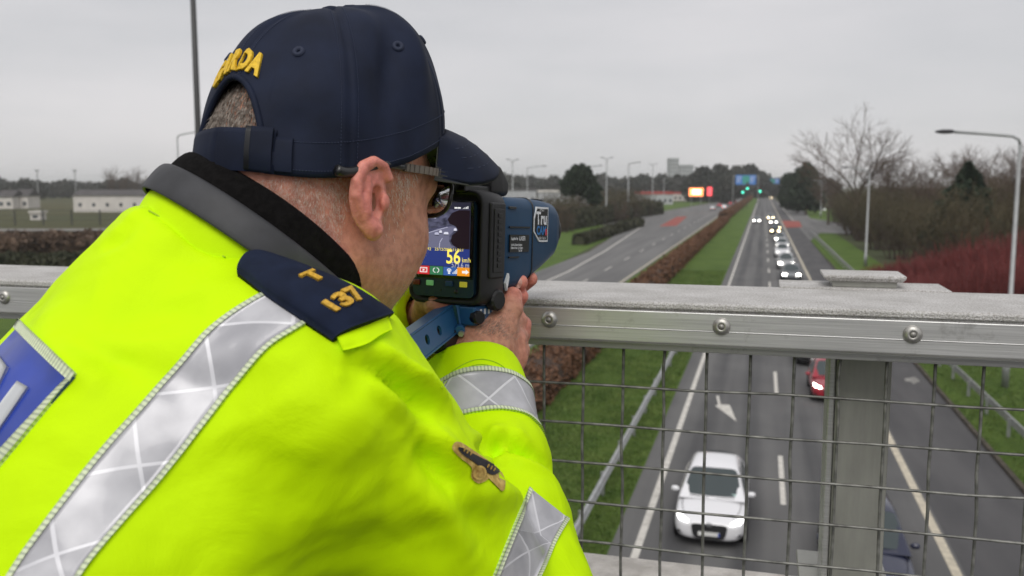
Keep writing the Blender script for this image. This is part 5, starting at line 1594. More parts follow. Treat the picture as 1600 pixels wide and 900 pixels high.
text_mesh('number', '137', .225, on_slide(.76, .52, .62, 1.55), M_gold, slide, depth=.0006, bevel=.0005, bold=.010)
text_mesh('letter', 'T', .215, on_slide(.53, .60, .62, 1.75), M_gold, slide, depth=.0006, bevel=.0005, bold=.010)
# slab serifs of the I and T
def slide_bar(u0, u1, v0, v1, nm='serif'):
    f = on_slide(0, 0, 1, 1)
    P = f(np.array([(u0, v0, .001), (u1, v0, .001), (u1, v1, .001), (u0, v1, .001), (u0, v0, -.0005), (u1, v0, -.0005), (u1, v1, -.0005), (u0, v1, -.0005)])) + POFF
    pchild(nm, P, [[0, 1, 2, 3], [0, 4, 5, 1], [1, 5, 6, 2], [2, 6, 7, 3], [3, 7, 4, 0]], M_gold, slide, False)
# the yellow tab of the jacket under the slide
base, top, nn__ = patch_pts([[(520, 520), (560, 512), (600, 500)], [(535, 548), (575, 538), (606, 520)]], 8, 14, .004)
grid_obj('shoulder_tab', top, M_hivis, skirt=base)
# ---- sewn seams of the jacket: thin cords with stitches laid on the cloth
M_seam = mat('seam_thread', (0.42, 0.62, 0.01), .7)
def seam(pts, r=.0007, n=60, name='seam'):
    pp = smoothpath(pts, n); out = []
    for q in pp:
        p, nn_ = jhit(*q)
        if p is not None: out.append(p + nn_ * .0008)
    if len(out) > 4:
        out = np.array(out); k_ = np.ones(5) / 5
        sm = np.stack([np.convolve(np.pad(out[:, i], 2, mode='edge'), k_, 'valid') for i in range(3)], -1)
        mb_ = MB().tube(sm, r, 5); pchild(name, mb_.V[0], mb_.F, M_seam)
seam([(232, 330), (270, 352), (310, 378), (352, 404)])
seam([(690, 598), (715, 575), (750, 562), (785, 573), (812, 606)], .0004); seam([(688, 606), (715, 583), (750, 570), (786, 581), (815, 615)], .0004)
# ---- printed sleeve badge
M_badge_g = mat('badge_gold_print', (0.48, 0.30, 0.05), .5, var=.4, scale=300)
M_badge_d = mat('badge_dark_ribbon', (0.02, 0.018, 0.022), .6)
def blob(cx, cy, rx, ry, rot, off, m, nm, par=None, n=18):
    c, s = math.cos(rot), math.sin(rot)
    rings = []
    for r in (1.0, .66, .33, .02):
        row = []
        for k in range(n + 1):
            a = 2 * math.pi * k / n
            x, y = rx * r * math.cos(a), ry * r * math.sin(a)
            p, nn_ = jhit(cx + c * x - s * y, cy + s * x + c * y)
            row.append(p + nn_ * off if p is not None else None)
        rings.append(row)
    if any(q is None for row in rings for q in row): return None
    return grid_obj(nm, np.array(rings).transpose(1, 0, 2), m, par)
def poly_patch(pts, off, m, nm, par=None):
    c = np.mean(pts, axis=0); rows = []
    m_ = len(pts); ext = list(pts) * 3
    dense = list(smoothpath(ext[m_ - 2:2 * m_ + 3], (m_ + 4) * 4 + 1)[8:8 + 4 * m_ + 1])
    for r in (1.0, .75, .5, .25, .02):
        row = []
        for q in dense:
            p, n = jhit(*(c + (q - c) * r))
            if p is None: return None
            row.append(p + n * off)
        rows.append(row)
    return grid_obj(nm, np.array(rows).transpose(1, 0, 2), m, par)
M_badge_b = mat('badge_bronze_print', (0.40, 0.25, 0.05), .5, col2=(0.74, 0.53, 0.15), scale=200, detail=6)
badge = poly_patch([(707, 694), (718, 692), (756, 717), (785, 740), (787, 763), (780, 766), (767, 747), (757, 752), (745, 755), (735, 745), (735, 730), (722, 718), (708, 704)], .0010, M_badge_b, 'sleeve_badge')
if badge:
    poly_patch([(715, 698), (737, 710), (776, 731), (779, 738), (767, 743), (753, 735), (736, 721), (719, 708)], .0016, M_badge_d, 'ribbon', badge)
    blob(746, 739, 10.5, 11, 0, .0020, M_badge_b, 'medallion', badge)
    blob(746, 739, 7, 7.5, 0, .0025, mat('badge_gold_dark', (.30, .17, .03), .6, col2=(.55, .38, .10), scale=400, detail=6), 'medallion_centre', badge)
    for x, y in [(722, 703), (727, 706.5), (732, 710), (759, 729), (764, 732), (769, 735)]:
        blob(x, y, 1.6, 3.2, R_(30), .0020, M_badge_g, 'ribbon_letter', badge, 8)
# ------------------------------------------------------------------ collar: grey jacket collar, black neck warmer
CCN = K(400, 400, .682)
def collar_ring(c, ax, ru, rv, n, wav=0.0, u0=None):
    u = unit(TL - ax * (TL @ ax)); w = np.cross(ax, u)
    if w @ TN < 0: w = -w
    return [c + u * ru * math.cos(a) + w * rv * math.sin(a) + ax * wav * math.sin(3 * a + 1) for a in np.linspace(0, 2 * math.pi, n + 1)]
M_grey_c = mat('grey_collar_lining', (0.034, 0.035, 0.039), .6, var=.2, scale=40, bump=.2, bscale=90, bdist=.002)
M_fleece = mat('black_fleece', (0.006, 0.0055, 0.0055), .95, var=.3, scale=200, sheen=.0, spec=.1, bump=.5, bscale=400, bdist=.002)
def collar_part(name, rows, m, n=56):
    P = np.array([collar_ring(c, ax, ru, rv, n, wv_) for c, ax, ru, rv, wv_ in rows]).transpose(1, 0, 2)
    V = P[:-1].reshape(-1, 3); nv = P.shape[1]
    Fc = [[i * nv + j, ((i + 1) % n) * nv + j, ((i + 1) % n) * nv + j + 1, i * nv + j + 1] for i in range(n) for j in range(nv - 1)]
    o = pchild(name, V, Fc, m)
    md = o.modifiers.new('s', 'SUBSURF'); md.levels = md.render_levels = 1
    return o
CA = unit(TU + .10 * TF)

# yellow stand of the collar, grey fold, black fleece: three nested rings
def cr_(h, ru, rv, wv=0.0, sh=0.0): return (CCN + CA * h + TF * sh, CA, ru, rv, wv)
collar_part('collar_stand', [cr_(-.050, .080, .078), cr_(-.035, .086, .084), cr_(-.018, .089, .088), cr_(-.006, .0885, .0885), cr_(-.005, .086, .086), cr_(-.02, .085, .085)], M_hivis)
collar_part('collar_fold', [cr_(-.008, .0915, .0915), cr_(-.010, .0935, .0935), cr_(-.006, .0945, .0945, .001), cr_(.004, .0935, .0950, .001), cr_(.012, .0920, .094, .001), cr_(.0155, .0895, .0915), cr_(.013, .0868, .0885), cr_(-.01, .083, .085)], M_grey_c)
collar_part('neck_warmer', [cr_(-.005, .0865, .088), cr_(.008, .0872, .089), cr_(.020, .0865, .0885, .001), cr_(.030, .0845, .0865, .0015), cr_(.035, .080, .082, .0015), cr_(.032, .075, .077), cr_(.0, .068, .070)], M_fleece)

# ------------------------------------------------------------------ body: head, neck, trunk, arms and hands in one skin
EAX = R_(4)
def head_sdf(p):
    q = (p - HO) @ HA.T
    q0 = q
    q = q.copy(); q[:, 2] = np.where(q[:, 2] < -.01, -.01 + (q[:, 2] + .01) / .86, q[:, 2])
    x, y, z = q[:, 0], q[:, 1], q[:, 2]
    I = np.eye(3)
    ax = np.abs(x); s = np.stack([ax, y, z], -1)          # mirrored
    d = ellip(q, np.array([0, .003, .036]), I, (.0740, .0935, .071))
    d = smin(d, ellip(q, np.array([0, .024, -.016]), I, (.057, .062, .072)), .03)
    d = smin(d, rcone(s, np.array([.044, -.008, -.042]), np.array([.012, .058, -.080]), .021, .016), .03)     # jaw
    d = smin(d, ellip(s, np.array([.034, .050, -.024]), I, (.027, .034, .032)), .03)                           # cheek
    d = smin(d, ellip(s, np.array([.034, .022, -.056]), I, (.026, .036, .026)), .03)                           # jowl
    d = smin(d, ellip(q, np.array([0, .070, -.082]), I, (.020, .018, .016)), .02)                              # chin
    d = smin(d, rcone(s, np.array([.006, .087, .030]), np.array([.050, .070, .030]), .011, .009), .015)        # brow
    d = smax(d, -ellip(s, np.array([.032, .098, .012]), I, (.016, .016, .011)), .015)                          # eye socket
    nose = smin(rcone(q, np.array([0, .092, .018]), np.array([0, .112, -.024]), .007, .0105), ellip(s, np.array([.010, .103, -.028]), I, (.008, .009, .007)), .008)
    d = smin(d, nose, .010)
    d = smin(d, ellip(q, np.array([0, .092, -.052]), I, (.022, .013, .006)), .008)                             # lips
    d = smin(d, ellip(q, np.array([0, .091, -.063]), I, (.018, .013, .006)), .008)
    d = smax(d, -rcone(s, np.array([0, .108, -.0575]), np.array([.022, .094, -.058]), .0016, .001), .004)
    # ears, both
    for sg in (-1,):
        d = smin(d, near(lambda v: ear_sdf(v, sg), q0, np.array([sg * .083, -.022, 0]), .045, .02), .0055)
    return d
def ear_sdf(q, sg):
    I = np.eye(3); p = q
    if True:
        e = q * np.array([sg, 1, 1])
        tilt = R_(-6)
        c = np.array([.0785, -.014, .002])
        e1 = np.array([math.sin(EAX), -math.cos(EAX), 0]); up0 = np.array([0, 0, 1.0])
        up = unit(up0 * math.cos(tilt) - e1 * math.sin(tilt)); e1 = unit(e1 - up * (e1 @ up)); nn_ = np.cross(up, e1)
        if nn_[0] < 0: nn_ = -nn_
        r = (e - c) / .84
        a, b, t = (r @ e1) / 1.20 + .001, r @ up, r @ nn_
        # flap (thin curved plate), then rim, bowl, lobe
        flap = ellip(np.stack([a - .010, b, t + .10 * (a - .01) + 6 * (a - .012) ** 2], -1), np.zeros(3), I, (.0185, .0300, .0042))
        pts = [(-.006, .018), (.000, .0275), (.010, .0305), (.0195, .0255), (.0250, .0130), (.0245, .000), (.0190, -.0125), (.0120, -.0225), (.0050, -.0270)]
        rim = np.full(len(p), 9.0)
        rr = [.0036, .0042, .0046, .0046, .0044, .0042, .0040, .0046, .0050]
        for i in range(len(pts) - 1):
            A = np.array([*pts[i], .0022]); B = np.array([*pts[i + 1], .0022])
            rim = np.minimum(rim, rcone(np.stack([a, b, t + .10 * (a - .01)], -1), A, B, rr[i], rr[i + 1]))
        lobe = ellip(np.stack([a - .006, b + .0270, t - .001], -1), np.zeros(3), I, (.0085, .0095, .0052))
        ear = smin(smin(flap, rim, .004), lobe, .005)
        ear = smax(ear, -ellip(np.stack([a - .0055, b + .003, t - .0045], -1), np.zeros(3), I, (.0088, .0135, .0085)), .002)
        ear = smax(ear, -rcone(np.stack([a, b, t], -1), np.array([.0080, .0205, .0052]), np.array([.0205, .004, .0052]), .0026, .0024), .002)
        ah = rcone(np.stack([a, b, t], -1), np.array([.0165, .014, .003]), np.array([.0155, -.012, .0035]), .0028, .0030)
        ear = smin(ear, ah, .004)
        tr_ = ellip(np.stack([a + .003, b + .003, t - .004], -1), np.zeros(3), I, (.0042, .0060, .0026))
        ear = smin(ear, tr_, .006)
    return ear * .84
NB = CCN - CA * .04
def neck_sdf(p):
    n1 = rcone(p, hw_((0, -.022, -.012)), NB, .0585, .059)
    n2 = rcone(p, hw_((0, .02, -.06)), NB + TF * .03, .048, .050)
    n3 = rcone(p, hw_((0, -.056, .0)), NB - TF * .005 + TU * .01, .031, .042)      # nape
    return smin(smin(n1, n2, .03), n3, .03)
# hands -------------------------------------------------------------------
def chain(p, pts, rad, k=.004):
    d = np.full(len(p), 9.0)
    for i in range(len(pts) - 1):
        d = smin(d, rcone(p, pts[i], pts[i + 1], rad[i], rad[i + 1]), k)
    return d
def KK(*t): return [K(*q) for q in t]
RW = K(722, 592, .885)
R_KN = KK((783, 512, .925), (800, 532, .932), (803, 558, .930), (795, 582, .922))       # index .. little knuckles
R_FING = [
    (KK((783, 512, .925), (806, 500, .958), (800, 482, .985), (780, 478, 1.0)), [.0125, .0108, .0098, .0085]),
    (KK((800, 532, .932), (812, 522, .968), (792, 512, 1.0), (766, 512, 1.0)), [.0125, .0108, .0098, .0085]),
    (KK((803, 558, .930), (812, 548, .964), (790, 540, .995), (764, 540, .998)), [.0120, .0104, .0094, .0082]),
    (KK((795, 582, .922), (802, 575, .952), (782, 566, .980), (760, 564, .985)), [.0110, .0094, .0084, .0074])]
R_THUMB = (KK((756, 548, .905), (782, 508, .914), (797, 482, .922), (801, 463, .930)), [.0190, .0150, .0125, .0100])
def rhand(p):
    d = rcone(p, K(708, 592, .893), K(722, 552, .908), .020, .021)
    d = smin(d, rcone(p, K(752, 592, .888), K(765, 545, .908), .022, .024), .03)
    d = smin(d, rcone(p, K(730, 592, .886), K(745, 546, .904), .022, .023), .02)
    d = smin(d, rcone(p, K(735, 556, .900), K(762, 520, .922), .023, .019), .02)
    for q, rr in zip(R_KN, (.0150, .0148, .0142, .0130)):
        d = smin(d, rcone(p, RW + (q - RW) * .3, q, .019, rr), .010)
    for q in R_KN: d = smin(d, np.linalg.norm(p - q - (CC - q) / np.linalg.norm(CC - q) * .003, axis=1) - .0100, .006)
    for pts, rr in R_FING: d = smin(d, chain(p, pts, rr), .005)
    return smin(d, chain(p, *R_THUMB), .010)
LW = K(684, 492, .966)
L_FING = [
    (KK((690, 470, .985), (760, 470, 1.02), (806, 452, 1.01), (828, 436, .985)), [.0120, .0105, .0095, .0085]),
    (KK((690, 485, .985), (755, 490, 1.01), (790, 462, .985), (812, 441, .955)), [.0120, .0108, .0100, .0088]),
    (KK((690, 500, .982), (760, 508, 1.005), (796, 484, .985), (813, 463, .962)), [.0120, .0105, .0098, .0088]),
    (KK((685, 515, .975), (755, 532, 1.005), (795, 522, .985), (819, 506, .968)), [.0110, .0098, .0090, .0080])]
L_THUMB = (KK((665, 490, .945), (668, 470, .925), (682, 478, .905), (700, 484, .90)), [.0150, .0125, .0110, .0095])
def lhand(p):
    d = rcone(p, LW, K(680, 490, .975), .023, .022)
    for pts, rr in L_FING:
        d = smin(d, rcone(p, LW + (pts[0] - LW) * .3, pts[0], .017, .013), .010)
        d = smin(d, chain(p, pts, rr), .005)
    return smin(d, chain(p, *L_THUMB), .009)
def near(f, p, c, r, pad=.05):
    """evaluate f only inside its bounding sphere; outside, the distance to the sphere"""
    dist = np.linalg.norm(p - c, axis=1) - r
    m = dist < pad
    out = dist + .0
    if m.any(): out[m] = f(p[m])
    return out
HCB = hw_((0, 0, .01)); RCB = K(775, 530, .94); LCB = K(745, 490, .98)
def body_sdf(p):
    d = smin(near(head_sdf, p, HCB, .15), neck_sdf(p), .022)
    tr = torso_sdf(p, -.030, .30)
    d = smin(d, tr, .02)
    r = smin(rcone(p, SR, ER, .048, .040), rcone(p, ER, RW, .040, .026), .02)
    r = smin(r, near(rhand, p, RCB, .085), .012)
    l = smin(rcone(p, SL, EL, .048, .040), rcone(p, EL, LW, .040, .025), .02)
    l = smin(l, near(lhand, p, LCB, .105), .012)
    d = smin(d, r, .006)
    return smin(d, l, .006)
bpts = [SR, ER, WR, SL, EL, WL, hw_((0, .13, .14)), hw_((0, -.13, .14)), hw_((.1, 0, 0)), K(830, 430, 1.05), T0 - TU * .3]
BV, BQ = iso(body_sdf, np.minimum.reduce(bpts) - .07, np.maximum.reduce(bpts) + .07, .0024)
# the near ear at a finer pitch, in the same skin
def ear_w(p): return ear_sdf((p - HO) @ HA.T, 1)
ec_ = hw_((.083, -.022, 0))
EV, EQ = iso(ear_w, ec_ - .05, ec_ + .05, .0011, 8)
EV = EV[:]; n0_ = len(BV)
BV = np.concatenate([BV, EV]); BQ = np.concatenate([BQ, EQ + n0_])
# skin tones: ruddy ear and neck, stubbled jaw, reddened knuckles - the colours of the skin itself
BH = (BV - HO) @ HA.T
base_c = np.array([0.60, 0.285, 0.180])
colr = np.tile(base_c, (len(BV), 1))
def blend(c, w):
    global colr
    w = np.clip(w, 0, 1)[:, None]
    colr = colr * (1 - w) + np.array(c) * w
nzb = vnoise(BV, 90, 8) * .5 + vnoise(BV, 260, 9) * .5
blend((0.68, 0.285, 0.225), .85 * np.exp(-((BH[:, 1] + .035) / .05) ** 2) * (BH[:, 2] < .03) + .2 * nzb)          # neck
blend((0.46, 0.25, 0.175), (1 - np.clip((BH[:, 2] + .035) / .05, 0, 1)) * np.exp(-((BH[:, 1] - .04) / .055) ** 2) * (.55 + .3 * nzb) * (np.linalg.norm(BH, axis=1) < .17))   # stubble
ea = np.exp(-((np.abs(BH[:, 0]) - .090) / .012) ** 2) * np.exp(-((BH[:, 1] + .025) / .025) ** 2) * np.exp(-(BH[:, 2] / .042) ** 2)
blend((0.74, 0.245, 0.205), ea * .85)
blend((0.60, 0.26, 0.17), .4 * np.exp(-(((BH[:, 2] + .03) / .03) ** 2 + ((BH[:, 1] - .06) / .03) ** 2)))
rh_v = near(rhand, BV, RCB, .085); lh_v = near(lhand, BV, LCB, .105)
hd = np.minimum(rh_v, lh_v) < .004
tips = np.zeros(len(BV))
for pts, rr in R_FING + L_FING + [R_THUMB, L_THUMB]: tips += np.exp(-(np.linalg.norm(BV - pts[-1], axis=1) / .014) ** 2)
for q in R_KN: tips += .55 * np.exp(-(np.linalg.norm(BV - q, axis=1) / .014) ** 2)
blend((0.56, 0.29, 0.20), hd * .7)
blend((0.70, 0.24, 0.19), hd * np.clip(tips, 0, 1) * .9)
colr *= (1 + .10 * nzb)[:, None]
M_skin, b_ = new_mat('skin')
N_, L_n = M_skin.node_tree.nodes, M_skin.node_tree.links
at_ = N_.new('ShaderNodeAttribute'); at_.attribute_name = 'tone'
tcn = N_.new('ShaderNodeTexCoord')
n1 = N_.new('ShaderNodeTexNoise'); n1.inputs['Scale'].default_value = 700; n1.inputs['Detail'].default_value = 3
n2 = N_.new('ShaderNodeTexNoise'); n2.inputs['Scale'].default_value = 160; n2.inputs['Detail'].default_value = 5
for n in (n1, n2): L_n.new(tcn.outputs['Object'], n.inputs['Vector'])
mm_ = N_.new('ShaderNodeMix'); mm_.data_type = 'RGBA'; mm_.blend_type = 'MULTIPLY'; mm_.inputs[0].default_value = 1
rr_ = N_.new('ShaderNodeValToRGB'); rr_.color_ramp.elements[0].position = .35; rr_.color_ramp.elements[0].color = (.80, .72, .70, 1); rr_.color_ramp.elements[1].position = .6; rr_.color_ramp.elements[1].color = (1.05, 1.03, 1.02, 1)
L_n.new(n2.outputs[0], rr_.inputs[0]); L_n.new(at_.outputs[0], mm_.inputs[6]); L_n.new(rr_.outputs[0], mm_.inputs[7]); L_n.new(mm_.outputs[2], b_.inputs['Base Color'])
b_.inputs['Roughness'].default_value = .50; b_.inputs['Specular IOR Level'].default_value = .4
b_.inputs['Subsurface Weight'].default_value = .25; b_.inputs['Subsurface Radius'].default_value = (.010, .004, .002); b_.inputs['Subsurface Scale'].default_value = .5
bpn = N_.new('ShaderNodeBump'); bpn.inputs['Strength'].default_value = .55; bpn.inputs['Distance'].default_value = .0010
L_n.new(n1.outputs[0], bpn.inputs['Height']); L_n.new(bpn.outputs[0], b_.inputs['Normal'])
body = pchild('body', BV, BQ, M_skin)
set_attr(body.data, 'tone', colr)
# eyes, and finger nails
M_eye = mat('eye_white', (0.7, 0.68, 0.66), .2); M_iris = mat('iris', (0.05, 0.09, 0.12), .2)
for sg in (-1, 1):
    c = hw_((sg * .031, .078, .012))
    e = pchild('eye', MB().lathe([(.0115 * math.sin(t), -.0115 * math.cos(t)) for t in np.linspace(0, math.pi, 10)], 14, frame_matrix(c, HX, HZ, HF)).V[0], MB().lathe([(0, 0)] * 10, 14).F, M_eye)
    mbx = MB().lathe([(.0052, .0103), (.003, .0114), (0, .0117)], 12, frame_matrix(c, HX, HZ, HF)); pchild('iris', mbx.V[0], mbx.F, M_iris, e)
M_nail = mat('finger_nail', (0.62, 0.33, 0.26), .3, coat=.2)
bb = bvh_of(BV, BQ)
def nail(px, py, rx, ry, rot):
    c, s = math.cos(rot), math.sin(rot); rows = []
    for r in (1.0, .6, .02):
        row = []
        for k in range(15):
            a = 2 * math.pi * k / 14; x, y = rx * r * math.cos(a), ry * r * math.sin(a)
            p, n = hit(bb, px + c * x - s * y, py + s * x + c * y)
            if p is None: return
            row.append(p + n * (.0009 if r < .9 else .0002))
        rows.append(row)
    grid_obj('nail', np.array(rows).transpose(1, 0, 2), M_nail)
nail(810, 442, 6.0, 9.0, R_(12))

# ------------------------------------------------------------------ hair
def strands(pts, dirs, length, rad, rng, curl=.25):
    n = len(pts)
    L_ = (length * rng.uniform(.5, 1.3, n))[:, None]
    d2 = dirs + rng.normal(size=(n, 3)) * curl; d2 /= np.linalg.norm(d2, axis=1)[:, None]
    mid = pts + d2 * L_ * .55
    d3 = d2 + rng.normal(size=(n, 3)) * curl; d3 /= np.linalg.norm(d3, axis=1)[:, None]
    tip = mid + d3 * L_ * .45
    s = np.cross(d2, rng.normal(size=(n, 3))); s /= np.linalg.norm(s, axis=1)[:, None] + 1e-9
    s2 = np.cross(d2, s)
    a = pts + s * rad; b = pts - s * rad * .5 + s2 * rad * .87; c = pts - s * rad * .5 - s2 * rad * .87
    m1, m2, m3 = mid + s * rad * .7, mid - s * rad * .35 + s2 * rad * .6, mid - s * rad * .35 - s2 * rad * .6
    V = np.stack([a, b, c, m1, m2, m3, tip], 1).reshape(-1, 3)
    T = np.array([[0, 1, 4, 3], [1, 2, 5, 4], [2, 0, 3, 5]]); T3 = np.array([[3, 4, 6], [4, 5, 6], [5, 3, 6]])
    o = (np.arange(n) * 7)[:, None, None]
    return V, (T[None] + o).reshape(-1, 4).tolist() + (T3[None] + o).reshape(-1, 3).tolist()
hr = np.random.default_rng(12)
hn, _ = grad(lambda p: smin(body_sdf(p), near(ear_w, p, ec_, .06), .004), BV, .002)
x, y, z = BH.T
def scatter(mask_w, n):
    w = np.where(np.isfinite(mask_w), mask_w, 0); w = np.clip(w, 0, None)
    i = hr.choice(len(BV), size=n, p=w / w.sum())
    return BV[i] + hr.normal(size=(n, 3)) * .0009, hn[i], BH[i]
M_hair_g = mat('grey_blond_hair', (0.55, 0.44, 0.34), .5, col2=(0.85, 0.78, 0.70), scale=400, detail=2)
M_hair_d = mat('dark_grey_hair', (0.11, 0.085, 0.065), .55, col2=(0.40, 0.35, 0.30), scale=300, detail=2)
on_head = near(head_sdf, BV, HCB, .15) < .006
# dense hair in the cap opening at the back
w = on_head * (y < -.055) * (np.abs(x) < .030) * (z > .034) * (z < .085) * 1.0
p_, n_, h_ = scatter(w, 9000)
dv = n_ * .12 + (-HZ) * .9
V, Fc = strands(p_, dv, .0085, .00020, hr, .18)
hair = pchild('hair', V, Fc, M_hair_d, smooth=False)
hair['kind'] = 'stuff'
# clipped hair below the strap, thinning down the nape, and the sideburn
w = (y < .012) * (z < .045) * np.clip((z + .075) / .07, 0, 1) ** 1.6 * ((y < -.030) | (z > .0) * (y < -.012)) * (ea < .1) * (BH[:, 2] > -.10) * (BH[:, 2] < .000 + .30 * (y + .09)) * (np.linalg.norm(BH, axis=1) < .16)
p_, n_, h_ = scatter(w * 1.0, 16000)
dv = n_ * .55 + (-HZ) * .8 - HF * .15
V, Fc = strands(p_, dv, .0042, .000075, hr, .3)
hh = pchild('nape_hair', V, Fc, M_hair_g, smooth=False); hh['kind'] = 'stuff'
w = np.exp(-(((y - .018) / .011) ** 2 + ((z - .018) / .022) ** 2)) * (np.abs(x) > .04) * on_head * (ea < .2)
p_, n_, h_ = scatter(w, 700)
V, Fc = strands(p_, n_ * .4 - HZ, .0055, .00016, hr)
hh = pchild('sideburn', V, Fc, M_hair_g, smooth=False); hh['kind'] = 'stuff'
# stubble along the jaw and cheek
w = np.exp(-((y - .035) / .05) ** 2) * (z < -.012) * (z > -.11) * (np.linalg.norm(BH, axis=1) < .15) * (ea < .1) * (y > -.012)
p_, n_, h_ = scatter(w, 5000)
V, Fc = strands(p_, n_ * .8 - HZ * .6, .0014, .00009, hr)
hh = pchild('stubble', V, Fc, mat('stubble_hair', (0.20, 0.13, 0.09), .6, col2=(0.55, 0.48, 0.42), scale=500), smooth=False); hh['kind'] = 'stuff'
# fine dark hairs on the back of the right hand
rh_m = (np.abs(rh_v) < .003)
w = rh_m * np.exp(-(np.linalg.norm(BV - K(762, 530, .89), axis=1) / .020) ** 2) * (((BV - WR) @ unit(WR - ER)) > .024)
p_, n_, h_ = scatter(w, 420)
V, Fc = strands(p_, n_ * .25 + unit(K(800, 540, .93) - K(745, 580, .89)) * .6 + CU * .1, .0085, .00010, hr)
hh = pchild('hand_hair', V, Fc, M_hair_d, smooth=False); hh['kind'] = 'stuff'

# ------------------------------------------------------------------ cap
M_cap = mat('navy_cap_twill', (0.0080, 0.0125, 0.030), .72, var=.25, scale=30, sheen=.0, bump=.3, bscale=1400, bdist=.0004, spec=.22)
M_cap_in = mat('cap_lining', (0.006, 0.008, 0.016), .9)
M_thread = mat('navy_thread', (0.030, 0.042, 0.085), .7)
M_eyelet = mat('eyelet_thread', (0.014, 0.021, 0.048), .75)
M_yel = mat('yellow_embroidery', (0.78, 0.50, 0.02), .55, var=.15, scale=500, bump=.8, bscale=1200, bdist=.0006)
CZ0 = .036                     # hem above the ear axis
CT = R_(16.5)                    # tilt of the hem
def cap_pt(th, t, off=0.0):
    """th: 0 front, clockwise to his right (radians); t 0 hem .. 1 crown top"""
    th = np.asarray(th, float); t = np.asarray(t, float)
    a = t * math.pi / 2
    s, c = np.sin(th), np.cos(th)
    bx, by = .0850, .1060
    front = np.clip(c, 0, 1) ** 2
    back = np.clip(-c, 0, 1) ** 2
    pr = np.cos(a) ** (.72 - .08 * front + .06 * back)
    zz = (.1140 + .003 * front - .002 * back) * np.abs(np.sin(a)) ** .94
    x = bx * s * pr; y = by * c * pr + .007
    y = y + .17 * zz
    z = CZ0 + zz - .011 * np.exp(-((np.abs((th + math.pi) % (2 * math.pi) - math.pi) - R_(122)) / R_(36)) ** 2) * (1 - np.clip(t, 0, 1)) + (.004 * front + .010 * np.clip(c, 0, 1)) * (1 - np.clip(t, 0, 1))
    # soft buckles in the cloth
    d = .0022 * np.sin(3.1 * th + 5 * t) * np.sin(math.pi * t) + .0016 * np.sin(7 * th - 6 * t + 1) * np.sin(math.pi * t)
    d = d - .0085 * np.exp(-(((th - 1.62) + .55 * (t - .5)) / .16) ** 2) * np.exp(-((t - .42) / .28) ** 2)      # long dent ahead of the side seam
    d = d + .0050 * np.exp(-(((th - 1.25) + .35 * (t - .5)) / .14) ** 2) * np.exp(-((t - .5) / .3) ** 2)
    d = d - .0030 * np.exp(-((th - 2.55) / .18) ** 2) * np.exp(-((t - .16) / .10) ** 2)
    d = d + .0022 * np.exp(-((th - 2.5) / .2) ** 2) * np.exp(-((t - .30) / .10) ** 2)
    for k in range(6):
        ds = (th - k * math.pi / 3 + math.pi) % (2 * math.pi) - math.pi
        d = d - .0016 * np.exp(-(ds * np.cos(a) / .012) ** 2) + .0006 * np.exp(-((np.abs(ds) * np.cos(a) - .035) / .02) ** 2)
    d = d + off
    nrm = np.stack([s / bx * pr, c / by * pr, np.sin(a) / .12 * .9], -1)
    nrm = nrm / (np.linalg.norm(nrm, axis=-1, keepdims=True) + 1e-9)
    P = np.stack([x, y, z], -1) + nrm * np.asarray(d)[..., None]
    # tilt about x
    yy, z2 = P[..., 1], P[..., 2] - CZ0
    P = np.stack([P[..., 0], yy * math.cos(CT) - z2 * math.sin(CT), CZ0 + yy * math.sin(CT) + z2 * math.cos(CT)], -1)
    return P
ARW, ARH = R_(25), .36
def hem_t(th):
    """arched opening at the back"""
    ds = np.abs((th - math.pi + math.pi) % (2 * math.pi) - math.pi)
    r = np.clip(1 - (ds / ARW) ** 2, 0, 1)
    return ARH * r ** .5
nth, nt_ = 240, 44
ths = np.linspace(0, 2 * math.pi, nth, endpoint=False)
Pc = []
for th in ths:
    t0 = hem_t(th)
    tt = t0 + (1 - t0) * np.linspace(0, 1, nt_) ** 1.0
    Pc.append(cap_pt(np.full(nt_, th), np.minimum(tt, .9995)))
Pc = np.array(Pc)
Pi = []
for th in ths:
    t0 = hem_t(th)
    tt = t0 + (1 - t0) * np.linspace(0, 1, nt_)
    Pi.append(cap_pt(np.full(nt_, th), np.minimum(tt, .9995), -.0022))
Pi = np.array(Pi)
def closed_grid(P, Pin=None):
    n, m = P.shape[:2]
    V = list(P.reshape(-1, 3)); Fc = [[i * m + j, ((i + 1) % n) * m + j, ((i + 1) % n) * m + j + 1, i * m + j + 1] for i in range(n) for j in range(m - 1)]
    if Pin is not None:
        b = n * m
        V += list(Pin.reshape(-1, 3))
        Fc += [[b + i * m + j + 1, b + ((i + 1) % n) * m + j + 1, b + ((i + 1) % n) * m + j, b + i * m + j] for i in range(n) for j in range(m - 1)]
        Fc += [[i * m, b + i * m, b + ((i + 1) % n) * m, ((i + 1) % n) * m] for i in range(n)]
    return np.array(V), Fc
V, Fc = closed_grid(Pc, Pi)
cap = empty('cap'); cap.parent = person; cap['label'] = 'dark navy baseball cap with yellow lettering above the back opening'
def cchild(name, V, Fc, m, parent=cap, smooth=True):
    return pchild(name, hw_(np.asarray(V)), Fc, m, parent, smooth)
crown = cchild('crown', V, Fc, M_cap)
# binding of the arch
arch = []
for ds in np.linspace(-ARW * .999, ARW * .999, 50):
    th = math.pi + ds
    arch.append(cap_pt(th, max(hem_t(th), .002), .0))
arch = np.array(arch)
mbx = MB().tube(arch, .0024, 8); cchild('arch_binding', mbx.V[0], mbx.F, M_cap)
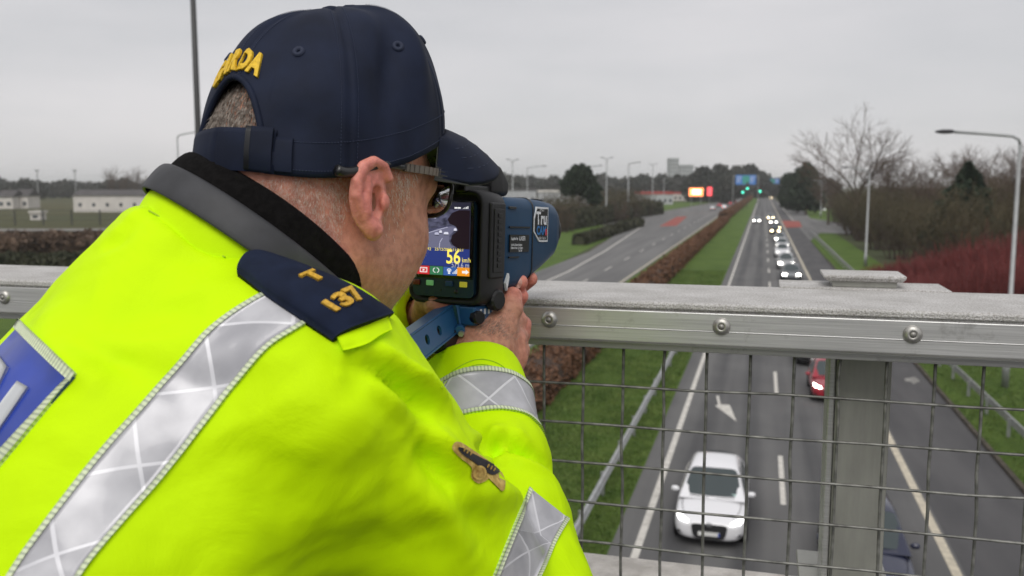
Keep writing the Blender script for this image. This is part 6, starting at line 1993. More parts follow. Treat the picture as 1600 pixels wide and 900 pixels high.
# strap with buckle
def strap(th0, th1, t0, t1, off, name, m, n=40, thick=.0018):
    rows = []
    for th in np.linspace(th0, th1, n):
        rows.append([cap_pt(th, t, o) for t, o in ((t0, off), (t0 + .02, off + .0008), ((t0 + t1) / 2, off + .001), (t1 - .02, off + .0008), (t1, off), (t1, off - thick), (t0, off - thick), (t0, off))])
    mb_ = MB().grid(rows)
    nv = 8
    mb_.F.append([j for j in range(nv - 1)][::-1]); mb_.F.append([(n - 1) * nv + j for j in range(nv - 1)])
    return cchild(name, mb_.V[0], mb_.F, m)
strap(math.pi - R_(30), math.pi + R_(34), .002, .150, .0022, 'strap', M_cap)
strap(math.pi - R_(29), math.pi - R_(20), -.008, .157, .0046, 'strap_loop', M_cap, 14)
strap(math.pi - R_(37), math.pi - R_(28), .012, .128, .0022, 'strap_end', M_cap, 14)
M_buck = mat('dark_buckle', (0.008, 0.009, 0.012), .4, metal=.3)
strap(math.pi - R_(20), math.pi - R_(17.5), -.008, .157, .0040, 'buckle', M_buck, 8, .003)
# button and eyelets
tp = cap_pt(0.0, .9995)
mbx = MB().lathe([(0, .0085), (.006, .008), (.0095, .006), (.011, .002), (.0112, -.002), (.010, -.003)], 20, frame_matrix(tp + np.array([0, 0, -.001]), (1, 0, 0), (0, 1, 0), (0, 0, 1)))
cchild('button', mbx.V[0], mbx.F, M_cap)
def surf_frame(th, t, off=0.0):
    p = cap_pt(th, t, off); e = 1e-3
    u = unit(cap_pt(th + e, t) - cap_pt(th - e, t)); v = cap_pt(th, t + e) - cap_pt(th, t - e); v = unit(v - u * (v @ u))
    n = np.cross(u, v)
    if n @ (p - np.array([0, 0, CZ0 + .03])) < 0: n = -n
    return p, u, v, n
for th in (R_(146), R_(86), R_(30), R_(214), R_(274), R_(330)):
    p, u, v, n = surf_frame(th, .50, .0004)
    prof = [(.0012, .0002), (.0018, .0012), (.0030, .0016), (.0040, .0012), (.0046, 0)]
    mbx = MB().lathe(prof, 16, frame_matrix(p, u, v, n)); cchild('eyelet', mbx.V[0], mbx.F, M_eyelet)
# stitching: rows of dashes beside the side seams and along the hem
mbs = MB()
def dash(pts, r=.00028):
    mbs.tube(pts, r, 4)
for k in range(6):
    for sgn in (-1, 1):
        th_s = k * math.pi / 3
        for t in np.arange(.03, .90, .012):
            a = t * math.pi / 2
            off = sgn * .0062 / (.1 * max(math.cos(a) ** .6, .12))
            p = [cap_pt(th_s + off, t + q, .0004) for q in (0, .0062)]
            if t > hem_t(th_s + off) + .02: dash(p)
for th in np.arange(R_(27) - math.pi, math.pi - R_(27), .022):
    for tq in (.02, .115): dash([cap_pt(th, tq, .0003), cap_pt(th + .013, tq, .0003)])
st_o = cchild('stitching', np.concatenate(mbs.V), mbs.F, M_thread); st_o['kind'] = 'stuff'
# GARDA, raised letters following the crown above the opening
def cap_text(V):
    """x along the back (from his left to his right), y up"""
    th = math.pi + .075 - V[:, 0] / .092 / 1.0
    t = .440 + V[:, 1] / .150
    # letters follow the arch a little
    t = t - .42 * ((th - math.pi)) ** 2
    P = np.stack([cap_pt(a, b, .0010 + c) for a, b, c in zip(th, t, V[:, 2])])
    return hw_(P) - POFF
for i, chx in enumerate('GARDA'):
    xo = (i - 2) * .0128
    def place(V, xo=xo):
        W = V.copy(); W[:, 0] += xo
        return cap_text(W)
    text_mesh('letter', chx, .0205, place, M_yel, cap, depth=.0008, bevel=.0005, bold=.0007, sx=.82)
# visor
nu, nv = 40, 16
Vt = []
for s in np.linspace(-1, 1, nu):
    th = s * R_(64)
    b = cap_pt(th, .030, .0006)
    row = []
    ln = .080 * (1 - abs(s) ** 5.0) ** .5 + .0008
    for r in np.linspace(0, 1, nv):
        row.append(b + np.array([0.10 * s * ln * r, ln * r, +.000 * r - .020 * r * (s * s) - .010 * r * r + .002 * math.sin(r * 3.14)]))
    Vt.append(row)
Vt = np.array(Vt)
Vb = Vt + np.array([0, -.0005, -.0034])
def slab(A, B):
    n, m = A.shape[:2]
    V = np.concatenate([A.reshape(-1, 3), B.reshape(-1, 3)]); o = n * m
    Fc = [[i * m + j, (i + 1) * m + j, (i + 1) * m + j + 1, i * m + j + 1] for i in range(n - 1) for j in range(m - 1)]
    Fc += [[o + i * m + j + 1, o + (i + 1) * m + j + 1, o + (i + 1) * m + j, o + i * m + j] for i in range(n - 1) for j in range(m - 1)]
    rim = [(i, 0) for i in range(n)] + [(n - 1, j) for j in range(1, m)] + [(i, m - 1) for i in range(n - 2, -1, -1)] + [(0, j) for j in range(m - 2, 0, -1)]
    for k in range(len(rim)):
        a = rim[k][0] * m + rim[k][1]; b = rim[(k + 1) % len(rim)]; b = b[0] * m + b[1]
        Fc.append([b, a, o + a, o + b])
    return V, Fc
V, Fc = slab(Vt, Vb); visor = cchild('visor', V, Fc, M_cap)
M_under = mat('visor_underside', (0.05, 0.052, 0.045), .8)
V, Fc = slab(Vb + np.array([0, -.0015, -.0003]), Vb + np.array([0, -.0015, -.0012])); cchild('visor_lining', V, Fc, M_under, visor)
mbs = MB()
for r in (6, 9, 12):
    for i in range(2, nu - 2):
        p = Vt[i, r] * .75 + Vt[i + 1, r] * .25 + np.array([0, 0, .0003]); q = Vt[i, r] * .2 + Vt[i + 1, r] * .8 + np.array([0, 0, .0003])
        dash([p, q])
o = cchild('visor_stitching', np.concatenate(mbs.V), mbs.F, M_thread, visor); o['kind'] = 'stuff'

# ------------------------------------------------------------------ spectacles
M_frame = mat('black_glasses_frame', (0.012, 0.012, 0.013), .3, coat=.2)
M_temple = mat('ribbed_metal_temple', (0.20, 0.17, 0.14), .35, metal=.6)
M_lens = mat('spectacle_lens', (0.9, 0.92, 0.92), .03, trans=1.0)
gl = empty('spectacles'); gl.parent = person; gl['label'] = 'dark framed spectacles with ribbed metal temples'
for sg in (1, -1):
    pts = [(sg * .0690, .083, .037), (sg * .0730, .072, .0365), (sg * .0765, .045, .034), (sg * .0785, .010, .0300)]
    pts = smoothpath(pts, 40)
    mbx = MB()
    for i in range(39):
        r = .0022
        d = unit(pts[i + 1] - pts[i])
        mbx.add([pts[i] + np.array([a, 0, b]) for a, b in ((-.0010, -.0030), (.0012 + .0004 * (i % 2), -.0030), (.0012 + .0004 * (i % 2), .0030), (-.0010, .0030))] + [pts[i + 1] + np.array([a, 0, b]) for a, b in ((-.0010, -.0030), (.0012 + .0004 * (i % 2), -.0030), (.0012 + .0004 * (i % 2), .0030), (-.0010, .0030))],
                [[0, 1, 5, 4], [1, 2, 6, 5], [2, 3, 7, 6], [3, 0, 4, 7], [3, 2, 1, 0], [4, 5, 6, 7]])
    cchild('temple', np.concatenate(mbx.V), mbx.F, M_temple, gl, False)
    tipp = smoothpath([(sg * .0785, .010, .0300), (sg * .0805, -.012, .0275), (sg * .0800, -.030, .0210), (sg * .0780, -.046, .0145), (sg * .0765, -.056, .0140)], 16)
    mbx = MB().tube(tipp, np.linspace(.0026, .0040, 16), 8); cchild('temple_tip', mbx.V[0], mbx.F, M_frame, gl)
    mbx = MB().box(sg * .0690 - .003, sg * .0690 + .003, .079, .089, .0330, .0405); cchild('hinge', mbx.V[0], mbx.F, M_rivet, gl, False)
    c = np.array([sg * .035, .096, .023])
    lo_ = [c + np.array([.032 * abs(math.cos(a)) ** .75 * np.sign(math.cos(a)), -.012 * (abs(math.cos(a)) if math.cos(a) * sg > 0 else 0), .0165 * abs(math.sin(a)) ** .75 * np.sign(math.sin(a))]) for a in np.linspace(0, 2 * math.pi, 41)]
    lo_ = np.array(lo_)
    mbx = MB().tube(lo_, .0019, 7, False); cchild('lens_rim', mbx.V[0], mbx.F, M_frame, gl)
    n = 40
    V = np.concatenate([[c + np.array([0, .0025, 0])], lo_[:-1] * .995 + c * .005, [c + np.array([0, .0010, 0])], lo_[:-1] * .995 + c * .005 + np.array([0, -.0012, 0])])
    Fc = [[0, 1 + k, 1 + (k + 1) % n] for k in range(n)] + [[n + 1, n + 2 + (k + 1) % n, n + 2 + k] for k in range(n)] + [[1 + k, n + 2 + k, n + 2 + (k + 1) % n, 1 + (k + 1) % n] for k in range(n)]
    cchild('lens', V, Fc, M_lens, gl)
mbx = MB().tube([(-.004, .096, .028), (0, .100, .030), (.004, .096, .028)], .0018, 7); cchild('bridge', mbx.V[0], mbx.F, M_frame, gl)

# ------------------------------------------------------------------ trousers and boots, below the picture
HIP = T0 - TU * .60 + TN * -.02
def legs_sdf(p):
    d = smin(rcone(p, HIP - TL * .08, HIP + TL * .08, .14, .14), rcone(p, HIP + TU * .12 - TL * .06, HIP + TU * .12 + TL * .06, .125, .125), .05)
    for s in (-1, 1):
        h = HIP + TL * s * .09; k = h + TF * .06 - UPW * .42; a = np.array([k[0] - TF[0] * .04, k[1] - TF[1] * .04, 7.59])
        d = smin(d, smin(rcone(p, h, k, .098, .068), rcone(p, k, a, .068, .058), .03), .04)
    return d
M_trou = mat('dark_uniform_cloth', (0.010, 0.012, 0.022), .8, var=.2, scale=30)
lo_ = np.array([HIP[0] - .4, HIP[1] - .4, 7.48]); hi_ = np.array([HIP[0] + .4, HIP[1] + .4, HIP[2] + .32])
V, Q = iso(legs_sdf, lo_, hi_, .012)
pchild('trousers', V, Q, M_trou)
for s in (-1, 1):
    h = HIP + TL * s * .09; k = h + TF * .06 - UPW * .42; a = np.array([k[0] - TF[0] * .04, k[1] - TF[1] * .04, 7.5])
    rows = []
    for y_, w_, h2 in ((-.10, .034, .06), (-.08, .045, .11), (0, .05, .13), (.08, .048, .09), (.15, .046, .06), (.20, .03, .035)):
        rows.append([a + TF * y_ + TL * w_ * math.cos(t) + UPW * max(0.0, h2 * math.sin(t)) for t in np.linspace(0, math.pi, 9)] + [a + TF * y_ + TL * w_])
    mbx = MB().grid(rows); mbx.F.append(list(range(10))); mbx.F.append([50 + j for j in range(10)])
    pchild('boot', mbx.V[0], mbx.F, M_grille)

# ------------------------------------------------------------------ hand-held laser speed camera
GAZ = R_(28 - 15.58); GP_ = R_(3.0)
GF = math.cos(GP_) * np.array([math.sin(GAZ), math.cos(GAZ), 0]) - math.sin(GP_) * UPW
GX = np.array([math.cos(GAZ), -math.sin(GAZ), 0]); GZ = np.cross(GX, GF)
GO = K(694, 386, .885)
gun = empty('speed_camera', tuple(GO)); tag(gun, 'blue and black hand-held laser speed camera with a lit rear screen', 'speed camera')
gun.matrix_world = Matrix([[*r] for r in frame_matrix(GO, GX, GF, GZ)])
M_gblue = mat('gun_blue_paint', (0.009, 0.046, 0.105), .45, coat=.0, spec=.30, var=.08, scale=30)
M_gblue_d = mat('gun_faceplate_blue', (0.008, 0.028, 0.055), .4)
M_rub = mat('black_rubber', (0.011, 0.011, 0.012), .55, var=.2, scale=80, bump=.15, bscale=500, bdist=.0005)
M_gblk = mat('black_plastic', (0.008, 0.008, 0.009), .35)
M_anod = mat('blue_anodised', (0.022, 0.105, 0.25), .38, metal=.2)
def gl_loft(name, rows, m, parent=gun, caps=True, smooth=True, sub=0):
    """rows: closed loops of points along the body"""
    n = len(rows[0]); k = len(rows)
    V = np.array(rows).reshape(-1, 3)
    Fc = [[i * n + j, i * n + (j + 1) % n, (i + 1) * n + (j + 1) % n, (i + 1) * n + j] for i in range(k - 1) for j in range(n)]
    if caps: Fc += [list(range(n))[::-1], [(k - 1) * n + j for j in range(n)]]
    o = link(name, pymesh(name, V, Fc, smooth), m, parent)
    if sub:
        md = o.modifiers.new('s', 'SUBSURF'); md.levels = md.render_levels = sub
    return o
def rrect(y, x0, x1, z0, z1, r, n=5, dy=None):
    out = []
    for cx, cz, a0 in ((x1 - r, z1 - r, 0), (x0 + r, z1 - r, 90), (x0 + r, z0 + r, 180), (x1 - r, z0 + r, 270)):
        for k in range(n + 1):
            a = R_(a0 + 90 * k / n); px, pz = cx + r * math.cos(a), cz + r * math.sin(a)
            out.append((px, y + (dy(px, pz) if dy else 0), pz))
    return out
# rear housing (rubber), face plate, screen
gl_loft('rear_housing', [rrect(.004, -.038, .038, -.0515, .0515, .010), rrect(.0, -.0405, .0405, -.054, .054, .012), rrect(.003, -.043, .043, -.0565, .0565, .013), rrect(.022, -.0435, .0435, -.057, .057, .013), rrect(.046, -.0425, .0425, -.055, .055, .013), rrect(.050, -.040, .040, -.052, .053, .012)], M_rub, smooth=True)
gl_loft('face_plate', [rrect(-.0012, -.0355, .0355, -.0490, .0455, .006), rrect(.004, -.0355, .0355, -.0490, .0455, .006)], M_gblue_d, smooth=False)
SX0, SX1, SZ0, SZ1 = -.0305, .0312, -.0275, .0440
M_scr = mat('screen_black', (0.006, 0.006, 0.008), .12)
MB().box(SX0 - .003, SX1 + .003, -.0026, -.001, SZ0 - .003, SZ1 + .0012).build('screen_bezel', M_scr, gun)
def emis(name, c, s=1.0):
    return mat(name, tuple(x * .1 for x in c), .4, emit=s, emit_col=c, spec=.2)
scr = MB().box(SX0, SX1, -.0032, -.0027, SZ0, SZ1).build('screen', emis('lcd_dark', (0.02, 0.02, 0.035)), gun)
def sx(px_): return SX0 + (px_ - 146) / (442 - 146) * (SX1 - SX0)     # from the close-up's own pixels
def sz(py_): return SZ1 + (py_ - 190) / (668 - 190) * (SZ0 - SZ1)
lay = [0]
def sbox(name, x0, x1, y0, y1, m, d=0):
    lay[0] += 1
    yb = -.0033 - .00004 * d
    return MB().box(sx(x0), sx(x1), yb - .00003, yb, sz(y1), sz(y0)).build(name, m, scr)
def spoly(name, pts, m, d=0):
    yb = -.0033 - .00004 * d
    return MB().add([(sx(x), yb, sz(y)) for x, y in pts], [list(range(len(pts)))[::-1]]).build(name, m, scr)
# live picture of the road
# the live picture: a procedural grey image on a flat pane
def live_mat():
    m, b = new_mat('lcd_live_picture')
    N, L = m.node_tree.nodes, m.node_tree.links
    t = N.new('ShaderNodeTexCoord')
    mpn = N.new('ShaderNodeMapping'); mpn.inputs['Scale'].default_value = (60, 1, 130); L.new(t.outputs['Object'], mpn.inputs[0])
    n = N.new('ShaderNodeTexNoise'); n.inputs['Scale'].default_value = 2.2; n.inputs['Detail'].default_value = 5; L.new(mpn.outputs[0], n.inputs['Vector'])
    r = N.new('ShaderNodeValToRGB'); r.color_ramp.elements[0].position = .35; r.color_ramp.elements[0].color = (0.012, 0.012, 0.03, 1); r.color_ramp.elements[1].position = .7; r.color_ramp.elements[1].color = (0.10, 0.10, 0.17, 1)
    L.new(n.outputs[0], r.inputs[0]); L.new(r.outputs[0], b.inputs['Emission Color']); b.inputs['Emission Strength'].default_value = 1
    b.inputs['Base Color'].default_value = (.01, .01, .01, 1); b.inputs['Roughness'].default_value = .35
    return m
sbox('live_picture', 146, 440, 236, 492, live_mat(), 0)
e_road = emis('lcd_road_grey', (0.13, 0.13, 0.20)); e_dark = emis('lcd_tree_dark', (0.012, 0.006, 0.010)); e_lt = emis('lcd_line', (0.42, 0.42, 0.55)); e_car = emis('lcd_car', (0.6, 0.6, 0.7)); e_car_d = emis('lcd_car_dark', (0.01, 0.01, 0.02)); e_mid = emis('lcd_mid', (0.055, 0.055, 0.10))
spoly('road_image', [(146, 492), (146, 445), (200, 400), (262, 362), (320, 345), (372, 352), (360, 372), (330, 405), (330, 445), (352, 492)], e_road, 1)
spoly('verge_image', [(146, 400), (200, 372), (330, 340), (330, 348), (262, 364), (200, 402), (146, 440)], e_mid, 2)
spoly('tree_image', [(318, 300), (345, 258), (380, 240), (440, 240), (440, 492), (385, 492), (350, 470), (338, 440), (345, 405), (378, 372), (362, 345), (330, 330)], e_dark, 2)
for a, b in (((205, 395), (320, 352)), ((275, 492), (278, 455)), ((278, 452), (292, 425)), ((150, 440), (200, 404)), ((195, 290), (255, 296)), ((195, 290), (195, 330))):
    dx, dy = b[0] - a[0], b[1] - a[1]; l = math.hypot(dx, dy); nx_, ny_ = -dy / l * 1.8, dx / l * 1.8
    spoly('lane_mark_image', [(a[0] + nx_, a[1] + ny_), (b[0] + nx_, b[1] + ny_), (b[0] - nx_, b[1] - ny_), (a[0] - nx_, a[1] - ny_)], e_lt, 3)
for cx, cy, w in ((260, 396, 24), (312, 392, 26), (281, 383, 16), (362, 367, 16)):
    spoly('car_image', [(cx - w / 2, cy + 8), (cx - w / 2, cy - 3), (cx - w / 4, cy - 8), (cx + w / 3, cy - 8), (cx + w / 2, cy - 2), (cx + w / 2, cy + 8)], e_car if cx != 260 else e_lt, 3)
    sbox('car_shadow_image', cx - w / 2, cx + w / 2, cy + 8, cy + 13, e_car_d, 4)
e_blue = emis('lcd_blue', (0.020, 0.035, 0.17)); e_yel = emis('lcd_yellow', (0.95, 0.78, 0.12)); e_wht = emis('lcd_white', (0.75, 0.75, 0.75)); e_grey = emis('lcd_grey', (0.40, 0.41, 0.48))
sbox('readout_field', 146, 442, 494, 608, e_blue, 1)
SM = lambda x, y, d=5: frame_matrix((sx(x), -.0033 - .00004 * d, sz(y)), (1, 0, 0), (0, 0, 1), (0, -1, 0))
mm_px = (SX1 - SX0) / (442 - 146)
def stext(s, x, y, h, m, al='LEFT', bold=0.0, sx_=1.0):
    text_mesh('reading', s, h * mm_px * 1.42, SM(x, y), m, scr, align=al, bold=bold * mm_px, sx=sx_)
stext('56', 314, 549, 66, e_yel, bold=1.6, sx_=.86); stext('km/h', 402, 565, 22, e_yel, sx_=.75)
stext('573.6 m', 344, 599, 26, e_grey, sx_=.82)
stext('0014192', 156, 500, 13, e_yel, sx_=1.15); stext('23/12/2025 11:26:1', 250, 500, 13, e_yel, sx_=1.12)
stext('sensor 03>', 150, 210, 18, e_wht, bold=.8, sx_=.85)
for k, (x0, x1) in enumerate(((356, 372), (374, 390))): sbox('status_icon', x0, x1, 221, 231, e_wht, 5)
for k in range(4): sbox('signal_bar', 402 + 8 * k, 407 + 8 * k, 231 - 4 * (k + 1), 231, e_wht, 5)
for k, c in enumerate([(0.52, 0.022, 0.028), (0.035, 0.16, 0.075), (0.035, 0.10, 0.32), (0.75, 0.27, 0.015)]):
    sbox('soft_key_icon', 148 + 76 * k + 1, 148 + 76 * (k + 1) - 2 if k < 3 else 444, 612, 668, emis('lcd_key_%s' % 'rgbo'[k], c), 2)
# glyphs on the four keys
for y in (622, 652): sbox('film_glyph', 168, 210, y, y + 4, e_wht, 5)
for x in (168, 206): sbox('film_glyph', x, x + 4, 622, 656, e_wht, 5)
spoly('film_glyph', [(184, 632), (184, 648), (198, 640)], e_wht, 5); sbox('film_glyph', 172, 206, 629, 630.5, e_wht, 5); sbox('film_glyph', 172, 206, 649, 650.5, e_wht, 5)
def ring_glyph(cx, cy, r, a0, a1):
    P = [(cx + r * math.cos(R_(a)), cy + r * math.sin(R_(a))) for a in np.linspace(a0, a1, 9)] + [(cx + (r - 4) * math.cos(R_(a)), cy + (r - 4) * math.sin(R_(a))) for a in np.linspace(a1, a0, 9)]
    for i in range(8): spoly('cycle_glyph', [P[i], P[i + 1], P[16 - i], P[17 - i]], e_wht, 5)
ring_glyph(260, 638, 18, 100, 250); ring_glyph(260, 638, 18, -80, 70)
ring_glyph(333, 634, 12, 0, 180); ring_glyph(333, 634, 12, 180, 360); sbox('lamp_glyph', 327, 339, 648, 658, e_wht, 5); sbox('lamp_glyph', 329, 337, 630, 646, e_wht, 5)
for k in range(4): sbox('bar_glyph', 352 + 7 * k, 356 + 7 * k, 656 - 8 * (k + 1), 656, e_wht, 5)
spoly('arrow_glyph', [(404, 634), (424, 634), (424, 624), (442, 642), (424, 658), (424, 650), (404, 650)], e_wht, 5)
# the keys below the screen
for px_, c, e in ((145, (0.16, 0.012, 0.012), 0), (222, (0.16, 0.42, 0.16), .25), (330, (0.012, 0.05, 0.16), 0), (408, (0.62, 0.55, 0.05), .2)):
    x = sx(px_); z = SZ0 - (724 - 668) / (668 - 190) * (SZ1 - SZ0)
    MB().box(x - .0042, x + .0042, -.0030, -.001, z - .0027, z + .0027).build('key', mat('key_%d' % px_, c, .35, emit=e, emit_col=c), gun, bevel=.0008)
MB().lathe([(0, .001), (.002, .0008), (.0024, 0)], 12, frame_matrix((.0155, -.0012, -.0435), (1, 0, 0), (0, 0, 1), (0, -1, 0))).build('screw', M_gblk, gun, smooth=True)
MB().lathe([(0, .0006), (.0009, .0005), (.001, 0)], 10, frame_matrix((-.002, -.0012, -.0425), (1, 0, 0), (0, 0, 1), (0, -1, 0))).build('microphone_hole', M_gblk, gun)
# side rubber pad with embossed word
MB().box(.0425, .0462, .012, .042, -.030, .045).build('side_pad', M_rub, gun, bevel=.0022)
pad = MB().box(.0462, .0472, .017, .037, -.024, .039).build('pad_rim', M_rub, gun, bevel=.0008)
for k in range(9): MB().box(.0474, .0482, .0235, .0305, -.019 + .0062 * k, -.0150 + .0062 * k).build('embossed_mark', M_rub, gun, bevel=.0004)
# blue body
def dyn(top, bot, xs, r, y, n=5): return rrect(y, -xs, xs, bot, top, r, n)
gl_loft('body', [dyn(.050, -.047, .0375, .010, .049), dyn(.0515, -.046, .039, .011, .056), dyn(.0525, -.043, .040, .012, .085), dyn(.053, -.036, .040, .013, .115), dyn(.052, -.024, .0395, .014, .150), dyn(.050, -.014, .0385, .015, .178), dyn(.046, -.006, .036, .016, .190)], M_gblue)
gl_loft('seam_ring', [dyn(.0536, -.0372, .0407, .013, .1125), dyn(.0538, -.0365, .0409, .013, .1140)], M_gblk)
MB().box(.0398, .0412, .060, .106, .0205, .0222).build('body_groove', M_gblk, gun); MB().box(.0398, .0412, .060, .082, -.0105, -.0090).build('body_groove', M_gblk, gun); MB().box(.0396, .0412, .058, .074, .040, .0425).build('body_groove', M_gblk, gun, bevel=.0006)
# front bezel and lenses
gl_loft('front_bezel', [dyn(.043, -.004, .0345, .018, .188), dyn(.041, -.003, .034, .019, .199), dyn(.039, -.001, .032, .018, .2045)], M_gblk)
for x, r in ((-.014, .013), (.016, .011)):
    MB().lathe([(0, .001), (r * .8, .0025), (r, .004), (r * 1.12, .004), (r * 1.12, -.004)], 20, frame_matrix((x, .203, .019), (1, 0, 0), (0, 0, -1), (0, 1, 0))).build('lens', M_scr, gun, smooth=True)
for x in (-.02, .0, .022): MB().box(x - .004, x + .004, .150, .165, .0518, .0536).build('top_vent', M_gblk, gun, bevel=.0008)
# stickers
M_stk = mat('black_sticker', (0.010, 0.011, 0.013), .3); M_stw = mat('sticker_white', (0.72, 0.74, 0.76), .5); M_stb = mat('sticker_blue', (0.02, 0.16, 0.42), .5); M_str = mat('sticker_red', (0.5, 0.03, 0.04), .5)
SD = lambda y, z, x=.0412: frame_matrix((x, y, z), (0, 1, 0), (0, 0, 1), (1, 0, 0))
stk = MB().box(.0398, .0411, .061, .104, -.0045, .0135).build('supplier_label', M_stk, gun)
for s_, y_, z_, h_ in (('Supplied by', .063, .0095, .0042), ('iLASER', .081, .0095, .0062), ('Unit 9b, Killdare Business', .063, .0030, .0031), ('Killdare Town, Co. Kildare', .063, -.0002, .0031), ('Tel. 045', .080, -.0032, .0031)):
    text_mesh('label_text', s_, h_, SD(y_, z_), M_stw, stk, align='LEFT', sx=.78, bold=.00008)
# hexagonal maker's mark near the front
hx = [(.121, .0440), (.150, .0440), (.150, .0060), (.129, .0060), (.115, .0170), (.115, .031)]
def hexp(sc, x): 
    c = np.array([.1325, .025]); return [tuple(c + (np.array(p) - c) * sc) for p in hx]
o1 = MB().prism(hexp(1.0, 0), .0385, .0409, lambda a, b, h: (h, a, b)).build('maker_badge', M_stw, gun)
MB().prism(hexp(.90, 0), .0409, .0412, lambda a, b, h: (h, a, b)).build('badge_field', M_stk, o1)
text_mesh('badge_text', 'Tru', .0190, SD(.1325, .0310, .0415), M_stw, o1, bold=.0006, sx=.92); text_mesh('badge_text', 'CAM', .0130, SD(.1325, .0180, .0415), M_stb, o1, bold=.0005, sx=.85)
text_mesh('badge_text', 'SPEED', .0045, SD(.1325, .0408, .0415), M_stw, o1); text_mesh('badge_text', 'LASER TECH', .0038, SD(.1335, .0098, .0415), M_stw, o1)
MB().box(.0413, .0416, .1425, .1465, .013, .020).build('badge_stripe', M_str, o1)
MB().prism([(.053, -.036), (.059, -.026), (.0605, -.030), (.056, -.044)], .0392, .0418, lambda a, b, h: (h, a, b)).build('white_arrow_decal', M_stw, gun)
# sight on top: tube and hood
tb = MB().lathe([(0, 0), (.0165, 0), (.0185, .002), (.0185, .016), (.0172, .018), (.0172, .06), (.0172, .075), (0, .075)], 28, frame_matrix((.004, -.014, .0690), (1, 0, 0), (0, 0, -1), (0, 1, 0)))
tb.build('sight_tube', M_gblk, gun, smooth=True)
MB().lathe([(.0150, .0), (.0188, .0), (.0200, -.004), (.0200, -.010), (.0180, -.012), (.0150, -.010)], 28, frame_matrix((.004, -.014, .0690), (1, 0, 0), (0, 0, -1), (0, 1, 0))).build('eyepiece', M_rub, gun, smooth=True)
gl_loft('sight_hood', [rrect(.044, -.014, .028, .053, .086, .006), rrect(.046, -.015, .029, .053, .087, .006), rrect(.062, -.015, .029, .053, .084, .006), rrect(.078, -.014, .028, .053, .072, .006)], M_rub)
MB().box(-.018, .026, -.006, .05, .0535, .062).build('sight_mount', M_gblk, gun, bevel=.002)
# ---- under-gear: blue cradle, knobs, latch, pistol grip, shoulder stock
crd = MB().box(-.012, .034, .004, .052, -.0765, -.0575).build('cradle', M_anod, gun, bevel=.002)
for k in range(4): MB().box(.0342, .0347, .014 + .008 * k, .0175 + .008 * k, -.066, -.0605).build('scale_mark', M_stw, crd)
def knob(c, ax, r, ln, name, m=M_gblk, n=18):
    ax = unit(ax); u = unit(np.cross(ax, (0, .3, 1.0))); w = np.cross(ax, u)
    rows = []
    for t, q in ((0, .55), (.15, .6), (.2, 1), (.85, 1.02), (1, .85), (1.0, .02)):
        rows.append([np.array(c) + ax * ln * t + (u * math.cos(a) + w * math.sin(a)) * r * q * (1 + (.07 if (k % 2 and .2 <= t <= .9) else 0)) for k, a in enumerate(np.linspace(0, 2 * math.pi, n, endpoint=False))])
    return gl_loft(name, rows, m, smooth=False)
knob((.034, .034, -.052), (1, -.2, 0), .0100, .013, 'clamp_knob', M_rub, 24)
knob((.030, .010, -.0680), (1, -.5, 0), .0065, .011, 'small_knob')
knob((.018, .004, -.080), (.5, -1, -.1), .0050, .010, 'stock_screw', M_anod)
knob((.020, .004, -.083), (.5, -1, -.1), .0030, .012, 'stock_bolt', M_rivet)
MB().box(-.012, .020, -.028, .008, -.103, -.079).build('latch', M_gblk, gun, bevel=.004)
MB().lathe([(0, .001), (.003, .0008), (.0036, 0)], 12, frame_matrix((.0085, -.0282, -.091), (1, 0, 0), (0, 0, 1), (0, -1, 0))).build('latch_screw', M_rivet, gun, smooth=True)
gl_loft('pistol_grip', [[(.008 + .016 * math.cos(a), yy + .019 * math.sin(a), zz) for a in np.linspace(0, 2 * math.pi, 16, endpoint=False)] for yy, zz in ((.052, -.074), (.056, -.10), (.062, -.135), (.068, -.17), (.069, -.176))], M_rub)
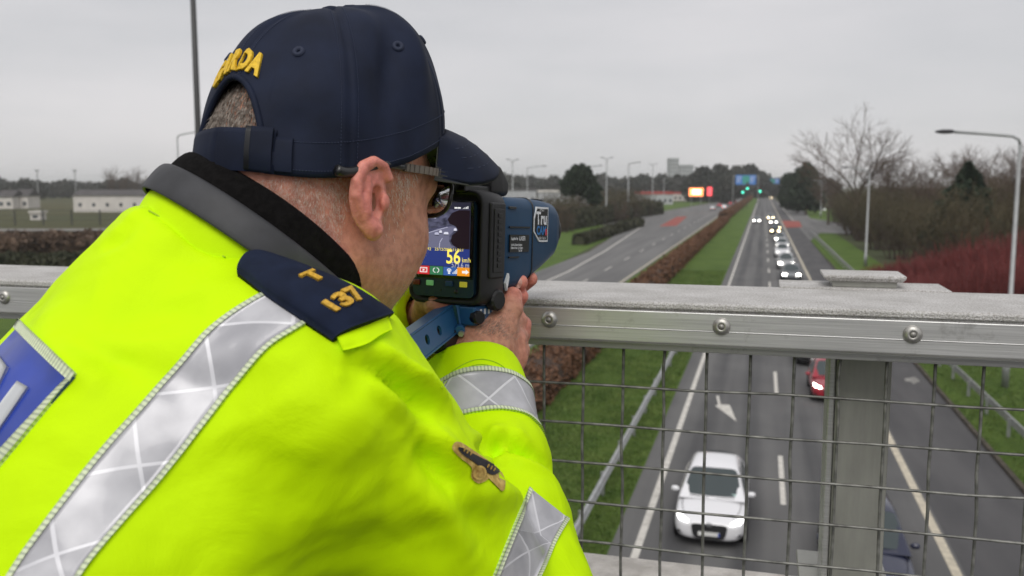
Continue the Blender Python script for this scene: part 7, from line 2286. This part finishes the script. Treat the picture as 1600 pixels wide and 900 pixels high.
# shoulder stock: folded plate channel with round holes, running back to his shoulder
Minv = np.linalg.inv(frame_matrix(GO, GX, GF, GZ))
def gloc(p): return (Minv[:3, :3] @ np.asarray(p) + Minv[:3, 3])
A0, A1 = gloc(K(712, 497, .885)), gloc(K(590, 590, .70))
ax = unit(A1 - A0); LN = np.linalg.norm(A1 - A0)
toC = unit(gloc(CC) - A0)
nf = unit(toC - ax * (toC @ ax)); wv_ = np.cross(ax, nf)              # plate normal towards the lens, width direction
upl = gloc(GO + UPW) - gloc(GO)
if wv_ @ upl < 0: wv_ = -wv_
nf = unit(nf * .86 + wv_ * -.35); nf = unit(nf - ax * (nf @ ax)); wv_ = unit(np.cross(nf, ax)); wv_ = wv_ if wv_ @ upl > 0 else -wv_
WD = .0115; TH = .0022
mbp = MB()
ncell = 6; cl_ = LN / ncell
def cell(s0, s1, hole):
    cx = (s0 + s1) / 2; r = .0052; n = 16
    ang = [2 * math.pi * k / n for k in range(n)]
    def outer(a):
        hx_, hy_ = (s1 - s0) / 2, WD
        c, s = math.cos(a), math.sin(a)
        k = min(hx_ / abs(c) if abs(c) > 1e-6 else 9, hy_ / abs(s) if abs(s) > 1e-6 else 9)
        return (cx + c * k, s * k)
    angs = sorted(set(ang + [math.atan2(sy * WD, sx_ * (s1 - s0) / 2) % (2 * math.pi) for sx_ in (-1, 1) for sy in (-1, 1)]))
    O = [outer(a) for a in angs]; I_ = [(cx + r * math.cos(a), r * .95 * math.sin(a)) for a in angs] if hole else [(cx, 0)] * len(angs)
    P = lambda q, h: A0 + ax * q[0] + wv_ * q[1] + nf * h
    m_ = len(angs)
    V = [P(q, 0) for q in O] + [P(q, 0) for q in I_] + [P(q, -TH) for q in O] + [P(q, -TH) for q in I_]
    Fc = []
    for k in range(m_):
        k2 = (k + 1) % m_
        Fc += [[k, k2, m_ + k2, m_ + k], [2 * m_ + k2, 2 * m_ + k, 3 * m_ + k, 3 * m_ + k2], [m_ + k, m_ + k2, 3 * m_ + k2, 3 * m_ + k], [k2, k, 2 * m_ + k, 2 * m_ + k2]]
    mbp.add(V, Fc)
for k in range(ncell): cell(k * cl_, (k + 1) * cl_, 1 <= k)
stock = mbp.build('shoulder_stock', M_anod, gun)
def slabp(c0, c1, a_, b_, h0, h1, nm):
    """bar from s=c0..c1, width a_..b_ along wv, height h0..h1 along nf"""
    P = lambda s, w, h: A0 + ax * s + wv_ * w + nf * h
    mb_ = MB().add([P(s, w, h) for h in (h0, h1) for w in (a_, b_) for s in (c0, c1)], [[0, 2, 3, 1], [4, 5, 7, 6], [0, 1, 5, 4], [2, 6, 7, 3], [0, 4, 6, 2], [1, 3, 7, 5]])
    return mb_.build(nm, M_anod, stock, bevel=.0006)
slabp(0, LN, WD + .0003, WD + .0025, -.020, .0006, 'upper_flange'); slabp(0, LN, -WD - .0025, -WD - .0003, -.020, .0006, 'lower_flange')
# the horizontal foot of the stock that bolts to the cradle
B0, B1 = A0 - ax * .002, gloc(K(752, 487, .905))
ax2 = unit(B1 - B0); w2 = unit(wv_ - ax2 * (wv_ @ ax2)); n2 = np.cross(ax2, w2)
P = lambda s, w, h: B0 + ax2 * s + w2 * w + n2 * h
ln2 = np.linalg.norm(B1 - B0)
MB().add([P(s, w, h) for h in (-.004, .004) for w in (-.013, .0125) for s in (0, ln2)], [[0, 2, 3, 1], [4, 5, 7, 6], [0, 1, 5, 4], [2, 6, 7, 3], [0, 4, 6, 2], [1, 3, 7, 5]]).build('stock_foot', M_anod, stock, bevel=.001)


# ------------------------------------------------------------------ winter haze: one closed box of even air round everything
mhz = bpy.data.materials.new('winter_haze'); mhz.use_nodes = True
mhz.node_tree.nodes.clear()
ho_ = mhz.node_tree.nodes.new('ShaderNodeOutputMaterial'); hv_ = mhz.node_tree.nodes.new('ShaderNodeVolumePrincipled')
hv_.inputs['Color'].default_value = (0.97, 0.98, 0.99, 1)
hv_.inputs['Density'].default_value = 0.00022
hv_.inputs['Anisotropy'].default_value = 0.2
mhz.node_tree.links.new(hv_.outputs[0], ho_.inputs['Volume'])
hz_o = MB().box(-3600, 3600, -400, 5100, -1.1, 48).build('haze', mhz); tag(hz_o, kind='stuff')
